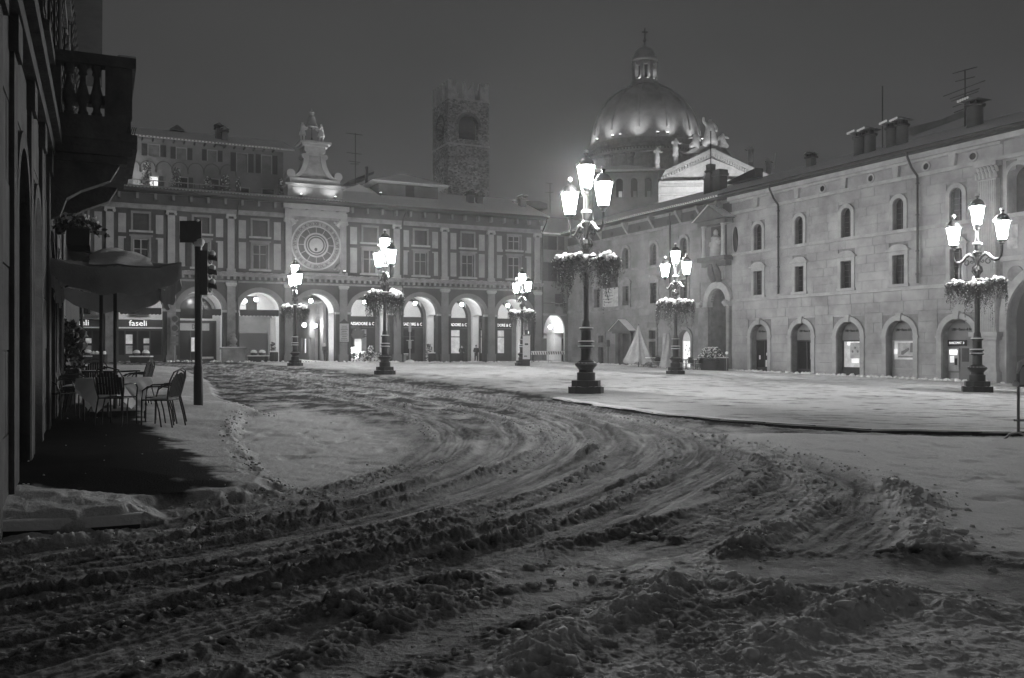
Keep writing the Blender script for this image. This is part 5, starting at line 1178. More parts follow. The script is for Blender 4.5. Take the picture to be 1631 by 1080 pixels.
# shopfronts in the arches
def shop_sign(c, r, zs, d, lb):
    t = RF.thing('shop_sign', lb, 'shop sign', c, d, zs+.35*r)
    lettering('UBI><Banco di Brescia', 0.22, 'black_paint', t, (0.05, -0.012, 0), 0.006, 1.55*r, 0.004)
    return t
SIGN_L = ['lettering UBI Banco di Brescia in the arch of the dark glass door, leftmost', 'lettering UBI Banco di Brescia over the door with the narrow side poster', 'lettering UBI Banco di Brescia over the bright window with two posters', 'lettering UBI Banco di Brescia over the lit window with one wide poster', 'lettering UBI Banco di Brescia above the cash machine']
for k, (c, r, zs, g0) in enumerate(dh_):
    d = 0.5
    MB().prism(arch(c-r+.01, c+r-.01, zs-.28, zs, 16, r*.95-.01), d, d+.08).build('lunette', 'board_grey', B)
    shop_sign(c, r, zs, d, SIGN_L[k])
    if k in (0, 1):
        f = MB()
        for x in (-r, -0.05, r-.12): f.box(c+x, c+x+.1, d, d+.1, g0-.2, zs-.3)
        f.box(c-r, c+r, d, d+.1, zs-.4, zs-.29); f.box(c-r, c+r, d-.01, d+.11, g0-.2, g0+.3); f = f.build('shop_door', 'dark_metal', B)
        MB().box(c-r, c+r, d+.05, d+.07, g0+.3, zs-.4).build('pane', 'glass_dark', f)
        if k == 0:
            MB().box(c+.1, c+.32, d-.02, d-.005, g0+.35, g0+.85).build('notice', 'white_paint', f); MB().box(c+.2, c+.32, d-.02, d-.005, g0+1.2, g0+1.4).build('notice', 'white_paint', f); MB().box(c-.6, c-.45, d-.02, d-.005, g0+.9, g0+1.2).build('notice', 'window_lit', f)
        else: MB().box(c+.35, c+r-.05, d-.02, d-.005, g0+1.0, zs-.5).build('poster', 'poster', f)
    if k in (2, 3):
        f = MB(); f.box(c-r, c-r+.08, d, d+.1, g0-.2, zs-.29); f.box(c+r-.08, c+r, d, d+.1, g0-.2, zs-.29); f.box(c-r, c+r, d-.02, d+.12, g0-.2, g0+.55); f.box(c-r, c+r, d, d+.1, zs-.36, zs-.28); f = f.build('shop_window', 'grey_metal' if k == 3 else 'dark_metal', B)
        MB().box(c-r+.08, c+r-.08, d+.08, d+.1, g0+.55, zs-.36).build('pane', 'window_lit', f)
        if k == 2:
            MB().box(c-.35, c+r-.1, d+.02, d+.04, g0+1.15, g0+2.2).build('poster', 'poster', f); MB().box(c-.6, c+r-.1, d+.03, d+.05, zs-.62, zs-.38).build('lit_strip', 'window_bright', f); MB().box(c-.25, c+.35, d+.03, d+.05, g0+.85, g0+1.12).build('lit_strip', 'window_bright', f)
            b = MB()
            for q in range(5): b.prism([(c-.15+.22*q+.08*math.cos(a*PI/3), g0+1.6+.25*(q % 2)+.09*math.sin(a*PI/3)) for a in range(6)], d+.005, d+.018)
            b.build('poster_print', 'board_grey', f)
        else:
            MB().box(c-r+.4, c+r-.05, d+.02, d+.04, g0+1.25, zs-.45).build('poster', 'poster', f); MB().box(c-r+.1, c+r-.1, d+.02, d+.04, g0+.56, g0+1.15).build('panel', 'grey_metal', f)
            b = MB(); b.prism([(c-.35, g0+1.45), (c-.2, g0+1.45), (c+.25, g0+1.75), (c+.2, g0+1.9), (c-.1, g0+1.75), (c-.35, g0+1.65)], d+.005, d+.018); b.prism([(c+.3, g0+1.6), (c+.75, g0+1.6), (c+.7, g0+2.2), (c+.35, g0+2.2)], d+.005, d+.018); b.box(c-r+.45, c+r-.1, d+.005, d+.018, g0+1.3, g0+1.36); b.build('poster_print', 'board_grey', f)
            MB().box(c-r+.1, c-r+.32, d+.03, d+.05, g0+1.5, g0+1.8).build('lit_strip', 'window_bright', f)
    if k == 4:
        MB().box(c-r, c+r, d, d+.08, g0-.3, zs-.29).build('door_panel', 'board_grey', B)
        MB().box(c-.1, c+.35, d-.02, d-.003, g0+1.1, g0+1.9).build('notice', 'dark_metal', B)
        at_ = RF.thing('cash_machine', 'lit cash machine set in the panel of the arch behind the right street lamp', 'cash machine', c-r+.45, d, g0+.55)
        MB().box(-.34, .34, -.1, 0, 0, 1.35).build('case', 'grey_metal', at_); MB().box(-.26, .26, -.115, -.101, .95, 1.25).build('lit_header', 'screen_lit', at_); MB().box(-.22, .05, -.115, -.101, .5, .88).build('screen', 'window_bright', at_); MB().box(.1, .25, -.13, -.101, .35, .75).build('slot', 'black_paint', at_); MB().box(-.2, .2, -.16, -.101, .12, .3).build('keypad', 'grey_metal', at_)
        MB().box(c-r+.2, c-r+.75, d-.03, d-.003, g0+.0, g0+.45).build('notice', 'plaster_panel', B)
        t = RF.thing('cash_sign', 'small black sign with white BANCOMAT lettering over the cash machine', 'sign', c-r+.65, d, g0+2.2); MB().box(-.6, .6, -.08, -.002, -.17, .17).build('board', 'black_paint', t); lettering('BANCOMAT', .2, 'sign_letters', t, (-.08, -.09, 0), .004, .8); MB().prism([(.42, -.08), (.52, 0), (.42, .08), (.45, 0)], -.09, -.081).build('arrow', 'sign_letters', t)
# giant pilaster and the loggia bay at the right edge
p0, p1 = RF.s(1563), RF.s(1592)
b = MB(); b.box(p0, p1, -.3, .1, 1.0, 11.0)
b.build('giant_pilaster', 'stone', B)
for k in range(8):
    x = p0+.1+(p1-p0-.2)*k/7; MB().box(x-.05, x+.05, -.36, -.302, 1.3, 10.9).build('fluting', 'stone', B)
b = MB()
for (e, za, zb_) in ((.25, -1, .25), (.15, .25, .5), (.1, .5, 2.0), (.22, 2.0, 2.2), (.32, 2.2, 2.45)): b.box(p0-e, p1+e, -.35-e, .1, za, zb_)
b.build('pedestal', 'stone', B)
b = MB(); b.box(p0-.12, p1+.12, -.5, .1, 11.7, 11.93)
for k in range(6):
    x = p0+(p1-p0)*k/5; b.tube([(x, -.32, 11.05), (x, -.42, 11.3), (x, -.52, 11.42)], [.12, .1, .05], 6); b.tube([(x+.1, -.32, 11.35), (x+.1, -.42, 11.6), (x+.1, -.55, 11.68)], [.1, .09, .05], 6)
b.build('capital', 'stone', B)
L0, L1 = RF.s(1597), RF.s(1597)+14
LG = RF.thing('loggia_bay', 'richer loggia bay of the palace with a big arch at the right edge', 'building')
wc = RF.s(1628); wr = .75
lh = [arch(RF.s(1606), RF.s(1606)+1.25, 8.95, 10.9, 12), arch(RF.s(1606)+1.6, RF.s(1606)+2.85, 8.95, 10.9, 12), arch(RF.s(1606), RF.s(1606)+5.2, -.9, 3.2, 18)]
MB().wall(rect(L0, L1, -1, 13.3), lh, 0.0, 0.7).build('loggia_wall', 'ashlar', LG)
MB().box(L0, L1, .75, .8, 8, 12).build('window', 'shutter', LG); MB().box(L0, L1, 3.5, 3.6, -1, 7).build('loggia_back', 'plaster_dark', LG)
q = RF.s(1606)
ring(MB(), q+.625, 10.9, .63, .85, -.12, .2, 12, legs=8.95).build('arch_moulding', 'stone', LG); ring(MB(), q+2.225, 10.9, .63, .85, -.12, .2, 12, legs=8.95).build('arch_moulding', 'stone', LG)
ring(MB(), q+2.6, 3.2, 2.61, 3.05, -.15, .2, 20, legs=-.9).build('arch_moulding', 'stone', LG)
for za, zb_, d in ((Z1a+1.2, Z1b+1.25, -.2), (Z2a, Z2b, -.2), (11.95, 12.17, -.2), (13.002, 13.3, -.5)): MB().box(L0, L1, d, .1, za, zb_).build('cornice', 'stone', LG)
for x in (.25, 2.8, 5.0): 
    MB().box(q+x-.3, q+x+.3, -.04, .01, 7.0, 8.3).build('relief_panel', 'poster', LG)
b = MB(); b.prism([(q+.45+.45*math.cos(k*PI/10), 5.6+.45*math.sin(k*PI/10)) for k in range(20)], -.08, .02); b.build('medallion', 'stone_worn', LG)
b = MB(); b.box(q-.1, q+.5, -.05, .01, 11.3, 11.85); b.box(q+2.2, q+3.4, -.05, .01, 11.3, 11.85); b.build('relief_panel', 'stone_worn', LG)
# ---------------- left wing: older front with the gate tower portal
W = RF.thing('portal_wing', 'older stained stone wing with a tall gateway and a statue niche above it', 'building')
a0, a1 = RF.s(905), b0
holes, rcs = [], []
for px, w in ((951, 9), (997, 10), (1041, 10.5), (1089.5, 11.5)):
    h, r = pal_window(W, px, w, 0, 0, True, 'stone_worn', z0=8.94, ztop_=10.9); holes.append(h); rcs.append(r)
    h, r = pal_window(W, px+.5, w, 0, 0, False, 'stone_worn', hood=True, z0=5.52, ztop_=7.35); holes.append(h); rcs.append(r)
for px, w, z0, z1 in ((958, 8.5, -.1, 1.6), (958, 8.5, 2.05, 2.75), (1040, 10.5, .2, 2.1), (1040, 10.5, 2.35, 3.1)):
    h, r = pal_window(W, px, w, 0, 0, False, 'stone_worn', 'shutter', z0=z0, ztop_=z1); holes.append(h); rcs.append(r)
# lit small arched shop doorway
c = (RF.s(1081.5)+RF.s(1100.5))/2; r = (RF.s(1100.5)-RF.s(1081.5))/2; gd = float(base_z(RF.w(c, 0, 0)[0]))+.06
holes.append(arch(c-r, c+r, gd-.3, 2.2, 12)); rcs.append((c-r-.3, c+r+.3, -2, 2.2+r+.3))
ring(MB(), c, 2.2, r, r+.3, -.08, .3, 12, legs=gd-.3).build('door_surround', 'stone_worn', W)
sd = MB(); sd.box(c-r, c+r, .35, .43, 2.1, 2.22); sd.box(c-r, c-r+.1, .35, .43, gd-.3, 2.1); sd.box(c+r-.1, c+r, .35, .43, gd-.3, 2.1); sd = sd.build('shop_door', 'white_paint', W)
MB().box(c-r+.1, c+r-.1, .4, .42, gd-.3, 2.1).build('pane', 'window_bright', sd); MB().prism(arch(c-r, c+r, 2.22, 2.23, 12), .4, .44).build('lunette', 'curtain_lit', sd)
b = MB()
rng = random.Random(9)
for k in range(9): x, z = c+rng.uniform(-.4, .5), rng.uniform(.9, 1.9); b.box(x-.06, x+.06, .37, .39, z-.06, z+.05)
b.build('door_stickers', 'board_grey', sd); MB().box(c-.1, c+.25, .36, .39, .55, .75).build('letter_box', 'black_paint', sd)
# pedimented doorway
c = RF.s(996); r = .95; gd = float(base_z(RF.w(c, 0, 0)[0]))+.06; holes.append(rect(c-r, c+r, gd-.3, 2.9)); rcs.append((c-r-.4, c+r+.4, -2, 4.1))
b = MB(); b.box(c-r-.4, c-r, -.25, .2, gd-.3, 2.9); b.box(c+r, c+r+.4, -.25, .2, gd-.3, 2.9); b.box(c-r-.6, c+r+.6, -.5, .2, 2.9, 3.1); b = b.build('doorway', 'stone_dark', W)
p = MB(); p.prism([(c-r-.85, 3.1), (c+r+.85, 3.1), (c, 4.15)], -.75, .1); p.build('pediment', 'stone_dark', b); p = MB(); p.add([(c-r-.9, -.8, 3.13), (c, -.8, 4.22), (c, .05, 4.22), (c-r-.9, .05, 3.13), (c+r+.9, -.8, 3.13), (c+r+.9, .05, 3.13)], [(0, 1, 2, 3), (1, 4, 5, 2)]); p.build('snow', 'snow', b)
MB().box(c-r, c+r, .3, .36, gd-.3, 2.9).build('door', 'wood_dark', b)
# great gateway
g0_, g1_ = RF.s(1131.5), RF.s(1160); gc = (g0_+g1_)/2; gr = (g1_-g0_)/2; gd = -.3
zs = 6.3-gr; holes.append(arch(g0_, g1_, gd-.3, zs, 18)); rcs.append((g0_-1.35, b0+1, -2, 13))
PT = MB(); ring(PT, gc, zs, gr, gr+.55, -.3, .3, 20, legs=None); PT.build('gate_arch', 'stone', W)
for x0, x1 in ((g0_-1.3, g0_-.02), (g1_+.02, b0-.1)):
    b = MB(); b.box(x0, x1, -.25, .2, gd, zs-.35); b.box(x0-.05, x1+.05, -.35, .2, gd-.3, .9); b.build('gate_jamb', 'stone_worn', W)
    b = MB(); b.box(x0-.05, x1+.05, -.4, .2, zs-.35, zs+.05); b.blob(((x0+x1)/2, -.45, zs-.1), .25, 8, 6, .2); b.build('capital', 'stone', W)
b = MB(); b.prism(arch(g0_, g1_, gd-.3, zs, 18), 1.6, 1.7); b.build('gate', 'black_paint', W)
for k in range(7): x = g0_+.15+(g1_-g0_-.3)*k/6; MB().box(x-.04, x+.04, 1.54, 1.598, gd-.3, zs+.8).build('gate_rib', 'shop_dark', W)
for z in (1.2, 2.6, zs): MB().box(g0_, g1_, 1.53, 1.597, z-.06, z+.06).build('gate_bar', 'shop_dark', W)
b = MB()
for k in range(2): b.tube([(gc-.35+.7*k, -.3, zs+gr+.5), (gc-.4+.8*k, -.5, zs+gr+1.2), (gc-.3+.6*k, -.7, zs+gr+1.9)], [.22, .3, .2], 8)
b.build('corbel_figures', 'stone_dark', W)
zt0 = zs+gr+.6
b = MB(); b.box(gc-.75, gc+.75, -.25, .1, zt0+.1, zt0+1.5); b.build('tablet', 'stone', W)
nz0, nz1 = 8.95, 11.35; b = MB(); b.box(gc-1.7, gc+1.7, -.9, .1, nz0-.5, nz0-.15); b.box(gc-1.5, gc+1.5, -.6, .1, nz0-.9, nz0-.502); b.build('niche_sill', 'stone_dark', W)
for sx in (-1, 1): b = MB(); b.lathe([(.2, nz0-.15), (.17, nz0+.1), (.16, nz1-.2), (.24, nz1)], 12, (gc+sx*1.2, -.6, 0)); b.build('niche_column', 'stone', W, smooth=True)
b = MB(); b.box(gc-.95, gc+.95, -.06, .02, nz0-.14, nz1-.05); b.build('niche_back', 'shop_dark', W)
b = MB(); b.lathe([(.5, nz0-.1), (.45, nz0+.5), (.36, nz0+1.1), (.4, nz0+1.4), (.15, nz0+1.6), (.2, nz0+1.75), (.16, nz0+1.95), (.05, nz0+2.05)], 12, (gc, -.35, 0)); b.blob((gc-.4, -.4, nz0+.9), .28, 8, 6, .2); b.blob((gc+.42, -.4, nz0+1.1), .25, 8, 6, .2); b.build('niche_relief', 'stone', W, smooth=True)
b = MB(); b.box(gc-1.7, gc+1.7, -.85, .1, nz1+.002, nz1+.35); b.build('niche_beam', 'stone_dark', W); b = MB(); b.prism([(gc-2.0, nz1+.36), (gc+2.0, nz1+.36), (gc, nz1+1.5)], -1.1, .1); b.build('niche_pediment', 'stone_dark', W)
b = MB(); b.add([(gc-2.05, -1.2, nz1+.38), (gc, -1.2, nz1+1.58), (gc, .05, nz1+1.58), (gc-2.05, .05, nz1+.38), (gc+2.05, -1.2, nz1+.38), (gc+2.05, .05, nz1+.38)], [(0, 1, 2, 3), (1, 4, 5, 2)]); b.build('snow', 'snow', W)
for sx in (-1, 1): b = MB(); b.prism([(gc+sx*2.0+.28*math.cos(k*PI/8), 10.0+1.0*math.sin(k*PI/8)) for k in range(16)], -.05, .03); b.build('oval_window', 'glass_dark', W)
MB().wall(rect(a0, a1, -1.0, ZTOP), holes, 0.04, 1.6).build('wing_wall', 'joint', W)
MB().box(g0_-1.35, b0-.01, -.02, .035, zt0+.05, 12).build('portal_wall', 'ashlar_old', W)
ashlar(W, a0, a1, [(-0.75, Z1a, 0.65), (Z1b, Z2a, 0.6), (Z2b, ZFb, 0.62)], rcs, 'ashlar_old', 6)
for nm, za, zb_, d in (('string_course', Z1a, Z1b, -.14), ('string_course', Z2a, Z2b, -.12)): MB().box(a0, g0_-1.36, d, 0.1, za, zb_).build(nm, 'stone_worn', W)
MB().box(a0, a1-.02, -.14, .1, ZFb, ZFb+.22).build('architrave', 'stone_worn', W); MB().box(a0, a1-.02, -.03, .03, ZFb+.22, 13).build('frieze', 'plaster_dark', W)
for px in (944, 975, 1018, 1065, 1103): c = RF.s(px); MB().prism([(c+.22*math.cos(k*PI/8), 12.5+.22*math.sin(k*PI/8)) for k in range(16)], -.06, -.031).build('oculus', 'black_paint', W)
for px in (925, 958, 1000, 1042, 1085, 1118, 1150): c = RF.s(px); MB().prism_x([(-.031, 12.1), (-.031, 13.2), (-.7, 13.2), (-.6, 12.9)], c-.13, c+.13).build('roof_bracket', 'stone_worn', W)
pal_roof(a0, RF.s(1160), W); MB().box(a0, RF.s(1160), -0.9, 0.4, 13.302, 13.44).build('eave', 'wood_dark', W)
m = MB(); n = int((RF.s(1160)-a0)/.3)
for k in range(n): x = a0+k*.3; m.prism([(x+.08*math.cos(a*PI/4), 13.48+.1*math.sin(a*PI/4)) for a in range(5)], -1.0, -.8)
tag(m.build('eave_tiles', 'tile', W), kind='stuff')
MB().tube([(RF.s(1070), -.2, 13.2), (RF.s(1070), -.2, Z1b)], .07, 8).build('downpipe', 'dark_metal', W)
bn = RF.thing('exhibition_banner', 'pale printed banner hanging between two windows left of the near street lamp', 'banner', RF.s(974), -.1, 5.3); wv = (RF.s(986)-RF.s(962))/2
MB().box(-wv, wv, -.05, 0, .2, 3.2).build('cloth', 'poster', bn); MB().box(-wv, wv, -.06, -.051, 2.0, 3.2).build('dark_band', 'plaster_dark', bn)
b = MB()
for k in range(4): b.box(-wv*.7, wv*(.2+.1*(k % 3)), -.06, -.051, .6+.3*k, .68+.3*k)
b.build('print_lines', 'board_grey', bn)
# chimneys, antennas on the palace roof
def round_chimney(px0, px1, py0, py1, lb, d=4.0, n=2):
    s0, s1 = RF.s(px0, d), RF.s(px1, d); c = (s0+s1)/2; z1 = RF.z((px0+px1)/2, py0, d); z0 = RF.z((px0+px1)/2, py1, d)-1
    t = RF.thing('chimney', lb, 'chimney', c, d, z0); H_ = z1-z0; w = (s1-s0)/n/2*0.8
    for k in range(n):
        x = (k-(n-1)/2)*w*2.1
        MB().lathe([(w*.95, 0), (w*.9, H_*.72)], 16, (x, 0, 0)).build('flue', 'plaster_mid', t, smooth=True)
        b = MB(); b.lathe([(w*1.15, H_*.72+.002), (w*1.2, H_*.76)], 16, (x, 0, 0))
        for a in range(4): b.box(x+w*.6*math.cos(a*PI/2+.8)-.07, x+w*.6*math.cos(a*PI/2+.8)+.07, w*.6*math.sin(a*PI/2+.8)-.07, w*.6*math.sin(a*PI/2+.8)+.07, H_*.76, H_*.87)
        b.build('vents', 'shop_dark', t)
        b = MB(); b.prism([(x-w*1.35, H_*.86), (x, H_*.96), (x+w*1.35, H_*.86)], -w*1.3, w*1.3)
        b.build('cap', 'tile', t)
        b = MB()
        for j in range(5): b.tube([(x-w*1.3+j*w*.32, -w*1.32, H_*.885+j*.02), (x-w*1.3+j*w*.32, w*1.2, H_*.9+j*.02)], .09, 6)
        b.build('snow', 'snow', t)
round_chimney(1358, 1397, 202, 239, 'pair of round chimney flues under tiled caps, left of the lightning rod')
round_chimney(1409, 1449, 186, 226, 'pair of round chimney flues under tiled caps, right of the lightning rod')
round_chimney(1538, 1568, 152, 192, 'single round chimney flue with a snowy tiled cap beside the roof antenna', n=1)
chimney(RF, 1292, 242, 260, 15, 4.5, 'small square chimney with a tiled cap in the middle of the palace roof')
antenna(RF, 1405.5, 137, 230, 5.0, 'thin lightning rod between the two chimney pairs', [])
AN_R = .05
antenna(RF, 1537, 111, 183, 5.5, 'television antenna with long crossbars next to the single chimney', [(1, .9, 0), (.8, .7, 0), (.6, 1.6, .15), (.48, 1.1, .1), (.42, 1.0, .1), (.28, 0.9, .1), (.15, .8, .1)])
RW = RF.thing('roof_terrace_wall', 'low curved parapet wall on the palace ridge by the roof antenna', 'wall', 0, 0, 0); d = 6.1
b = MB(); b.add([(RF.s(1448, d), d, RF.z(1448, 216, d)), (RF.s(1542, d), d, RF.z(1542, 182, d)), (RF.s(1542, d), d, RF.z(1542, 172, d)), (RF.s(1500, d), d, RF.z(1500, 190, d)), (RF.s(1448, d), d, RF.z(1448, 203, d))]+[(RF.s(1448, d), d+.3, RF.z(1448, 216, d)), (RF.s(1542, d), d+.3, RF.z(1542, 182, d)), (RF.s(1542, d), d+.3, RF.z(1542, 172, d)), (RF.s(1500, d), d+.3, RF.z(1500, 190, d)), (RF.s(1448, d), d+.3, RF.z(1448, 203, d))], [(0, 1, 2, 3, 4), (9, 8, 7, 6, 5), (3, 2, 7, 8), (4, 3, 8, 9), (2, 1, 6, 7)]); b.build('parapet', 'plaster_mid', RW)
for px, y0 in ((1131, 262), (1147, 271)):
    pass
cs = RF.thing('chimney', 'tall square chimney with a spike on the near roof in front of the cathedral pediment', 'chimney', RF.s(1132, 3.0), 3.0, 14.5); k = FOC/RF.Y(RF.s(1132, 3), 3)
H_ = RF.z(1132, 262, 3)-14.5; b = MB(); b.lathe([(.62, 0), (.6, H_*.55), (.42, H_*.72), (.42, H_*.75), (.55, H_*.78), (.55, H_*.82), (.4, H_*.84), (.42, H_)], 4, rot=PI/4); b.build('shaft', 'shop_dark', cs); MB().tube([(0, 0, H_), (0, 0, H_+2.9)], .05, 6).build('spike', 'black_iron', cs)
cs = RF.thing('chimney', 'squat dark chimney with a crenellated rim beside the spiked chimney', 'chimney', RF.s(1147, 3.2), 3.2, 14.5); H_ = RF.z(1147, 271, 3.2)-14.5; b = MB(); b.lathe([(.6, 0), (.6, H_*.75), (.75, H_*.78), (.75, H_*.86), (.66, H_*.87), (.66, H_)], 4, rot=PI/4); b.build('shaft', 'shop_dark', cs)
SK = RF.thing('skylight', 'dark raised skylight lid on the near roof right of the cathedral pediment', 'skylight', RF.s(1192, 4.2), 4.2, 15.6); b = MB(); b.prism([(-2.4, 0), (1.2, 0), (1.2, .75), (-2.4, .2)], -.3, .5); b.build('lid', 'shop_dark', SK)
# ================================================================ FAR BUILDINGS: brick tower, loggia block, cathedral
YT = 130.0; k = FOC/YT
TW = thing('brick_tower', 'tall square rubble stone tower with swallowtail battlements and an arched belfry opening', 'tower', ((733.5-CX)/FOC*(YT+3), YT+3, 0), math.radians(25))
hw = 3.25; zt = EYE+(HY-158)/k; zm = EYE+(HY-229)/k; zb = EYE+(HY-225)/k
oz0, oz1 = EYE+(HY-222)/k, EYE+(HY-183)/k
for j in range(4):
    b = MB(); op = arch(-1.55, 1.55, oz0, oz1-1.55, 14)
    b.wall(rect(-hw+(0 if j % 2 == 0 else .02), hw-(0 if j % 2 == 0 else .02), 0, zt), [op], -hw, .9)
    o = b.build('tower_wall', 'rubble', TW, rz=j*PI/2)
    b = MB(); ring(b, 0, oz1-1.55, 1.551, 1.95, -hw-.04, -hw+.3, 14); b.build('arch_moulding', 'stone_worn', o)
    MB().box(-hw, hw, -hw-.08, -hw, zm-.3, zm-.05).build('string_course', 'merlon_pale', o); MB().box(-hw, hw, -hw-.06, -hw, zt-.25, zt).build('string_course', 'merlon_pale', o)
    b = MB(); b.tube([(-1.5, -hw+.3, oz0+1.0), (1.5, -hw+.3, oz0+1.0)], .05, 5); b.tube([(-1.5, -hw+.3, oz0+.5), (1.5, -hw+.3, oz0+.5)], .05, 5); b.build('rail', 'dark_metal', o)
    mt_ = EYE+(HY-132)/k
    for q in (-1, 0, 1):
        c = q*(hw-.72); m = MB(); m.prism([(c-.7, zt+.002), (c+.7, zt+.002), (c+.7, mt_+.2), (c+.5, mt_-.2), (c, mt_-1.1), (c-.5, mt_-.2), (c-.7, mt_+.2)], -hw+.01*(j % 2), -hw+.6); m.build('merlon', 'merlon_pale', o)
MB().box(-hw+.9, hw-.9, -hw+.9, hw-.9, oz0-1.2, oz0-.1).build('belfry_floor', 'shop_dark', TW); MB().box(-hw+.5, hw-.5, -hw+.5, hw-.5, zt-.6, zt-.05).build('top_floor', 'shop_dark', TW)
MB().box(-1.7, 1.7, -1.7, 1.7, oz0-.1, oz1+.3).build('belfry_shade_fill', 'black_paint', TW)  # added black block standing in for the dark inside the openings
b = MB(); b.lathe([(.9, oz0+1.2), (.7, oz0+1.6), (.5, oz0+2.6), (.2, oz0+2.9)], 14); b.build('bell', 'bronze', TW, smooth=True)
# block with three arched windows
YB = 112.0; k = FOC/YB
LB = thing('loggia_block', 'plain dark block with three arched windows behind the palace roof', 'building', ((997-CX)/k, YB, 0), math.radians(-4))
hw = 51/k; zt = EYE+(HY-272)/k
ops = [arch((px-997-5.5)/k*1.0, (px-997+5.5)/k, EYE+(HY-314)/k, EYE+(HY-289)/k, 12) for px in (987, 1010, 1032)]
MB().wall(rect(-hw, hw, 0, zt), ops, 0, .5).build('block_wall', 'plaster_mid', LB); MB().box(-hw, hw, .6, 8, 0, zt-.02).build('core', 'shop_dark', LB)
for i, q in enumerate(ops):
    c = (q[0][0]+q[-1][0])/2; f = ring(MB(), c, EYE+(HY-289)/k, 5.5/k, 7/k, -.06, .2, 12, legs=q[0][1]).build('window', 'stone_worn', LB); MB().prism(q, .4, .44).build('pane', 'glass_dark', f)
    MB().box(c-.1, c+.35, .36, .39, q[0][1], q[0][1]+.8).build('curtain', 'window_lit' if i == 0 else 'curtain', f)
e = .8; b = MB(); b.add([(-hw-e, -e, zt), (hw+e, -e, zt), (hw+e, 9, zt), (-hw-e, 9, zt), (0, 4, zt+1.6), (-hw-e, -e, zt-.12), (hw+e, -e, zt-.12), (hw+e, 9, zt-.12), (-hw-e, 9, zt-.12)], [(0, 1, 4), (1, 2, 4), (2, 3, 4), (3, 0, 4), (0, 5, 6, 1), (1, 6, 7, 2), (3, 8, 5, 0), (5, 8, 7, 6)]); b.build('roof', 'snow', LB)
# cathedral dome
YD = 205.0; kd = FOC/YD; dx = (1027-CX)/kd
def dz(py): return EYE+(HY-py)/kd
CD = thing('cathedral', 'cathedral with a great ribbed dome and a floodlit pediment front', 'cathedral', (dx, YD, 0))
R0 = 85/kd
prof = [(R0*1.03, dz(232)), (R0*1.0, dz(222))]; zc = dz(222); zl = dz(138)
for t in np.linspace(0.04, 1, 16):
    a = t*PI/2; prof.append((R0*(math.cos(a)*0.82+0.18*(1-t)) if t < 1 else R0*.2, zc+(zl-zc)*math.sin(a)**.95))
prof = [p for p in prof if p[0] > R0*.19]
MB().lathe(prof, 48).build('dome', 'lead', CD, smooth=True, sharp=60)
for j in range(12):
    a = 2*PI*(j+.5)/12-PI/2; b = MB(); pts = [(r*1.012*math.cos(a), r*1.012*math.sin(a), z) for r, z in prof[1:]]
    b.tube(pts, .32, 6); b.build('rib', 'lead', CD, smooth=True)
def drum(profile, nm, mt='stone', seg=48): MB().lathe(profile, seg).build(nm, mt, CD, smooth=True, sharp=30)
drum([(R0*1.06, dz(330)), (R0*1.06, dz(262)), (R0*1.13, dz(260)), (R0*1.15, dz(254)), (R0*1.08, dz(252)), (R0*1.08, dz(246)), (R0*1.1, dz(245)), (R0*1.12, dz(240)), (R0*1.06, dz(238)), (R0*1.04, dz(232.3))], 'drum')
for j in range(16):
    a = 2*PI*j/16; c_, s_ = math.cos(a), math.sin(a); b = MB(); b.lathe([(.9, dz(330)), (.8, dz(268)), (1.1, dz(266)), (1.1, dz(262))], 8, (R0*1.08*c_, R0*1.08*s_, 0)); b.build('drum_pilaster', 'stone', CD)
b = MB()
for j in range(120): a = 2*PI*j/120; b.lathe([(.2, dz(257)), (.2, dz(254.5))], 4, (R0*1.14*math.cos(a), R0*1.14*math.sin(a), 0))
tag(b.build('dentils', 'stone_worn', CD), kind='stuff')
r1 = 18/kd
drum([(r1*1.25, dz(138)), (r1*1.25, dz(134)), (r1*1.05, dz(133.5)), (r1*1.05, dz(128.5)), (r1*.6, dz(128.5))], 'lantern_base')
drum([(r1*.62, dz(128.6)), (r1*.62, dz(100))], 'lantern_core', 'shop_dark', 16)
for j in range(8):
    a = 2*PI*(j+.5)/8; b = MB(); b.box(-.75, .75, -.5, .5, dz(128.4), dz(101.5)); ob = b.build('lantern_pier', 'stone', CD); ob.location = (r1*.92*math.cos(a), r1*.92*math.sin(a), 0); ob.rotation_euler.z = a+PI/2
    ob.scale.x = .55
drum([(r1*1.0, dz(106)), (r1*1.0, dz(100)), (r1*1.15, dz(98)), (r1*1.15, dz(94.5)), (r1*1.02, dz(94)), (r1*.98, dz(90)), (r1*.85, dz(84)), (r1*.6, dz(79)), (r1*.25, dz(75.5)), (r1*.12, dz(73)), (r1*.1, dz(68))], 'lantern_cap', 'lead', 32)
b = MB(); b.blob((0, 0, dz(65)), .45, 12, 8); b.build('ball', 'bronze', CD, smooth=True); b = MB(); b.box(-.1, .1, -.1, .1, dz(63), dz(45)); b.box(-.7, .7, -.1, .1, dz(52), dz(50.4)); b.build('cross', 'dark_metal', CD)
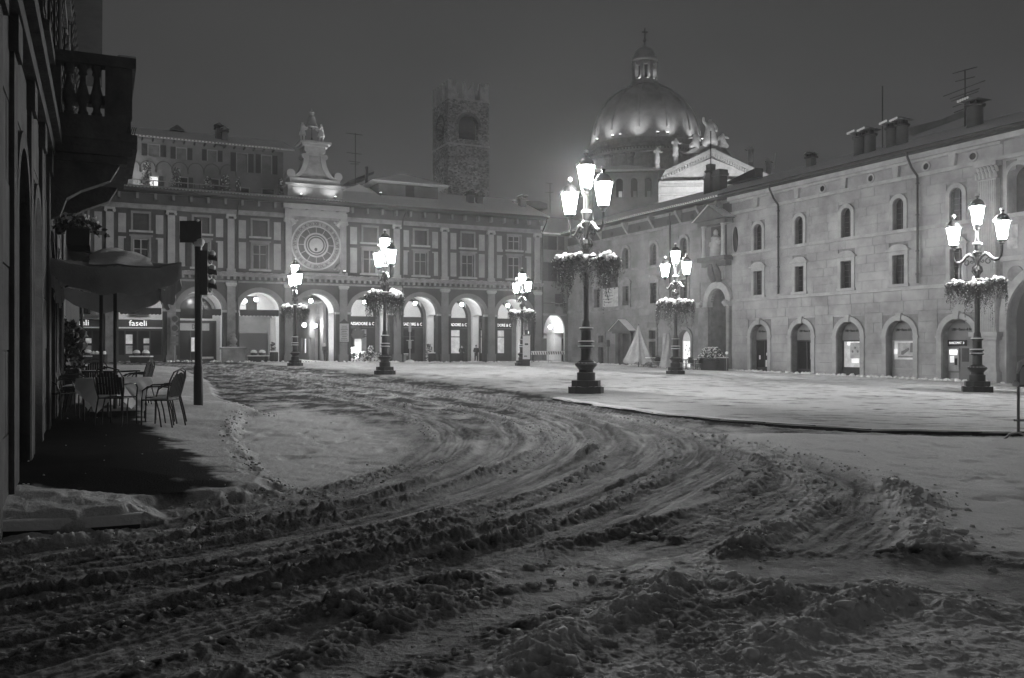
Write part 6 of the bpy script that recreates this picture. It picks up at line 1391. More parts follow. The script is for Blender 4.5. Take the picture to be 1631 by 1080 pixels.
# floodlights round the foot of the dome and in the lantern
FD = 0
for j, px in enumerate((946, 967, 977.5, 1032, 1047, 1097, 1108)):
    x = (px-1027)/kd; q = R0*1.13; y = -math.sqrt(max(q*q-x*x, .5)); zf = dz(236)
    t = thing('floodlight', ['first', 'second', 'third', 'fourth', 'fifth', 'sixth', 'seventh'][j]+' lit floodlight from the left at the foot of the dome', 'floodlight', (dx+x, YD+y, zf), 0, 'floodlights around the dome')
    MB().box(-.25, .25, -.2, .2, 0, .35).build('housing', 'dark_metal', t); MB().box(-.2, .2, -.15, .15, .36, .42).build('lens', 'flood_glow', t)
for a in np.radians([-165, -135, -105, -75, -45, -15]):
    c_, s_ = math.cos(a), math.sin(a); spot((dx+R0*1.30*c_, YD+R0*1.30*s_, dz(240)), (dx+R0*.87*c_, YD+R0*.87*s_, dz(204)), 1400, math.radians(72), .3)
for a in np.radians([-125, -85, -50]):
    c_, s_ = math.cos(a), math.sin(a); spot((dx+r1*1.2*c_, YD+r1*1.2*s_, dz(131)), (dx+r1*.6*c_, YD+r1*.6*s_, dz(108)), 190, math.radians(90), .2)
# floodlit front with pediment
YP = 172.0; kp = FOC/YP
def pz_(py): return EYE+(HY-py)/kp
PX = (1127-CX)/kp; F0, F1 = (1046-1127)/kp, (1212-1127)/kp; AP = (1134-1127)/kp
FC = thing('church', 'floodlit white marble church front with a carved pediment and statues above the roofs', 'church front', (PX, YP, 0), math.radians(-6))
MB().box(F0, F1, .5, 12, 0, pz_(288)).build('front_wall', 'stone', FC)
b = MB(); zA, zE = pz_(243), pz_(287)
b.prism([(F0, zE), (F1, zE), (F1, zE+.15), (AP, zA-1.0), (F0, zE+.15)], .5, 12); b.build('tympanum', 'stone', FC)
b = MB()
for (x0, x1) in ((F0-.9, AP), (F1+.9, AP)):
    b.add([(x0, -.9, zE-.1), (x1, -.9, zA-.2), (x1, -.9, zA+.65), (x0, -.9, zE+.75), (x0, 12, zE-.1), (x1, 12, zA-.2), (x1, 12, zA+.65), (x0, 12, zE+.75)], [(0, 1, 2, 3), (4, 7, 6, 5), (0, 4, 5, 1), (3, 2, 6, 7), (0, 3, 7, 4)])
b.build('raking_cornice', 'stone', FC)
b = MB(); b.box(F0-.9, F1+.9, -.8, .5, pz_(292), pz_(288)-.01); b.box(F0-.3, F1+.3, -.3, .5, pz_(296), pz_(292)-.01); b.box(F0, F1, -.1, .5, pz_(310), pz_(307)); b.build('entablature', 'stone', FC)
m = MB()
for x0, x1 in ((F0-.6, AP), (F1+.6, AP)):
    for q in range(22): t = (q+.3)/22; x = x0+(x1-x0)*t; z = zE-.1+(zA-.1-zE)*t; m.box(x-.16, x+.16, -.7, .45, z-.5, z+.02)
for q in range(40): x = F0+(F1-F0)*(q+.5)/40; m.box(x-.15, x+.15, -.55, .45, pz_(292)-.5, pz_(292)-.02)
tag(m.build('dentils', 'stone', FC), kind='stuff')
b = MB(); rng = random.Random(3)
for (c, z, r) in ((AP-1.0, zA-5.0, .8), (AP+.1, zA-4.3, .9), (AP+1.2, zA-5.0, .8), (AP-2.4, zA-5.4, .45), (AP+2.5, zA-5.4, .45), (AP, zA-3.1, .5)): b.blob((c, .4, z), r, 10, 8, .18)
b.tube([(AP-3.4+.5*math.cos(w), .35, zA-5.6+.5*math.sin(w)) for w in np.linspace(0, 5, 12)], .16, 6); b.tube([(AP+3.4+.5*math.cos(w), .35, zA-5.6+.5*math.sin(w)) for w in np.linspace(-2, 3, 12)], .16, 6); b.build('coat_of_arms', 'stone_worn', FC, smooth=True)
for x, tx in ((F0+2, -2), (0, 0), (F1-2, 2)):
    p = Matrix.Rotation(math.radians(-6), 4, 'Z') @ Vector((x, -7, 0)); q = Matrix.Rotation(math.radians(-6), 4, 'Z') @ Vector((x*.8, 0, 0)); spot((PX+p.x, YP+p.y, pz_(325)), (PX+q.x, YP+q.y, pz_(282)), 4300, math.radians(110), .3)
for sx, nm in ((F0+2, 'left'), (F1-2, 'right')):
    pass
def statue(px, py0, py1, Y, lb, arm=1, lance=False, wide=1.0, base=0.8):
    kk = FOC/Y; H_ = (py1-py0)/kk; z0 = EYE+(HY-py1)/kk; s = H_/1.9
    t = thing('statue', lb, 'statue', ((px-CX)/kk, Y, z0), 0)
    P = [(0, 0, .95), (0, 0, 1.2), (0, 0, 1.5), (0.02, 0, 1.64), (0.03, -.02, 1.80), (.1, 0, .5), (.12, 0, .06), (-.1, -.06, .5), (-.14, -.05, .06), (.22, 0, 1.46), (.36*arm if arm > 0 else .3, -.12, 1.22), (.55*arm if arm > 0 else .2, -.25, 1.3), (-.22, 0, 1.46), (-.38 if arm > 0 else -.45, -.1, 1.25), (-.3 if arm > 0 else -.6, -.25, 1.5)]
    E = [(0, 1), (1, 2), (2, 3), (3, 4), (0, 5), (5, 6), (0, 7), (7, 8), (2, 9), (9, 10), (10, 11), (2, 12), (12, 13), (13, 14)]
    R = [.25*wide, .22*wide, .2, .08, .13, .2*wide, .2*wide, .2*wide, .2*wide, .12, .1, .08, .12, .1, .08]
    me = skin_mesh('body', P, E, R, 'statue'); o = link('body', me, t); o.scale = (s, s, s)
    b = MB(); b.lathe([(.34, 0), (.30, .3), (.26, .7), (.22, .95)], 10); 
    for q in range(10): a = q*.63; b.tube([(.3*math.cos(a), .3*math.sin(a), .02), (.24*math.cos(a+.2), .24*math.sin(a+.2), .6), (.18*math.cos(a+.5), .18*math.sin(a+.5), 1.2)], [.06, .05, .03], 5)
    o = b.build('robe', 'statue', t, smooth=True); o.scale = (s*wide*.72, s*.72, s)
    MB().box(-.42, .42, -.42, .42, -base*2.0, -.001).build('plinth', 'stone', t)
    if lance: MB().tube([(.6*s, -.2, .6*s), (.72*s, -.3, 2.3*s)], .05, 5).build('lance', 'statue', t)
    return t
statue(1047, 233, 262, YP+1, 'weathered statue standing on the left slope of the church pediment, lower one', base=1.5)
statue(1076, 218, 250, YP+1, 'weathered statue standing on the left slope of the church pediment, holding out a scroll', base=1.5)
statue(1195, 231, 259, YP+3, 'pale statue standing right of the church pediment, without a lance', -1, base=1.6)
statue(1224, 250, 277, YP+3, 'pale statue with a lance at the far right of the church front', 1, True, base=1.5)
# group on the apex
t = thing('statue_group', 'cluster of robed figures with raised arm on the apex of the church pediment', 'statue', ((1130-CX)/kp, YP+.5, EYE+(HY-240)/kp), 0)
def skin_scaled(P, E, R, s, off): return [(p[0]*s+off[0], p[1]*s+off[1], p[2]*s+off[2]) for p in P], E, [r*s for r in R]
sc1 = 3.1
P = [(0, 0, 1.0), (0, 0, 1.3), (0, 0, 1.58), (0, 0, 1.72), (.02, 0, 1.9), (.2, 0, .6), (.3, 0, 0), (-.2, 0, .5), (-.35, 0, 0), (.24, 0, 1.55), (.4, -.1, 1.3), (.35, -.2, 1.05), (-.24, 0, 1.55), (-.42, 0, 1.75), (-.4, 0, 2.05)]
E = [(0, 1), (1, 2), (2, 3), (3, 4), (0, 5), (5, 6), (0, 7), (7, 8), (2, 9), (9, 10), (10, 11), (2, 12), (12, 13), (13, 14)]
R = [.32, .27, .24, .1, .16, .3, .33, .3, .33, .12, .1, .08, .12, .1, .08]
o = link('central_figure', skin_mesh('central_figure', *skin_scaled(P, E, R, sc1, (0.2, 0, .4)), 'statue'), t)
for sx, nm in ((-1, 'side_figure'), (1, 'side_figure')):
    P2 = [(0, 0, .7), (0, 0, .95), (0, 0, 1.15), (sx*.05, 0, 1.28), (sx*.08, 0, 1.42), (sx*.2, 0, .45), (sx*.5, -.1, .3), (-sx*.15, 0, .4), (-sx*.2, -.1, .0), (sx*.3, 0, 1.1), (sx*.55, 0, 1.0), (-sx*.25, 0, 1.05), (-sx*.4, -.1, .8)]
    E2 = [(0, 1), (1, 2), (2, 3), (3, 4), (0, 5), (5, 6), (0, 7), (7, 8), (2, 9), (9, 10), (2, 11), (11, 12)]; R2 = [.28, .25, .2, .09, .14, .25, .2, .25, .25, .1, .07, .1, .08]
    link(nm, skin_mesh(nm, *skin_scaled(P2, E2, R2, 2.5, (sx*2.6, .1, 0)), 'statue'), t)
b = MB(); b.prism([(-4.5, -.3), (4.5, -1.2), (3.2, .3), (1.5, 1.0), (-1.5, 1.0), (-3.2, .4)], -.5, .8); b.build('pedestal', 'stone', t)
# ================================================================ NEAR HOUSES ON THE LEFT
NH = CF.thing('near_house', 'dark plastered house at the left edge with arched doorways and a stone balcony', 'house')
def cs_(px): return CF.s(px)
sN, sM, sF = -7.0, (22-8.04)/.907, (35.5-8.04)/.907
sa0, sa1 = (9.0-8.04)/.907, (10.4-8.04)/.907; sb0, sb1 = (11.15-8.04)/.907, (12.5-8.04)/.907
nh = [arch(sa0, sa1, 0.05, 3.0, 14), arch(sb0, sb1, 0.05, 2.85, 14), arch(7.5, 9.0, .05, 2.7, 14), arch(10.5, 12.0, .05, 2.7, 14), arch(-3, -1.6, .05, 3.0, 14)]
up = [rect(x, x+1.1, 6.0, 8.4) for x in (-1.2, 1.6, 4.4, 7.9, 10.6, 13.2)]+[rect(x, x+1.1, 9.6, 11.3) for x in (-1.2, 1.6, 4.4, 7.9, 10.6, 13.2)]
MB().wall(rect(sN, sM, -.6, 12.6), nh+up, 0, .4).build('house_wall', 'near_wall', NH)
MB().box(sN, sM, .8, 1.0, -.6, 12.6).build('inner_wall', 'black_paint', NH)
for k, q in enumerate(nh):
    c = (q[0][0]+q[-1][0])/2; r = (q[-1][0]-q[0][0])/2; zs = q[1][1]
    o = ring(MB(), c, zs, r, r+.18, -.05, .2, 14, legs=.0).build('door_surround', 'near_stone', NH)
    if k == 1: MB().prism(arch(c-r, c+r, 1.1, zs, 14), .32, .36).build('lit_pane', 'window_bright', o); MB().box(c-r, c+r, .3, .38, .0, 1.1).build('door', 'wood_dark', o)
    else: MB().prism(q, .32, .38).build('door', 'wood_dark', o)
for q in up:
    s0, s1, z0, z1 = q[0][0], q[2][0], q[0][1], q[1][1]
    f = MB(); f.box(s0-.16, s0, -.07, .2, z0, z1); f.box(s1, s1+.16, -.07, .2, z0, z1); f.box(s0-.25, s1+.25, -.16, .2, z1, z1+.2); f.box(s0-.25, s1+.25, -.18, .2, z0-.15, z0-.002); w = f.build('window', 'near_stone', NH)
    MB().box(s0, s1, .25, .28, z0, z1).build('pane', 'glass_dark', w)
    for a, b_ in ((s0-.6, s0-.17), (s1+.17, s1+.6)): shutter_leaf(a, b_, z0, z1, -.12, w)
MB().box(sN, sM, -.12, .1, 4.75, 4.95).build('string_course', 'near_stone', NH); MB().box(sN, sM, -.22, .1, 4.952, 5.15).build('string_course', 'near_stone', NH)
for s in (-.9, .55, 2.85, 5.0, 6.9, 9.7, 12.8): b = MB(); b.box(s-.18, s+.18, -.06, .1, -.3, 4.6); b.box(s-.24, s+.24, -.1, .1, 4.4, 4.748); b.build('pilaster', 'near_stone', NH)
b = MB(); b.box(sN, sM, -.75, .2, 12.6, 12.8); b.box(sN, sM, -.3, .1, 12.2, 12.598); b.build('eave', 'near_stone', NH); MB().prism_x([(-.8, 12.8), (4, 14.6), (4, 14.72), (-.8, 12.92)], sN, sM).build('roof', 'snow', NH)
MB().tube([(8.9, -.1, 12.6), (8.9, -.1, 5.2)], .06, 8).build('downpipe', 'dark_metal', NH)
ashlar(NH, sN, sM, [(.0, 4.7, .78)], [(q[0][0]-.2, q[-1][0]+.2, -1, q[1][1]+(q[-1][0]-q[0][0])/2+.2) for q in nh], 'near_wall', 21, limit=140, front=CF)
# balcony (part of the house)
bs0, bs1, pr = (14.6-8.04)/.907, (14.6-8.04)/.907+2.9, 1.27
zr1, zr0 = 6.53, 5.50
b = MB(); b.box(bs0, bs1, -pr, 0, zr0-.28, zr0-.001); b.box(bs0-.06, bs1+.06, -pr-.1, 0, zr0-.40, zr0-.282)
for i, (z, q) in enumerate(((-.40, .10), (-.52, .02), (-.66, -.06))): b.box(bs0-.02+i*.03, bs1+.02-i*.03, -pr-q, 0, zr0+z-.12, zr0+z-.002)
bal = b.build('balcony', 'near_stone', NH)
for x in (bs0+.15, bs1-.4): MB().prism_x([(0, 3.75), (-.18, 3.8), (-.28, 4.1), (-.5, 4.25), (-.95, 4.45), (-1.1, 4.72), (0, 4.72)], x, x+.28).build('bracket', 'near_stone', bal)
b = MB(); b.box(bs0-.05, bs1+.05, -pr-.08, -pr+.22, zr1-.18, zr1); b.box(bs0-.05, bs0+.25, -pr+.221, .0, zr1-.18, zr1); b.box(bs1-.25, bs1+.05, -pr+.221, .0, zr1-.18, zr1); b.build('handrail', 'near_stone', bal)
b = MB(); b.box(bs0-.05, bs1+.05, -pr-.08, -pr+.2, zr1+.001, zr1+.03); b.build('snow', 'snow', bal)
for (x0, x1, y0, y1) in ((bs0, bs0+.2, -pr-.02, -pr+.40), (bs1-.2, bs1, -pr-.02, -pr+.40), (bs0, bs0+.2, -.2, 0), ((bs0+bs1)/2-.15, (bs0+bs1)/2+.15, -pr, -pr+.18)): b = MB(); b.box(x0, x1, y0, y1, zr0, zr1-.181); b.box(x0-.015, x0, y0+.06, y1-.06, zr0+.1, zr1-.27); b.build('rail_pier', 'near_stone', bal)
BP = [(.075, 0), (.085, .05), (.06, .09), (.055, .14), (.10, .28), (.095, .36), (.05, .56), (.045, .66), (.075, .7), (.06, .75), (.08, .8), (.08, zr1-.18-zr0)]
bmesh_ = MB().lathe(BP, 12).mesh('baluster', 'near_stone', True)
for y in (-.32, -.53, -.74): link('baluster', bmesh_, bal, (bs0+.1, y, zr0))
for k in range(9):
    x = bs0+.4+k*.26
    if abs(x-(bs0+bs1)/2) > .22: link('baluster', bmesh_, bal, (x, -pr+.09, zr0))
b = MB()
for k in range(5): b.tube([(bs0-.1, -pr-.05+k*.03, zr0-.28), (bs0-.1, -pr-.08+k*.03, zr0-.16)], .006, 4)
b.build('bird_spikes', 'dark_metal', bal)
# neighbour house further down the row
N2 = CF.thing('neighbour_house', 'paler narrow house beyond the balcony with shutters and a dark awning', 'house')
w2 = [rect(x, x+1.0, z, z+1.7) for x in (sM+1.2, sM+4.0, sM+6.9, sM+10) for z in (4.6, 7.4, 10.0)]
MB().wall(rect(sM+.01, sF, -.6, 12.4), w2, -.02, .3).build('house_wall', 'plaster_dark', N2); MB().box(sM, sF, .5, .6, -.6, 12.4).build('inner_wall', 'black_paint', N2); MB().box(sF-.3, sF-.02, .6, 9, -.6, 12.4).build('end_wall', 'plaster_mid', N2)
for q in w2:
    s0, s1, z0, z1 = q[0][0], q[2][0], q[0][1], q[1][1]; w = MB().box(s0, s1, .1, .14, z0, z1).build('window', 'glass_dark', N2)
    for a, b_ in ((s0-.55, s0-.03), (s1+.03, s1+.55)): shutter_leaf(a, b_, z0, z1, -.1, w)
MB().box(sM+.01, sF+.3, -.85, .2, 12.2, 12.39).build('eave', 'wood_dark', N2); MB().prism_x([(-.8, 12.4), (5, 14.6), (5, 14.75), (-.8, 12.6)], sM, sF+.3).build('roof', 'snow', N2)
b = MB(); b.prism_x([(-.02, 4.3), (-1.4, 3.7), (-1.4, 3.6), (-.02, 4.2)], sM+.5, sM+5); b.build('awning', 'shop_dark', N2)
for x in (sM+.6, sM+3.4, sM+6.6): MB().box(x, x+2, .25, .3, -.4, 3.0).build('door', 'wood_dark', N2)
MB().tube([(sF-.3, -.12, 12.3), (sF-.3, -.12, 0)], .06, 8).build('downpipe', 'dark_metal', N2)
bx = CF.thing('plant_box', 'flower box with snowy plants on the awning level behind the parasol', 'plant', 8.2, -.45, 3.35)
MB().box(-.6, .6, -.18, .18, 0, .28).build('box', 'shop_dark', bx); b = MB(); leafy(b, (0, 0, .25), .5, .3, 160, .06); b.build('foliage', 'leaf', bx); b = MB(); leafy(b, (0, 0, .4), .5, .2, 60, .05); tag(b.build('leaf_snow', 'snow', bx), kind='stuff')
# ================================================================ PAVEMENT CAFE
PA = CF.thing('cafe_parasol', 'large sagging dark canvas parasol with snow on top over the cafe tables', 'parasol', (16.9-8.04)/.907, -1.06, 0)
zg = .26; LX, LY = 2.85, 1.0; pe = 3.06
def can(u, v):
    x = (u*2-1)*LX; y = (v*2-1)*LY; q = max(abs(u*2-1), abs(v*2-1)); sag = -.08*math.sin(PI*min(1, abs(v*2-1)))*q-.10*math.sin(PI*abs(u*2-1))*(.3+q)
    edge = -.10*q*(1-(min(abs(u*2-1), abs(v*2-1)))**2) if q > .6 else 0
    return (x, y, pe+.48*(1-q)**0.85+sag*.6+edge-.10*(u))
b = MB(); b.grid(can, 24, 16); b.build('canopy', 'canvas', PA, smooth=True)
def val(e):
    def f(u, v):
        a = {0: (0, u), 1: (u, 0), 2: (1, u), 3: (u, 1)}[e]; p = can(*a); w = math.sin(PI*u); k = .27+.12*w+.02*math.sin(u*23)
        o = .04*math.sin(u*31+e*2)*v*math.sin(u*7+1); return (p[0]+(o if e in (0, 2) else 0)-(.04 if e == 0 else 0), p[1]+(o if e in (1, 3) else 0), p[2]-.01-k*v-.07*v*w)
    return f
for e in range(4): MB().grid(val(e), 30, 6).build('valance', 'canvas', PA, smooth=True)
for x, y in ((-.25, .25), (.25, .0)):
    MB().tube([(x, y, zg), (x, y, 3.3)], .035, 8).build('pole', 'wood_dark', PA)
MB().box(-.5, .5, -.35, .45, zg-.02, zg+.12).build('base', 'dark_metal', PA)
b = MB(); b.grid(lambda u, v: tuple(np.array(can(.02+.55*u, .22+.5*v))+np.array([0, 0, .02+.09*math.sin(PI*u)**.6*math.sin(PI*v)**.6*(0.7+.4*math.sin(9*u+4*v)*math.sin(7*v+2))])), 26, 18); b.build('snow', 'snow', PA, smooth=True)
rng = random.Random(2)
for sx in (-1, 1):
    for sy in (-1, 1): MB().tube([(0, 0, 3.28), (sx*LX*.96, sy*LY*.96, pe-.14)], .02, 6).build('rib', 'wood_dark', PA)
def chair_parts():
    P = {}
    P['seat'] = MB().grid(lambda u, v: ((u-.5)*(.44+.04*(1-v)), (v-.5)*.44, .455-.02*math.sin(PI*v)-.01*math.sin(PI*u)), 8, 8).mesh('seat', 'chair_weave', True)
    ba = [(-.20, .20, .46), (-.23, .235, .62), (-.24, .275, .78), (-.17, .30, .90), (0, .31, .945), (.17, .30, .90), (.24, .275, .78), (.23, .235, .62), (.20, .20, .46)]
    P['frame'] = MB().tube(ba, .013, 8).mesh('backrest', 'dark_metal', True)
    sl = MB()
    for k in range(9):
        x = -.19+k*.0475; t = .90-.06*(abs(x)/.2)**2*1.6; sl.add([(x-.021, .215, .50), (x+.021, .215, .50), (x+.021, .285, t-.03), (x-.021, .285, t-.03), (x-.021, .222, .50), (x+.021, .222, .50), (x+.021, .292, t-.03), (x-.021, .292, t-.03)], [(0, 1, 2, 3), (7, 6, 5, 4), (0, 3, 7, 4), (1, 5, 6, 2)])
    P['slats'] = sl.mesh('back_slats', 'chair_weave')
    for sx in (-1, 1):
        P['arm%d' % sx] = MB().tube([(sx*.235, .24, .66), (sx*.27, .1, .675), (sx*.27, -.1, .665), (sx*.25, -.2, .60), (sx*.22, -.23, .45), (sx*.215, -.24, 0)], .013, 7).mesh('armrest', 'dark_metal', True)
        P['leg%d' % sx] = MB().tube([(sx*.20, .2, .46), (sx*.215, .26, .2), (sx*.22, .30, 0)], .013, 7).mesh('leg', 'dark_metal', True)
        P['legf%d' % sx] = MB().tube([(sx*.19, .0, .45), (sx*.20, .06, .25), (sx*.205, .10, 0)], .012, 7).mesh('leg', 'dark_metal', True)
    P['ring'] = MB().tube([(-.22, -.22, .445), (.22, -.22, .445), (.20, .2, .445), (-.20, .2, .445), (-.22, -.22, .445)], .012, 6).mesh('seat_frame', 'dark_metal', True)
    P['snow'] = MB().grid(lambda u, v: ((u-.5)*.38, (v-.5)*.36, .458+.035*(math.sin(PI*u)*math.sin(PI*v))**.5), 8, 8).mesh('snow', 'snow', True)
    return P
CHP = chair_parts()
def chair(px, Y, rz, lb, snow=False, s=1.06, g='cafe armchairs at the pavement tables', zz_=None, xy=None):
    x, y = ((px-CX)/FOC*Y, Y) if xy is None else xy
    t = thing('cafe_chair', lb, 'chair', (x, y, gz(x, y)-.005 if zz_ is None else zz_), math.radians(rz), g); t.scale = (s, s, s)
    for n_, me in CHP.items():
        if n_ == 'snow' and not snow: continue
        link(me.name.split('.')[0], me, t)
    return t
chair(258, 15.55, -97, 'dark cafe armchair seen side on at the open end of the white table', True)
chair(262, 16.25, -90, 'dark cafe armchair standing just behind the side-on one', True)
chair(186, 15.25, 178, 'dark cafe armchair with its back to the viewer in front of the white tablecloth')
chair(93, 16.3, 75, 'dark cafe armchair nearest the house wall, left of the white table')
chair(106, 17.6, 95, 'dark cafe armchair second along the house wall')
chair(118, 18.8, 110, 'dark cafe armchair third along the house wall, beside the flower pot', True)
chair(214, 19.9, -80, 'dark cafe armchair at the far table, nearer of the two at its open end', True)
chair(220, 20.7, -85, 'dark cafe armchair at the far table, farther of the two at its open end')
chair(150, 21.2, 20, 'dark cafe armchair behind the far snowy table')
def cafe_table(px, Y, rz, lb, w=.86):
    x = (px-CX)/FOC*Y; g = gz(x, Y); t = thing('cafe_table', lb, 'table', (x, Y, g), math.radians(rz)); h = .76
    MB().box(-w/2, w/2, -w/2, w/2, h-.03, h).build('tabletop', 'wood_dark', t)
    for a in (-1, 1):
        for c_ in (-1, 1): MB().tube([(a*(w/2-.06), c_*(w/2-.06), 0), (a*(w/2-.06), c_*(w/2-.06), h-.03)], .02, 7).build('leg', 'dark_metal', t)
    return x, Y, g, h
def cloth(px, Y, rz, lb, size=1.32, w=.90, turn=45, mt='cloth_white'):
    x = (px-CX)/FOC*Y; g = gz(x, Y); t = thing('tablecloth', lb, 'tablecloth', (x, Y, g), math.radians(rz)); h = .768; ct, st = math.cos(math.radians(turn)), math.sin(math.radians(turn))
    def f(u, v):
        a, c_ = (u-.5)*size, (v-.5)*size; X_, Y_ = a*ct-c_*st, a*st+c_*ct; q = w/2
        cx_, cy_ = max(-q, min(q, X_)), max(-q, min(q, Y_)); ox, oy = X_-cx_, Y_-cy_; d = math.hypot(ox, oy); dr = max(0, d-.02)
        fl = .14*dr+.03*math.sin(14*(X_-Y_))*min(1, d*4)
        return (cx_+(ox/d*(fl+.01) if d > 1e-6 else 0), cy_+(oy/d*(fl+.01) if d > 1e-6 else 0), h-dr*.98)
    MB().grid(f, 46, 46).build('cloth', mt, t, smooth=True, sharp=80)
x, y, g, h = cafe_table(183, 16.15, -8, 'cafe table under a white tablecloth beside the dark chairs')
cloth(183, 16.15, -8, 'white tablecloth hanging in points over the front cafe table', 1.55, .9)
cafe_table(178, 20.0, -10, 'farther cafe table with a snowy top under the parasol')
cloth(178, 20.0, -10, 'pale snowy tablecloth on the farther cafe table', .96, .95, 0)
# flower stand by the wall
fs = thing('flower_pot', 'tall pot of dark flowers with snowy heads beside the house wall behind the parasol', 'plant', ((104-CX)/FOC*20.0, 20.0, gz((104-CX)/FOC*20, 20)), 0)
b = MB(); b.lathe([(.2, 0), (.3, .7), (.33, .72), (.33, .8), (.2, .8)], 14); b.build('pot', 'shop_dark', fs, smooth=True)
b = MB(); leafy(b, (0, 0, .7), .45, 1.2, 700, .07); b.build('foliage', 'leaf', fs); b = MB()
rng = random.Random(8)
for k in range(16): a = rng.uniform(0, 6.28); b.blob((.38*math.cos(a), .38*math.sin(a), rng.uniform(1.2, 1.8)), .085, 7, 5, .2)
b.build('blossoms', 'plaster_mid', fs, smooth=True)
# ================================================================ TRAFFIC LIGHT
YT_ = 21.0; x = (316-CX)/FOC*YT_; g = gz(x, YT_); TL = thing('traffic_light', 'black traffic light post seen from behind with a square sign and snow capped hoods', 'traffic light', (x, YT_, g)); kt = FOC/YT_
zt = lambda py: EYE+(HY-py)/kt-g
b = MB(); b.tube([(0, 0, -.1), (0, 0, zt(392))], .085, 12); b.build('post', 'black_iron', TL, smooth=True); MB().lathe([(.11, -.05), (.11, .9), (.09, .95)], 12).build('post_sleeve', 'black_iron', TL, smooth=True)
MB().tube([(0, .0, zt(392)), (-.03, .0, zt(398)), (-.12, 0.02, zt(386))], .03, 6).build('sign_arm', 'black_iron', TL)
b = MB(); b.box((287-316)/kt, (321.5-316)/kt, -.03, .0, zt(386.5), zt(352)); sgn = b.build('sign_plate', 'black_iron', TL); b = MB(); b.blob((0, -.015, zt(351.5)), .035, 8, 6); b.build('snow', 'snow', sgn)
b = MB(); b.lathe([(.085, zt(393)), (.11, zt(391)), (.10, zt(386)), (.03, zt(384))], 12); b.blob((.05, 0, zt(386)), .1, 8, 6, .1); b.build('snow', 'snow', TL, smooth=True)
hd = MB().box(.09, .27, -.16, .16, zt(470), zt(400)).build('signal_head', 'black_iron', TL)
for k in range(3):
    z = zt(412+k*22.5); b = MB(); n = 10
    b.add([(.271, .13*math.cos(PI*i/n), z-.02+.13*math.sin(PI*i/n)) for i in range(n+1)]+[(.40, .13*math.cos(PI*i/n), z-.05+.13*math.sin(PI*i/n)) for i in range(n+1)], [(i, i+1, n+2+i, n+1+i) for i in range(n)]); hood = b.build('hood', 'black_iron', hd, smooth=True)
    b = MB(); b.blob((.335, 0, z+.12), .075, 8, 6, .12); b.build('snow', 'snow', hd, smooth=True); MB().prism_x([(.115*math.cos(i*PI/8), z-.02+.115*math.sin(i*PI/8)) for i in range(16)], .271, .285).build('signal_glass', 'glass_dark', hd)
# ================================================================ BARRIER AT THE RIGHT EDGE
x, y = (1622-CX)/FOC*16.0, 16.0; g = gz(x, y); BR = thing('crowd_barrier', 'grey metal crowd barrier with a rounded snowy top at the right edge', 'barrier', (x, y, g), math.radians(8))
b = MB(); b.tube([(0, 0, .12), (0, 0, 1.22), (.05, 0, 1.33), (.16, 0, 1.38), (1.5, 0, 1.38), (1.7, 0, 1.36), (1.76, 0, 1.22), (1.76, 0, .12)], .026, 8); b.build('frame', 'grey_metal', BR, smooth=True)
for z in (.36, .98): MB().tube([(-.08 if z < .5 else 0, 0, z), (1.8, 0, z)], .022, 8).build('rail', 'grey_metal', BR)
MB().box(.03, 1.73, -.01, .01, 1.0, 1.33).build('plate', 'white_paint', BR)
for x0 in (0, 1.76): MB().tube([(x0-.02, -.34, -.02), (x0, -.2, .10), (x0, 0, .14), (x0, .2, .10), (x0-.02, .34, -.02)], .022, 8).build('foot', 'grey_metal', BR, smooth=True)
b = MB(); b.tube([(-.02, 0, 1.2), (.03, 0, 1.38), (.16, 0, 1.44), (.6, 0, 1.43), (1.4, 0, 1.43), (1.7, 0, 1.40)], [.02, .05, .06, .05, .06, .03], 8); b.blob((-.05, 0, 1.02), .06, 8, 6, .15); b.build('snow', 'snow', BR, smooth=True)
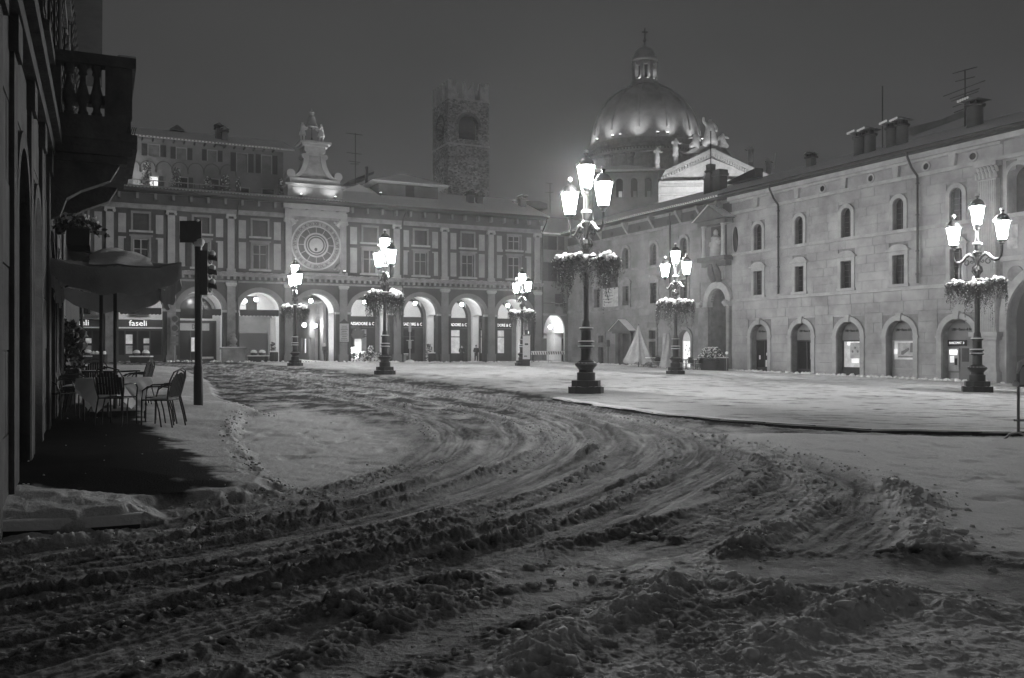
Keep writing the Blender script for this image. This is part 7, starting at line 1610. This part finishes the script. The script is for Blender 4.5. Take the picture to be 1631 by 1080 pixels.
# ================================================================ SMALL THINGS IN THE SQUARE
def spot_at(px, Y): x = (px-CX)/FOC*Y; return (x, Y, gz(x, Y))
def person(px, Y, rz, lb, hood=False, coat_len=.75, stride=.06, hands=.0):
    t = thing('person', lb, 'person', spot_at(px, Y), math.radians(rz))
    P = [(0, 0, .95), (0, 0, 1.15), (0, 0, 1.38), (0, .0, 1.5), (0, -.02, 1.58), (0, -.02, 1.7), (.09, -stride, .9), (.1, -stride*1.5, .5), (.1, -stride, .08), (.1, -stride-.14, .03), (-.09, stride, .9), (-.1, stride*.6, .5), (-.1, stride*1.5, .08), (-.1, stride*1.5-.14, .03),
         (.19, 0, 1.4), (.26, .0, 1.12), (.2, -.16, .98), (.19, -.22, .95), (-.19, 0, 1.4), (-.26, 0, 1.12), (-.2, -.16, .98), (-.19, -.22, .95)]
    E = [(0, 1), (1, 2), (2, 3), (3, 4), (4, 5), (0, 6), (6, 7), (7, 8), (8, 9), (0, 10), (10, 11), (11, 12), (12, 13), (2, 14), (14, 15), (15, 16), (16, 17), (2, 18), (18, 19), (19, 20), (20, 21)]
    R = [.15, .14, .16, .06, .085, .09, .09, .065, .05, .045, .09, .065, .05, .045, .07, .055, .045, .04, .07, .055, .045, .04]
    link('body', skin_mesh('body', P, E, R, 'skin'), t)
    Pc = [(0, 0, .98), (0, 0, 1.16), (0, 0, 1.38), (0, 0, 1.49), (0, 0, coat_len), (.2, 0, 1.4), (.27, 0, 1.12), (.21, -.15, 1.0), (-.2, 0, 1.4), (-.27, 0, 1.12), (-.21, -.15, 1.0)]
    link('coat', skin_mesh('coat', Pc, [(0, 1), (1, 2), (2, 3), (0, 4), (2, 5), (5, 6), (6, 7), (2, 8), (8, 9), (9, 10)], [.19, .18, .19, .09, .2, .09, .075, .06, .09, .075, .06], 'coat'), t)
    Pt = [(0, 0, .92)]+[P[i] for i in (6, 7, 8, 10, 11, 12)]; link('trousers', skin_mesh('trousers', Pt, [(0, 1), (1, 2), (2, 3), (0, 4), (4, 5), (5, 6)], [.15, .11, .085, .075, .11, .085, .075], 'coat'), t)
    b = MB(); b.blob((0, .015, 1.675), .105, 12, 8, sz=1.1); b.v = [(x, y if y > -.045 or z > 1.72 else -.045, z) for x, y, z in b.v]; b.build('hood' if hood else 'hair', 'coat' if not hood else 'canvas_pale', t, smooth=True)
    return t
person(517, 88.0, 150, 'walking person in a dark coat with a pale shoulder bag under the clock arch', True)
person(735.5, 92.0, 0, 'person in a dark jacket standing before the lit glass door, the left of two', False, .82, .03)
person(758.5, 92.5, 20, 'person in a longer dark coat with a hood standing right of the lit glass door', False, .6, .05)
def planter(px, Y, lb):
    t = thing('planter', lb, 'planter', spot_at(px, Y)); MB().prism([(-.75, 0), (.75, 0), (.85, .5), (-.85, .5)], -.3, .3).build('trough', 'shop_dark', t); MB().box(-.88, .88, -.33, .33, .5, .6).build('snow', 'snow', t)
    for x in (-.38, .38): b = MB(); b.blob((x, 0, .78), .3, 12, 8, .05); o = b.build('clipped_bush', 'leaf', t, smooth=True); b = MB(); b.blob((x, 0, .84), .31, 12, 8, .04, .8); b.v = [(p[0], p[1], max(p[2], .80+.05*math.sin(9*p[0]+7*p[1]))) for p in b.v]; b.build('snow', 'snow', o, smooth=True)
planter(411, 80.2, 'trough with two round snow capped bushes before the roller grille')
planter(225, 73.5, 'trough with two round snow capped bushes in front of the faseli shop')
planter(132, 70.5, 'trough with two round snow capped bushes at the far left under the parasol edge')
b_ = thing('railing_planter', 'row of snowy shrubs in a dark slatted box at the far left behind the chairs', 'planter', spot_at(149, 70.5)); MB().box(-1.0, 1.0, -.25, .25, 0, .7).build('box', 'shop_dark', b_)
for k in range(7): MB().blob((-.85+k*.28, 0, .8), .16, 8, 6, .2).build('snow', 'snow', b_, smooth=True)
def bin_(px, Y, lb, shrub=False):
    t = thing('litter_bin', lb, 'bin', spot_at(px, Y)); b = MB(); b.lathe([(.33, .05), (.36, .1), (.36, .85), (.33, .9)], 16); b.build('body', 'shop_dark', t, smooth=True); b = MB(); b.lathe([(.37, .901), (.37, .97), (.2, 1.02), (.02, 1.03)], 16); b.build('snow', 'snow', t, smooth=True)
    b = MB()
    for k in range(10): a = k*.628; b.box(.36*math.cos(a)-.02, .36*math.cos(a)+.02, .36*math.sin(a)-.02, .36*math.sin(a)+.02, .1, .85)
    b.build('slats', 'dark_metal', t)
bin_(436.5, 81.2, 'dark litter bin with a snowy lid right of the roller grille'); bin_(688, 88.5, 'dark litter bin with a snowy lid right of the bus stop post')
def shrub(px, Y, h, w, lb, n=260, snow=.4, zoff=0):
    p = spot_at(px, Y); t = thing('shrub', lb, 'shrub', (p[0], p[1], p[2]+zoff)); b = MB(); b.tube([(0, 0, 0), (0, 0, h*.8)], .03, 5); leafy(b, (0, 0, .1), w, h, n, .09); b.build('foliage', 'leaf', t); b = MB(); leafy(b, (0, 0, h*.25), w, h*.8, int(n*snow), .09); b.build('snow', 'snow', t)
shrub(434.5, 82.0, 1.7, .35, 'small pointed conifer standing behind the litter bin by the roller grille', 200, .15)
shrub(684, 89.0, 1.7, .5, 'small spiky potted plant behind the litter bin near the bus stop post', 200, .15)
# memorial with wreaths and covered plants
YM = 87.5; kM = FOC/YM
ms = thing('memorial_stele', 'stone memorial pillar with a dark block on top beside the arcade pier', 'monument', spot_at(571, YM+.6)); MB().box(-.33, .33, -.3, .3, 0, 2.25).build('pillar', 'stone', ms); b = MB(); b.box(-.55, .55, -.3, .3, 2.35, 3.1); b.box(-.25, .25, -.3, .3, 3.1, 3.45); b.box(-.75, -.5, -.1, .1, 2.6, 2.75); b.box(.5, .75, -.1, .1, 2.6, 2.75); b.box(-.3, .3, -.25, .25, 2.251, 2.349); b.build('dark_block', 'shop_dark', ms)
wt = thing('low_wall', 'low stone wall behind the snow covered wreaths', 'wall', spot_at(574, YM+.5), LF.rz); MB().box(-2.6, 3.0, -.2, .2, -.1, .85).build('wall', 'stone_worn', wt); MB().box(-2.65, 3.05, -.24, .24, .851, .92).build('snow', 'snow', wt)
wr = thing('memorial_wreath', 'round snowy wreath leaning at the left end of the low wall', 'wreath', spot_at(547, YM-.5)); b = MB(); rng = random.Random(4)
for k in range(22): a = k*2*PI/22; b.blob((.48*math.cos(a), .1*math.sin(a), .55+.48*math.sin(a)), .11, 7, 5, .3)
b.build('ring', 'leaf', wr, smooth=True); b = MB()
for k in range(12): a = rng.uniform(0, PI); b.blob((.48*math.cos(a), -.06, .62+.48*math.sin(a)), .09, 7, 5, .3)
for k in range(6): a = k*PI/3; b.tube([(0, -.05, .55), (.45*math.cos(a), -.05, .55+.45*math.sin(a))], .04, 5)
b.build('snow', 'snow', wr, smooth=True)
MB().box(-.35, .35, -.25, .25, 0, .8).build('box', 'shop_dark', thing('flower_box', 'dark box between the snowy wreath and the covered heap', 'box', spot_at(558, YM-.6)))
hp = thing('covered_heap', 'heap of wreaths and plants covered with snow before the memorial', 'snow heap', spot_at(578, YM-.7)); b = MB(); rng = random.Random(14)
for k in range(40): x = rng.uniform(-1.5, 2.0); b.blob((x, rng.uniform(-.5, .5), rng.uniform(.05, .45+.3*math.sin(3*x+1))), rng.uniform(.16, .38), 8, 6, .18)
b.build('snow', 'snow', hp, smooth=True); b = MB(); leafy(b, (0.2, 0, .1), 1.7, .8, 300, .12); b.build('foliage', 'leaf', hp)
shrub(559, YM, 1.35, .42, 'snowy bush standing left of the memorial pillar', 200, .9); shrub(590.5, YM, 1.5, .45, 'snowy bush standing right of the memorial pillar', 220, .9); shrub(600, YM-.8, .9, .6, 'low snowy bush at the right end of the wreaths', 200, .9)
ln_ = thing('grave_lantern', 'small lit lantern standing before the memorial pillar', 'lantern', (lambda p: (p[0], p[1], p[2]))(spot_at(564.5, YM-1.0))); MB().box(-.1, .1, -.1, .1, 0, .95).build('post', 'shop_dark', ln_); MB().lathe([(.1, .951), (.14, 1.0), (.12, 1.3), (.06, 1.36)], 10).build('glass', 'arcade_glow', ln_, smooth=True); MB().lathe([(.16, 1.361), (.12, 1.45), (.02, 1.5)], 10).build('cap', 'snow', ln_, smooth=True)
sb_ = thing('stone_bench', 'low stone bench slab with snow right of the lamp by the memorial', 'bench', spot_at(629, YM+.3), LF.rz); MB().box(-1.3, 1.3, -.3, .3, .6, .78).build('seat', 'stone_worn', sb_); MB().box(-1.3, 1.3, -.3, .3, .781, .84).build('snow', 'snow', sb_)
for sx in (-.9, .9): MB().box(sx-.2, sx+.2, -.25, .25, 0, .599).build('leg', 'stone_worn', sb_)
fo = LF.thing('stone_fountain', 'stone wall fountain with an urn against the pier left of the roller grille', 'fountain', LF.s(369), -.8, .25); b = MB(); b.box(-.95, .95, -.3, .45, 0, 1.15); b.box(-1.1, 1.1, -.4, .45, 1.15, 1.32); b.build('basin', 'stone_worn', fo); b = MB(); b.lathe([(.3, 1.321), (.35, 1.5), (.2, 1.6), (.38, 1.95), (.3, 2.1), (.2, 2.3), (.28, 2.4), (.2, 2.55), (.05, 2.62)], 12); b.build('urn', 'stone_worn', fo, smooth=True); MB().box(-1.05, 1.05, -.38, -.1, 1.321, 1.37).build('snow', 'snow', fo)
pl = LF.thing('wall_tablet', 'framed stone tablet with an inscription on the pier right of the passage', 'tablet', LF.s(546.5), -.33, 2.05)
MB().box(-.5, .5, -.06, .0, 0, 1.85).build('frame', 'shop_dark', pl); MB().box(-.44, .44, -.08, -.061, .06, 1.79).build('slab', 'stone', pl); b = MB()
for k in range(9): w = .34-.05*(k % 3); b.box(-w, w, -.088, -.081, .2+k*.165, .245+k*.165)
b.build('inscription', 'shop_dark', pl); b = MB(); b.prism([(-.5, 1.851), (.5, 1.851), (.2, 2.05), (0, 2.25), (-.2, 2.05)], -.06, 0); b.build('crest', 'shop_dark', pl)
ps = LF.thing('parking_sign', 'post with two round no stopping signs and panels before the second arcade pier', 'road sign', LF.s(276.5), -1.0, .3); MB().tube([(0, 0, 0), (0, 0, 4.0)], .04, 8).build('post', 'grey_metal', ps)
for k, z in enumerate((3.75, 2.95)):
    MB().prism([(.33*math.cos(i*PI/12), z+.33*math.sin(i*PI/12)) for i in range(24)], -.09, -.05).build('disc', 'board_grey', ps); MB().prism([(.25*math.cos(i*PI/12), z+.25*math.sin(i*PI/12)) for i in range(24)], -.11, -.091).build('disc_face', 'shop_dark', ps)
for z0, z1 in ((2.35, 2.58), (1.75, 2.25), (1.45, 1.7)): MB().box(-.3, .3, -.09, -.05, z0, z1).build('panel', 'plaster_mid', ps)
bs = thing('bus_stop', 'slim bus stop post with a timetable on a round snowy base', 'bus stop', spot_at(653, 86.5)); MB().tube([(0, 0, 0), (0, 0, 3.9)], .05, 8).build('post', 'grey_metal', bs); MB().box(-.14, .14, -.08, -.05, 1.35, 2.1).build('timetable', 'plaster_panel', bs); MB().box(-.13, .13, -.08, -.05, 3.0, 3.8).build('flag', 'grey_metal', bs); MB().lathe([(.5, 0), (.45, .15), (.1, .28)], 14).build('base', 'snow', bs, smooth=True); MB().box(-.35, .35, -.05, .05, 2.12, 2.2).build('crossbar', 'grey_metal', bs)
ip = thing('information_pillar', 'pale square information pillar with a dark foot beside the smallest street lamp', 'pillar', spot_at(838.5, 72.6)); MB().box(-.3, .3, -.25, .25, .55, 2.45).build('body', 'white_paint', ip); MB().box(-.28, .28, -.23, .23, -.1, .549).build('foot', 'shop_dark', ip); MB().box(-.34, .34, -.29, .29, 2.451, 2.55).build('cap', 'grey_metal', ip); MB().box(-.14, .14, -.27, -.251, 1.7, 1.85).build('label_plate', 'shop_dark', ip); MB().box(-.2, .05, -.27, -.251, .75, .85).build('notice', 'board_grey', ip); MB().box(-.12, .12, -.1, .1, 2.551, 2.95).build('signal_box', 'shop_dark', ip); MB().box(.13, .2, -.06, .06, 2.65, 2.85).build('signal_lens', 'screen_lit', ip)
x0 = spot_at(846, 84); x1 = spot_at(899, 88)
sbq = thing('striped_barrier', 'low barrier with black and white diagonal stripes before the lit archway', 'barrier', x0, math.atan2(x1[1]-x0[1], x1[0]-x0[0])); L = math.hypot(x1[0]-x0[0], x1[1]-x0[1])
MB().box(0, L, -.02, .02, .82, 1.12).build('board', 'white_paint', sbq)
for k in range(14): q = .1+k*L/14; MB().add([(q, -.03, .83), (q+.14, -.03, .83), (q+.02, -.03, 1.11), (q-.12+.02, -.03, 1.11)], [(0, 1, 2, 3)]).build('stripe', 'black_paint', sbq)
for q in (.1, L*.5, L-.1): MB().tube([(q, 0, 0), (q, 0, 1.15)], .03, 6).build('post', 'grey_metal', sbq)
MB().tube([(0, 0, .25), (L, 0, .25)], .025, 6).build('rail', 'grey_metal', sbq); MB().box(0, L, -.03, .03, 1.121, 1.16).build('snow', 'snow', sbq)
b = MB(); b.tube([(L*.5+.25*math.cos(w), -.2, .05+.2*math.sin(w)) for w in np.linspace(0, PI, 8)], .03, 6); b.build('foot', 'grey_metal', sbq)
# cafe before the palace: closed parasols, tables, chairs
def rw(px, d): s = RF.s(px, d); p = RF.w(s, d, 0); return s, d, gz(p[0], p[1])
s, d, g = rw(1017, -3.2); k = FOC/RF.Y(s, d); cp = RF.thing('closed_parasol', 'big pale closed parasol hanging in folds like a tent before the pedimented doorway', 'parasol', s, d, g); Hc = (583-517)/k
def tent(u, v):
    a = 2*PI*u; fold = 1+.16*math.sin(a*7+1.3)+.08*math.sin(a*11); r = (.06+1.62*v**1.25)*fold*(1.0 if v < .93 else .96); zt_ = Hc*(1-v*.90)+(.12*math.sin(a*7+2.4) if v > .9 else 0)
    return (r*math.cos(a)*(.95 if math.cos(a) < 0 else 1.05), r*.55*math.sin(a), zt_)
MB().grid(tent, 84, 14).build('canopy', 'canvas_pale', cp, smooth=True, sharp=80); MB().tube([(0, 0, 0), (0, 0, Hc+.1)], .04, 8).build('pole', 'dark_metal', cp)
for k_ in (1, 3, 5, 9): a = k_*.62; MB().tube([(1.2*math.cos(a)*f, .7*math.sin(a)*f, Hc*(1-.86*f**.8)) for f in (.05, .3, .6, 1)], .03, 5).build('rib', 'plaster_pale', cp)
s, d, g = rw(1062, -3.2); k = FOC/RF.Y(s, d); wp = RF.thing('wrapped_parasol', 'tall parasol wrapped in a pale cover left of the lit doorway', 'parasol', s, d, g); Hc = (583-528)/k
def wrap(u, v): a = 2*PI*u; r = (.22+.3*v+.06*math.sin(5*a+v*6)); return (r*math.cos(a), r*math.sin(a), Hc*(1-v*.98)+.02)
MB().grid(wrap, 40, 16).build('cover', 'canvas_pale', wp, smooth=True, sharp=80); MB().tube([(0, 0, 0), (0, 0, Hc)], .05, 8).build('pole', 'dark_metal', wp)
def ptable(px, d, lb):
    s, d, g = rw(px, d); t = RF.thing('terrace_table', lb, 'table', s, d, g, 'snowy cafe tables before the palace'); MB().box(-.4, .4, -.4, .4, .72, .76).build('tabletop', 'dark_metal', t); MB().box(-.4, .4, -.4, .4, .761, .83).build('snow', 'snow', t); MB().tube([(0, 0, 0), (0, 0, .72)], .04, 8).build('leg', 'dark_metal', t); MB().lathe([(.25, 0), (.25, .03), (.04, .06)], 12).build('foot', 'dark_metal', t)
ptable(1037, -3.0, 'snowy cafe table at the right foot of the tent-like parasol'); ptable(1093, -3.2, 'snowy cafe table in front of the lit doorway'); ptable(1108, -3.0, 'snowy cafe table right of the lit doorway beside the bush')
for px, d, rz, lb in ((1028, -2.2, 60, 'dark cafe chair behind the tent-like parasol, right side'), (1045, -3.6, 200, 'dark cafe chair left of the wrapped parasol'), (1050, -2.4, 20, 'dark cafe chair behind the wrapped parasol'), (1085, -3.8, 150, 'dark cafe chair in front of the lit doorway'), (1098, -4.2, 190, 'dark cafe chair facing the snowy table right of the lamp'), (1112, -3.9, 220, 'dark cafe chair beside the snowy table next to the bush'), (1080, -2.4, 10, 'dark cafe chair against the lit doorway jamb')):
    s, d, g = rw(px, d); p = RF.w(s, d, 0); chair(0, 0, rz, lb, True, 1.05, 'snowy cafe chairs before the palace', g, (p[0], p[1]))
s, d, g = rw(1133, -2.6); bt = RF.thing('bush_tub', 'wide snowy bush in a dark tub before the great gateway', 'shrub', s, d, g); MB().lathe([(.8, 0), (1.0, .75), (.9, .8)], 16).build('tub', 'shop_dark', bt, smooth=True); b = MB(); leafy(b, (0, 0, .7), 1.15, 1.0, 700, .10); b.build('foliage', 'leaf', bt); b = MB(); leafy(b, (0, 0, .9), 1.1, .85, 420, .09); b.build('snow', 'snow', bt)
s, d, g = rw(1150, -2.4); st = RF.thing('menu_stand', 'slim dark menu stand with snow right of the bush tub', 'stand', s, d, g); MB().box(-.5, .5, -.2, .2, 0, .95).build('box', 'shop_dark', st); MB().tube([(.55, 0, 0), (.55, 0, 1.3)], .03, 6).build('post', 'grey_metal', st); b = MB(); b.blob((.55, 0, 1.34), .12, 8, 6, .15); b.box(-.5, .5, -.2, .2, .951, 1.0); b.build('snow', 'snow', st)
s, d, g = rw(968.5, -.5); sp_ = RF.thing('notice_post', 'thin dark notice post by the wall left of the pedimented doorway', 'sign post', s, d, g); MB().tube([(0, 0, 0), (0, 0, 2.2)], .045, 6).build('post', 'shop_dark', sp_); MB().box(-.2, .2, -.05, .05, 1.7, 2.35).build('panel', 'shop_dark', sp_)
# snow lumps lying along the foot of the palace
iv, if_ = ico(2); V, F = [], []; rng = np.random.default_rng(12)
for k in range(420):
    s = rng.uniform(RF.s(935), RF.s(1625)); d = -rng.uniform(.25, 1.5); p = RF.w(s, d, 0); r = rng.uniform(.03, .14)*rng.uniform(.5, 1.2)
    V.append(iv*(1+.25*rng.normal(size=(len(iv), 1)))*r*np.array([1.2, 1.2, .8])+np.array([p[0], p[1], float(base_z(p[0]))+.06+r*.3])); F.append(if_+len(iv)*(len(V)-1))
for k in range(220):
    s = rng.uniform(LF.s(250), LF.s(860)); d = -rng.uniform(.3, 1.6); p = LF.w(s, d, 0); r = rng.uniform(.04, .13)
    V.append(iv*(1+.25*rng.normal(size=(len(iv), 1)))*r*np.array([1.2, 1.2, .8])+np.array([p[0], p[1], float(base_z(p[0]))+.06+r*.3])); F.append(if_+len(iv)*(len(V)-1))
me = bpy.data.meshes.new('snow_lumps'); me.from_pydata(np.concatenate(V).tolist(), [], np.concatenate(F).tolist()); me.polygons.foreach_set('use_smooth', [True]*len(me.polygons)); me.materials.append(M('snow'))
o = bpy.data.objects.new('snow_lumps', me); COL.objects.link(o); tag(o, 'snow lumps fallen along the foot of the walls', 'snow', kind='stuff')
# ================================================================ NIGHT HAZE
if HAZE > 0:
    b = MB(); b.box(-320, 320, -30, 270, -5, 80); hz = b.build('haze', 'black_paint')
    m = bpy.data.materials.new('night_haze'); m.use_nodes = True; n = m.node_tree.nodes; l = m.node_tree.links; n.clear()
    out = n.new('ShaderNodeOutputMaterial'); v = n.new('ShaderNodeVolumePrincipled'); v.inputs['Color'].default_value = grey(.9); v.inputs['Density'].default_value = HAZE; v.inputs['Anisotropy'].default_value = 0.72
    l.new(v.outputs[0], out.inputs['Volume']); hz.data.materials.clear(); hz.data.materials.append(m); tag(hz, 'thin winter night haze over the square', kind='stuff')
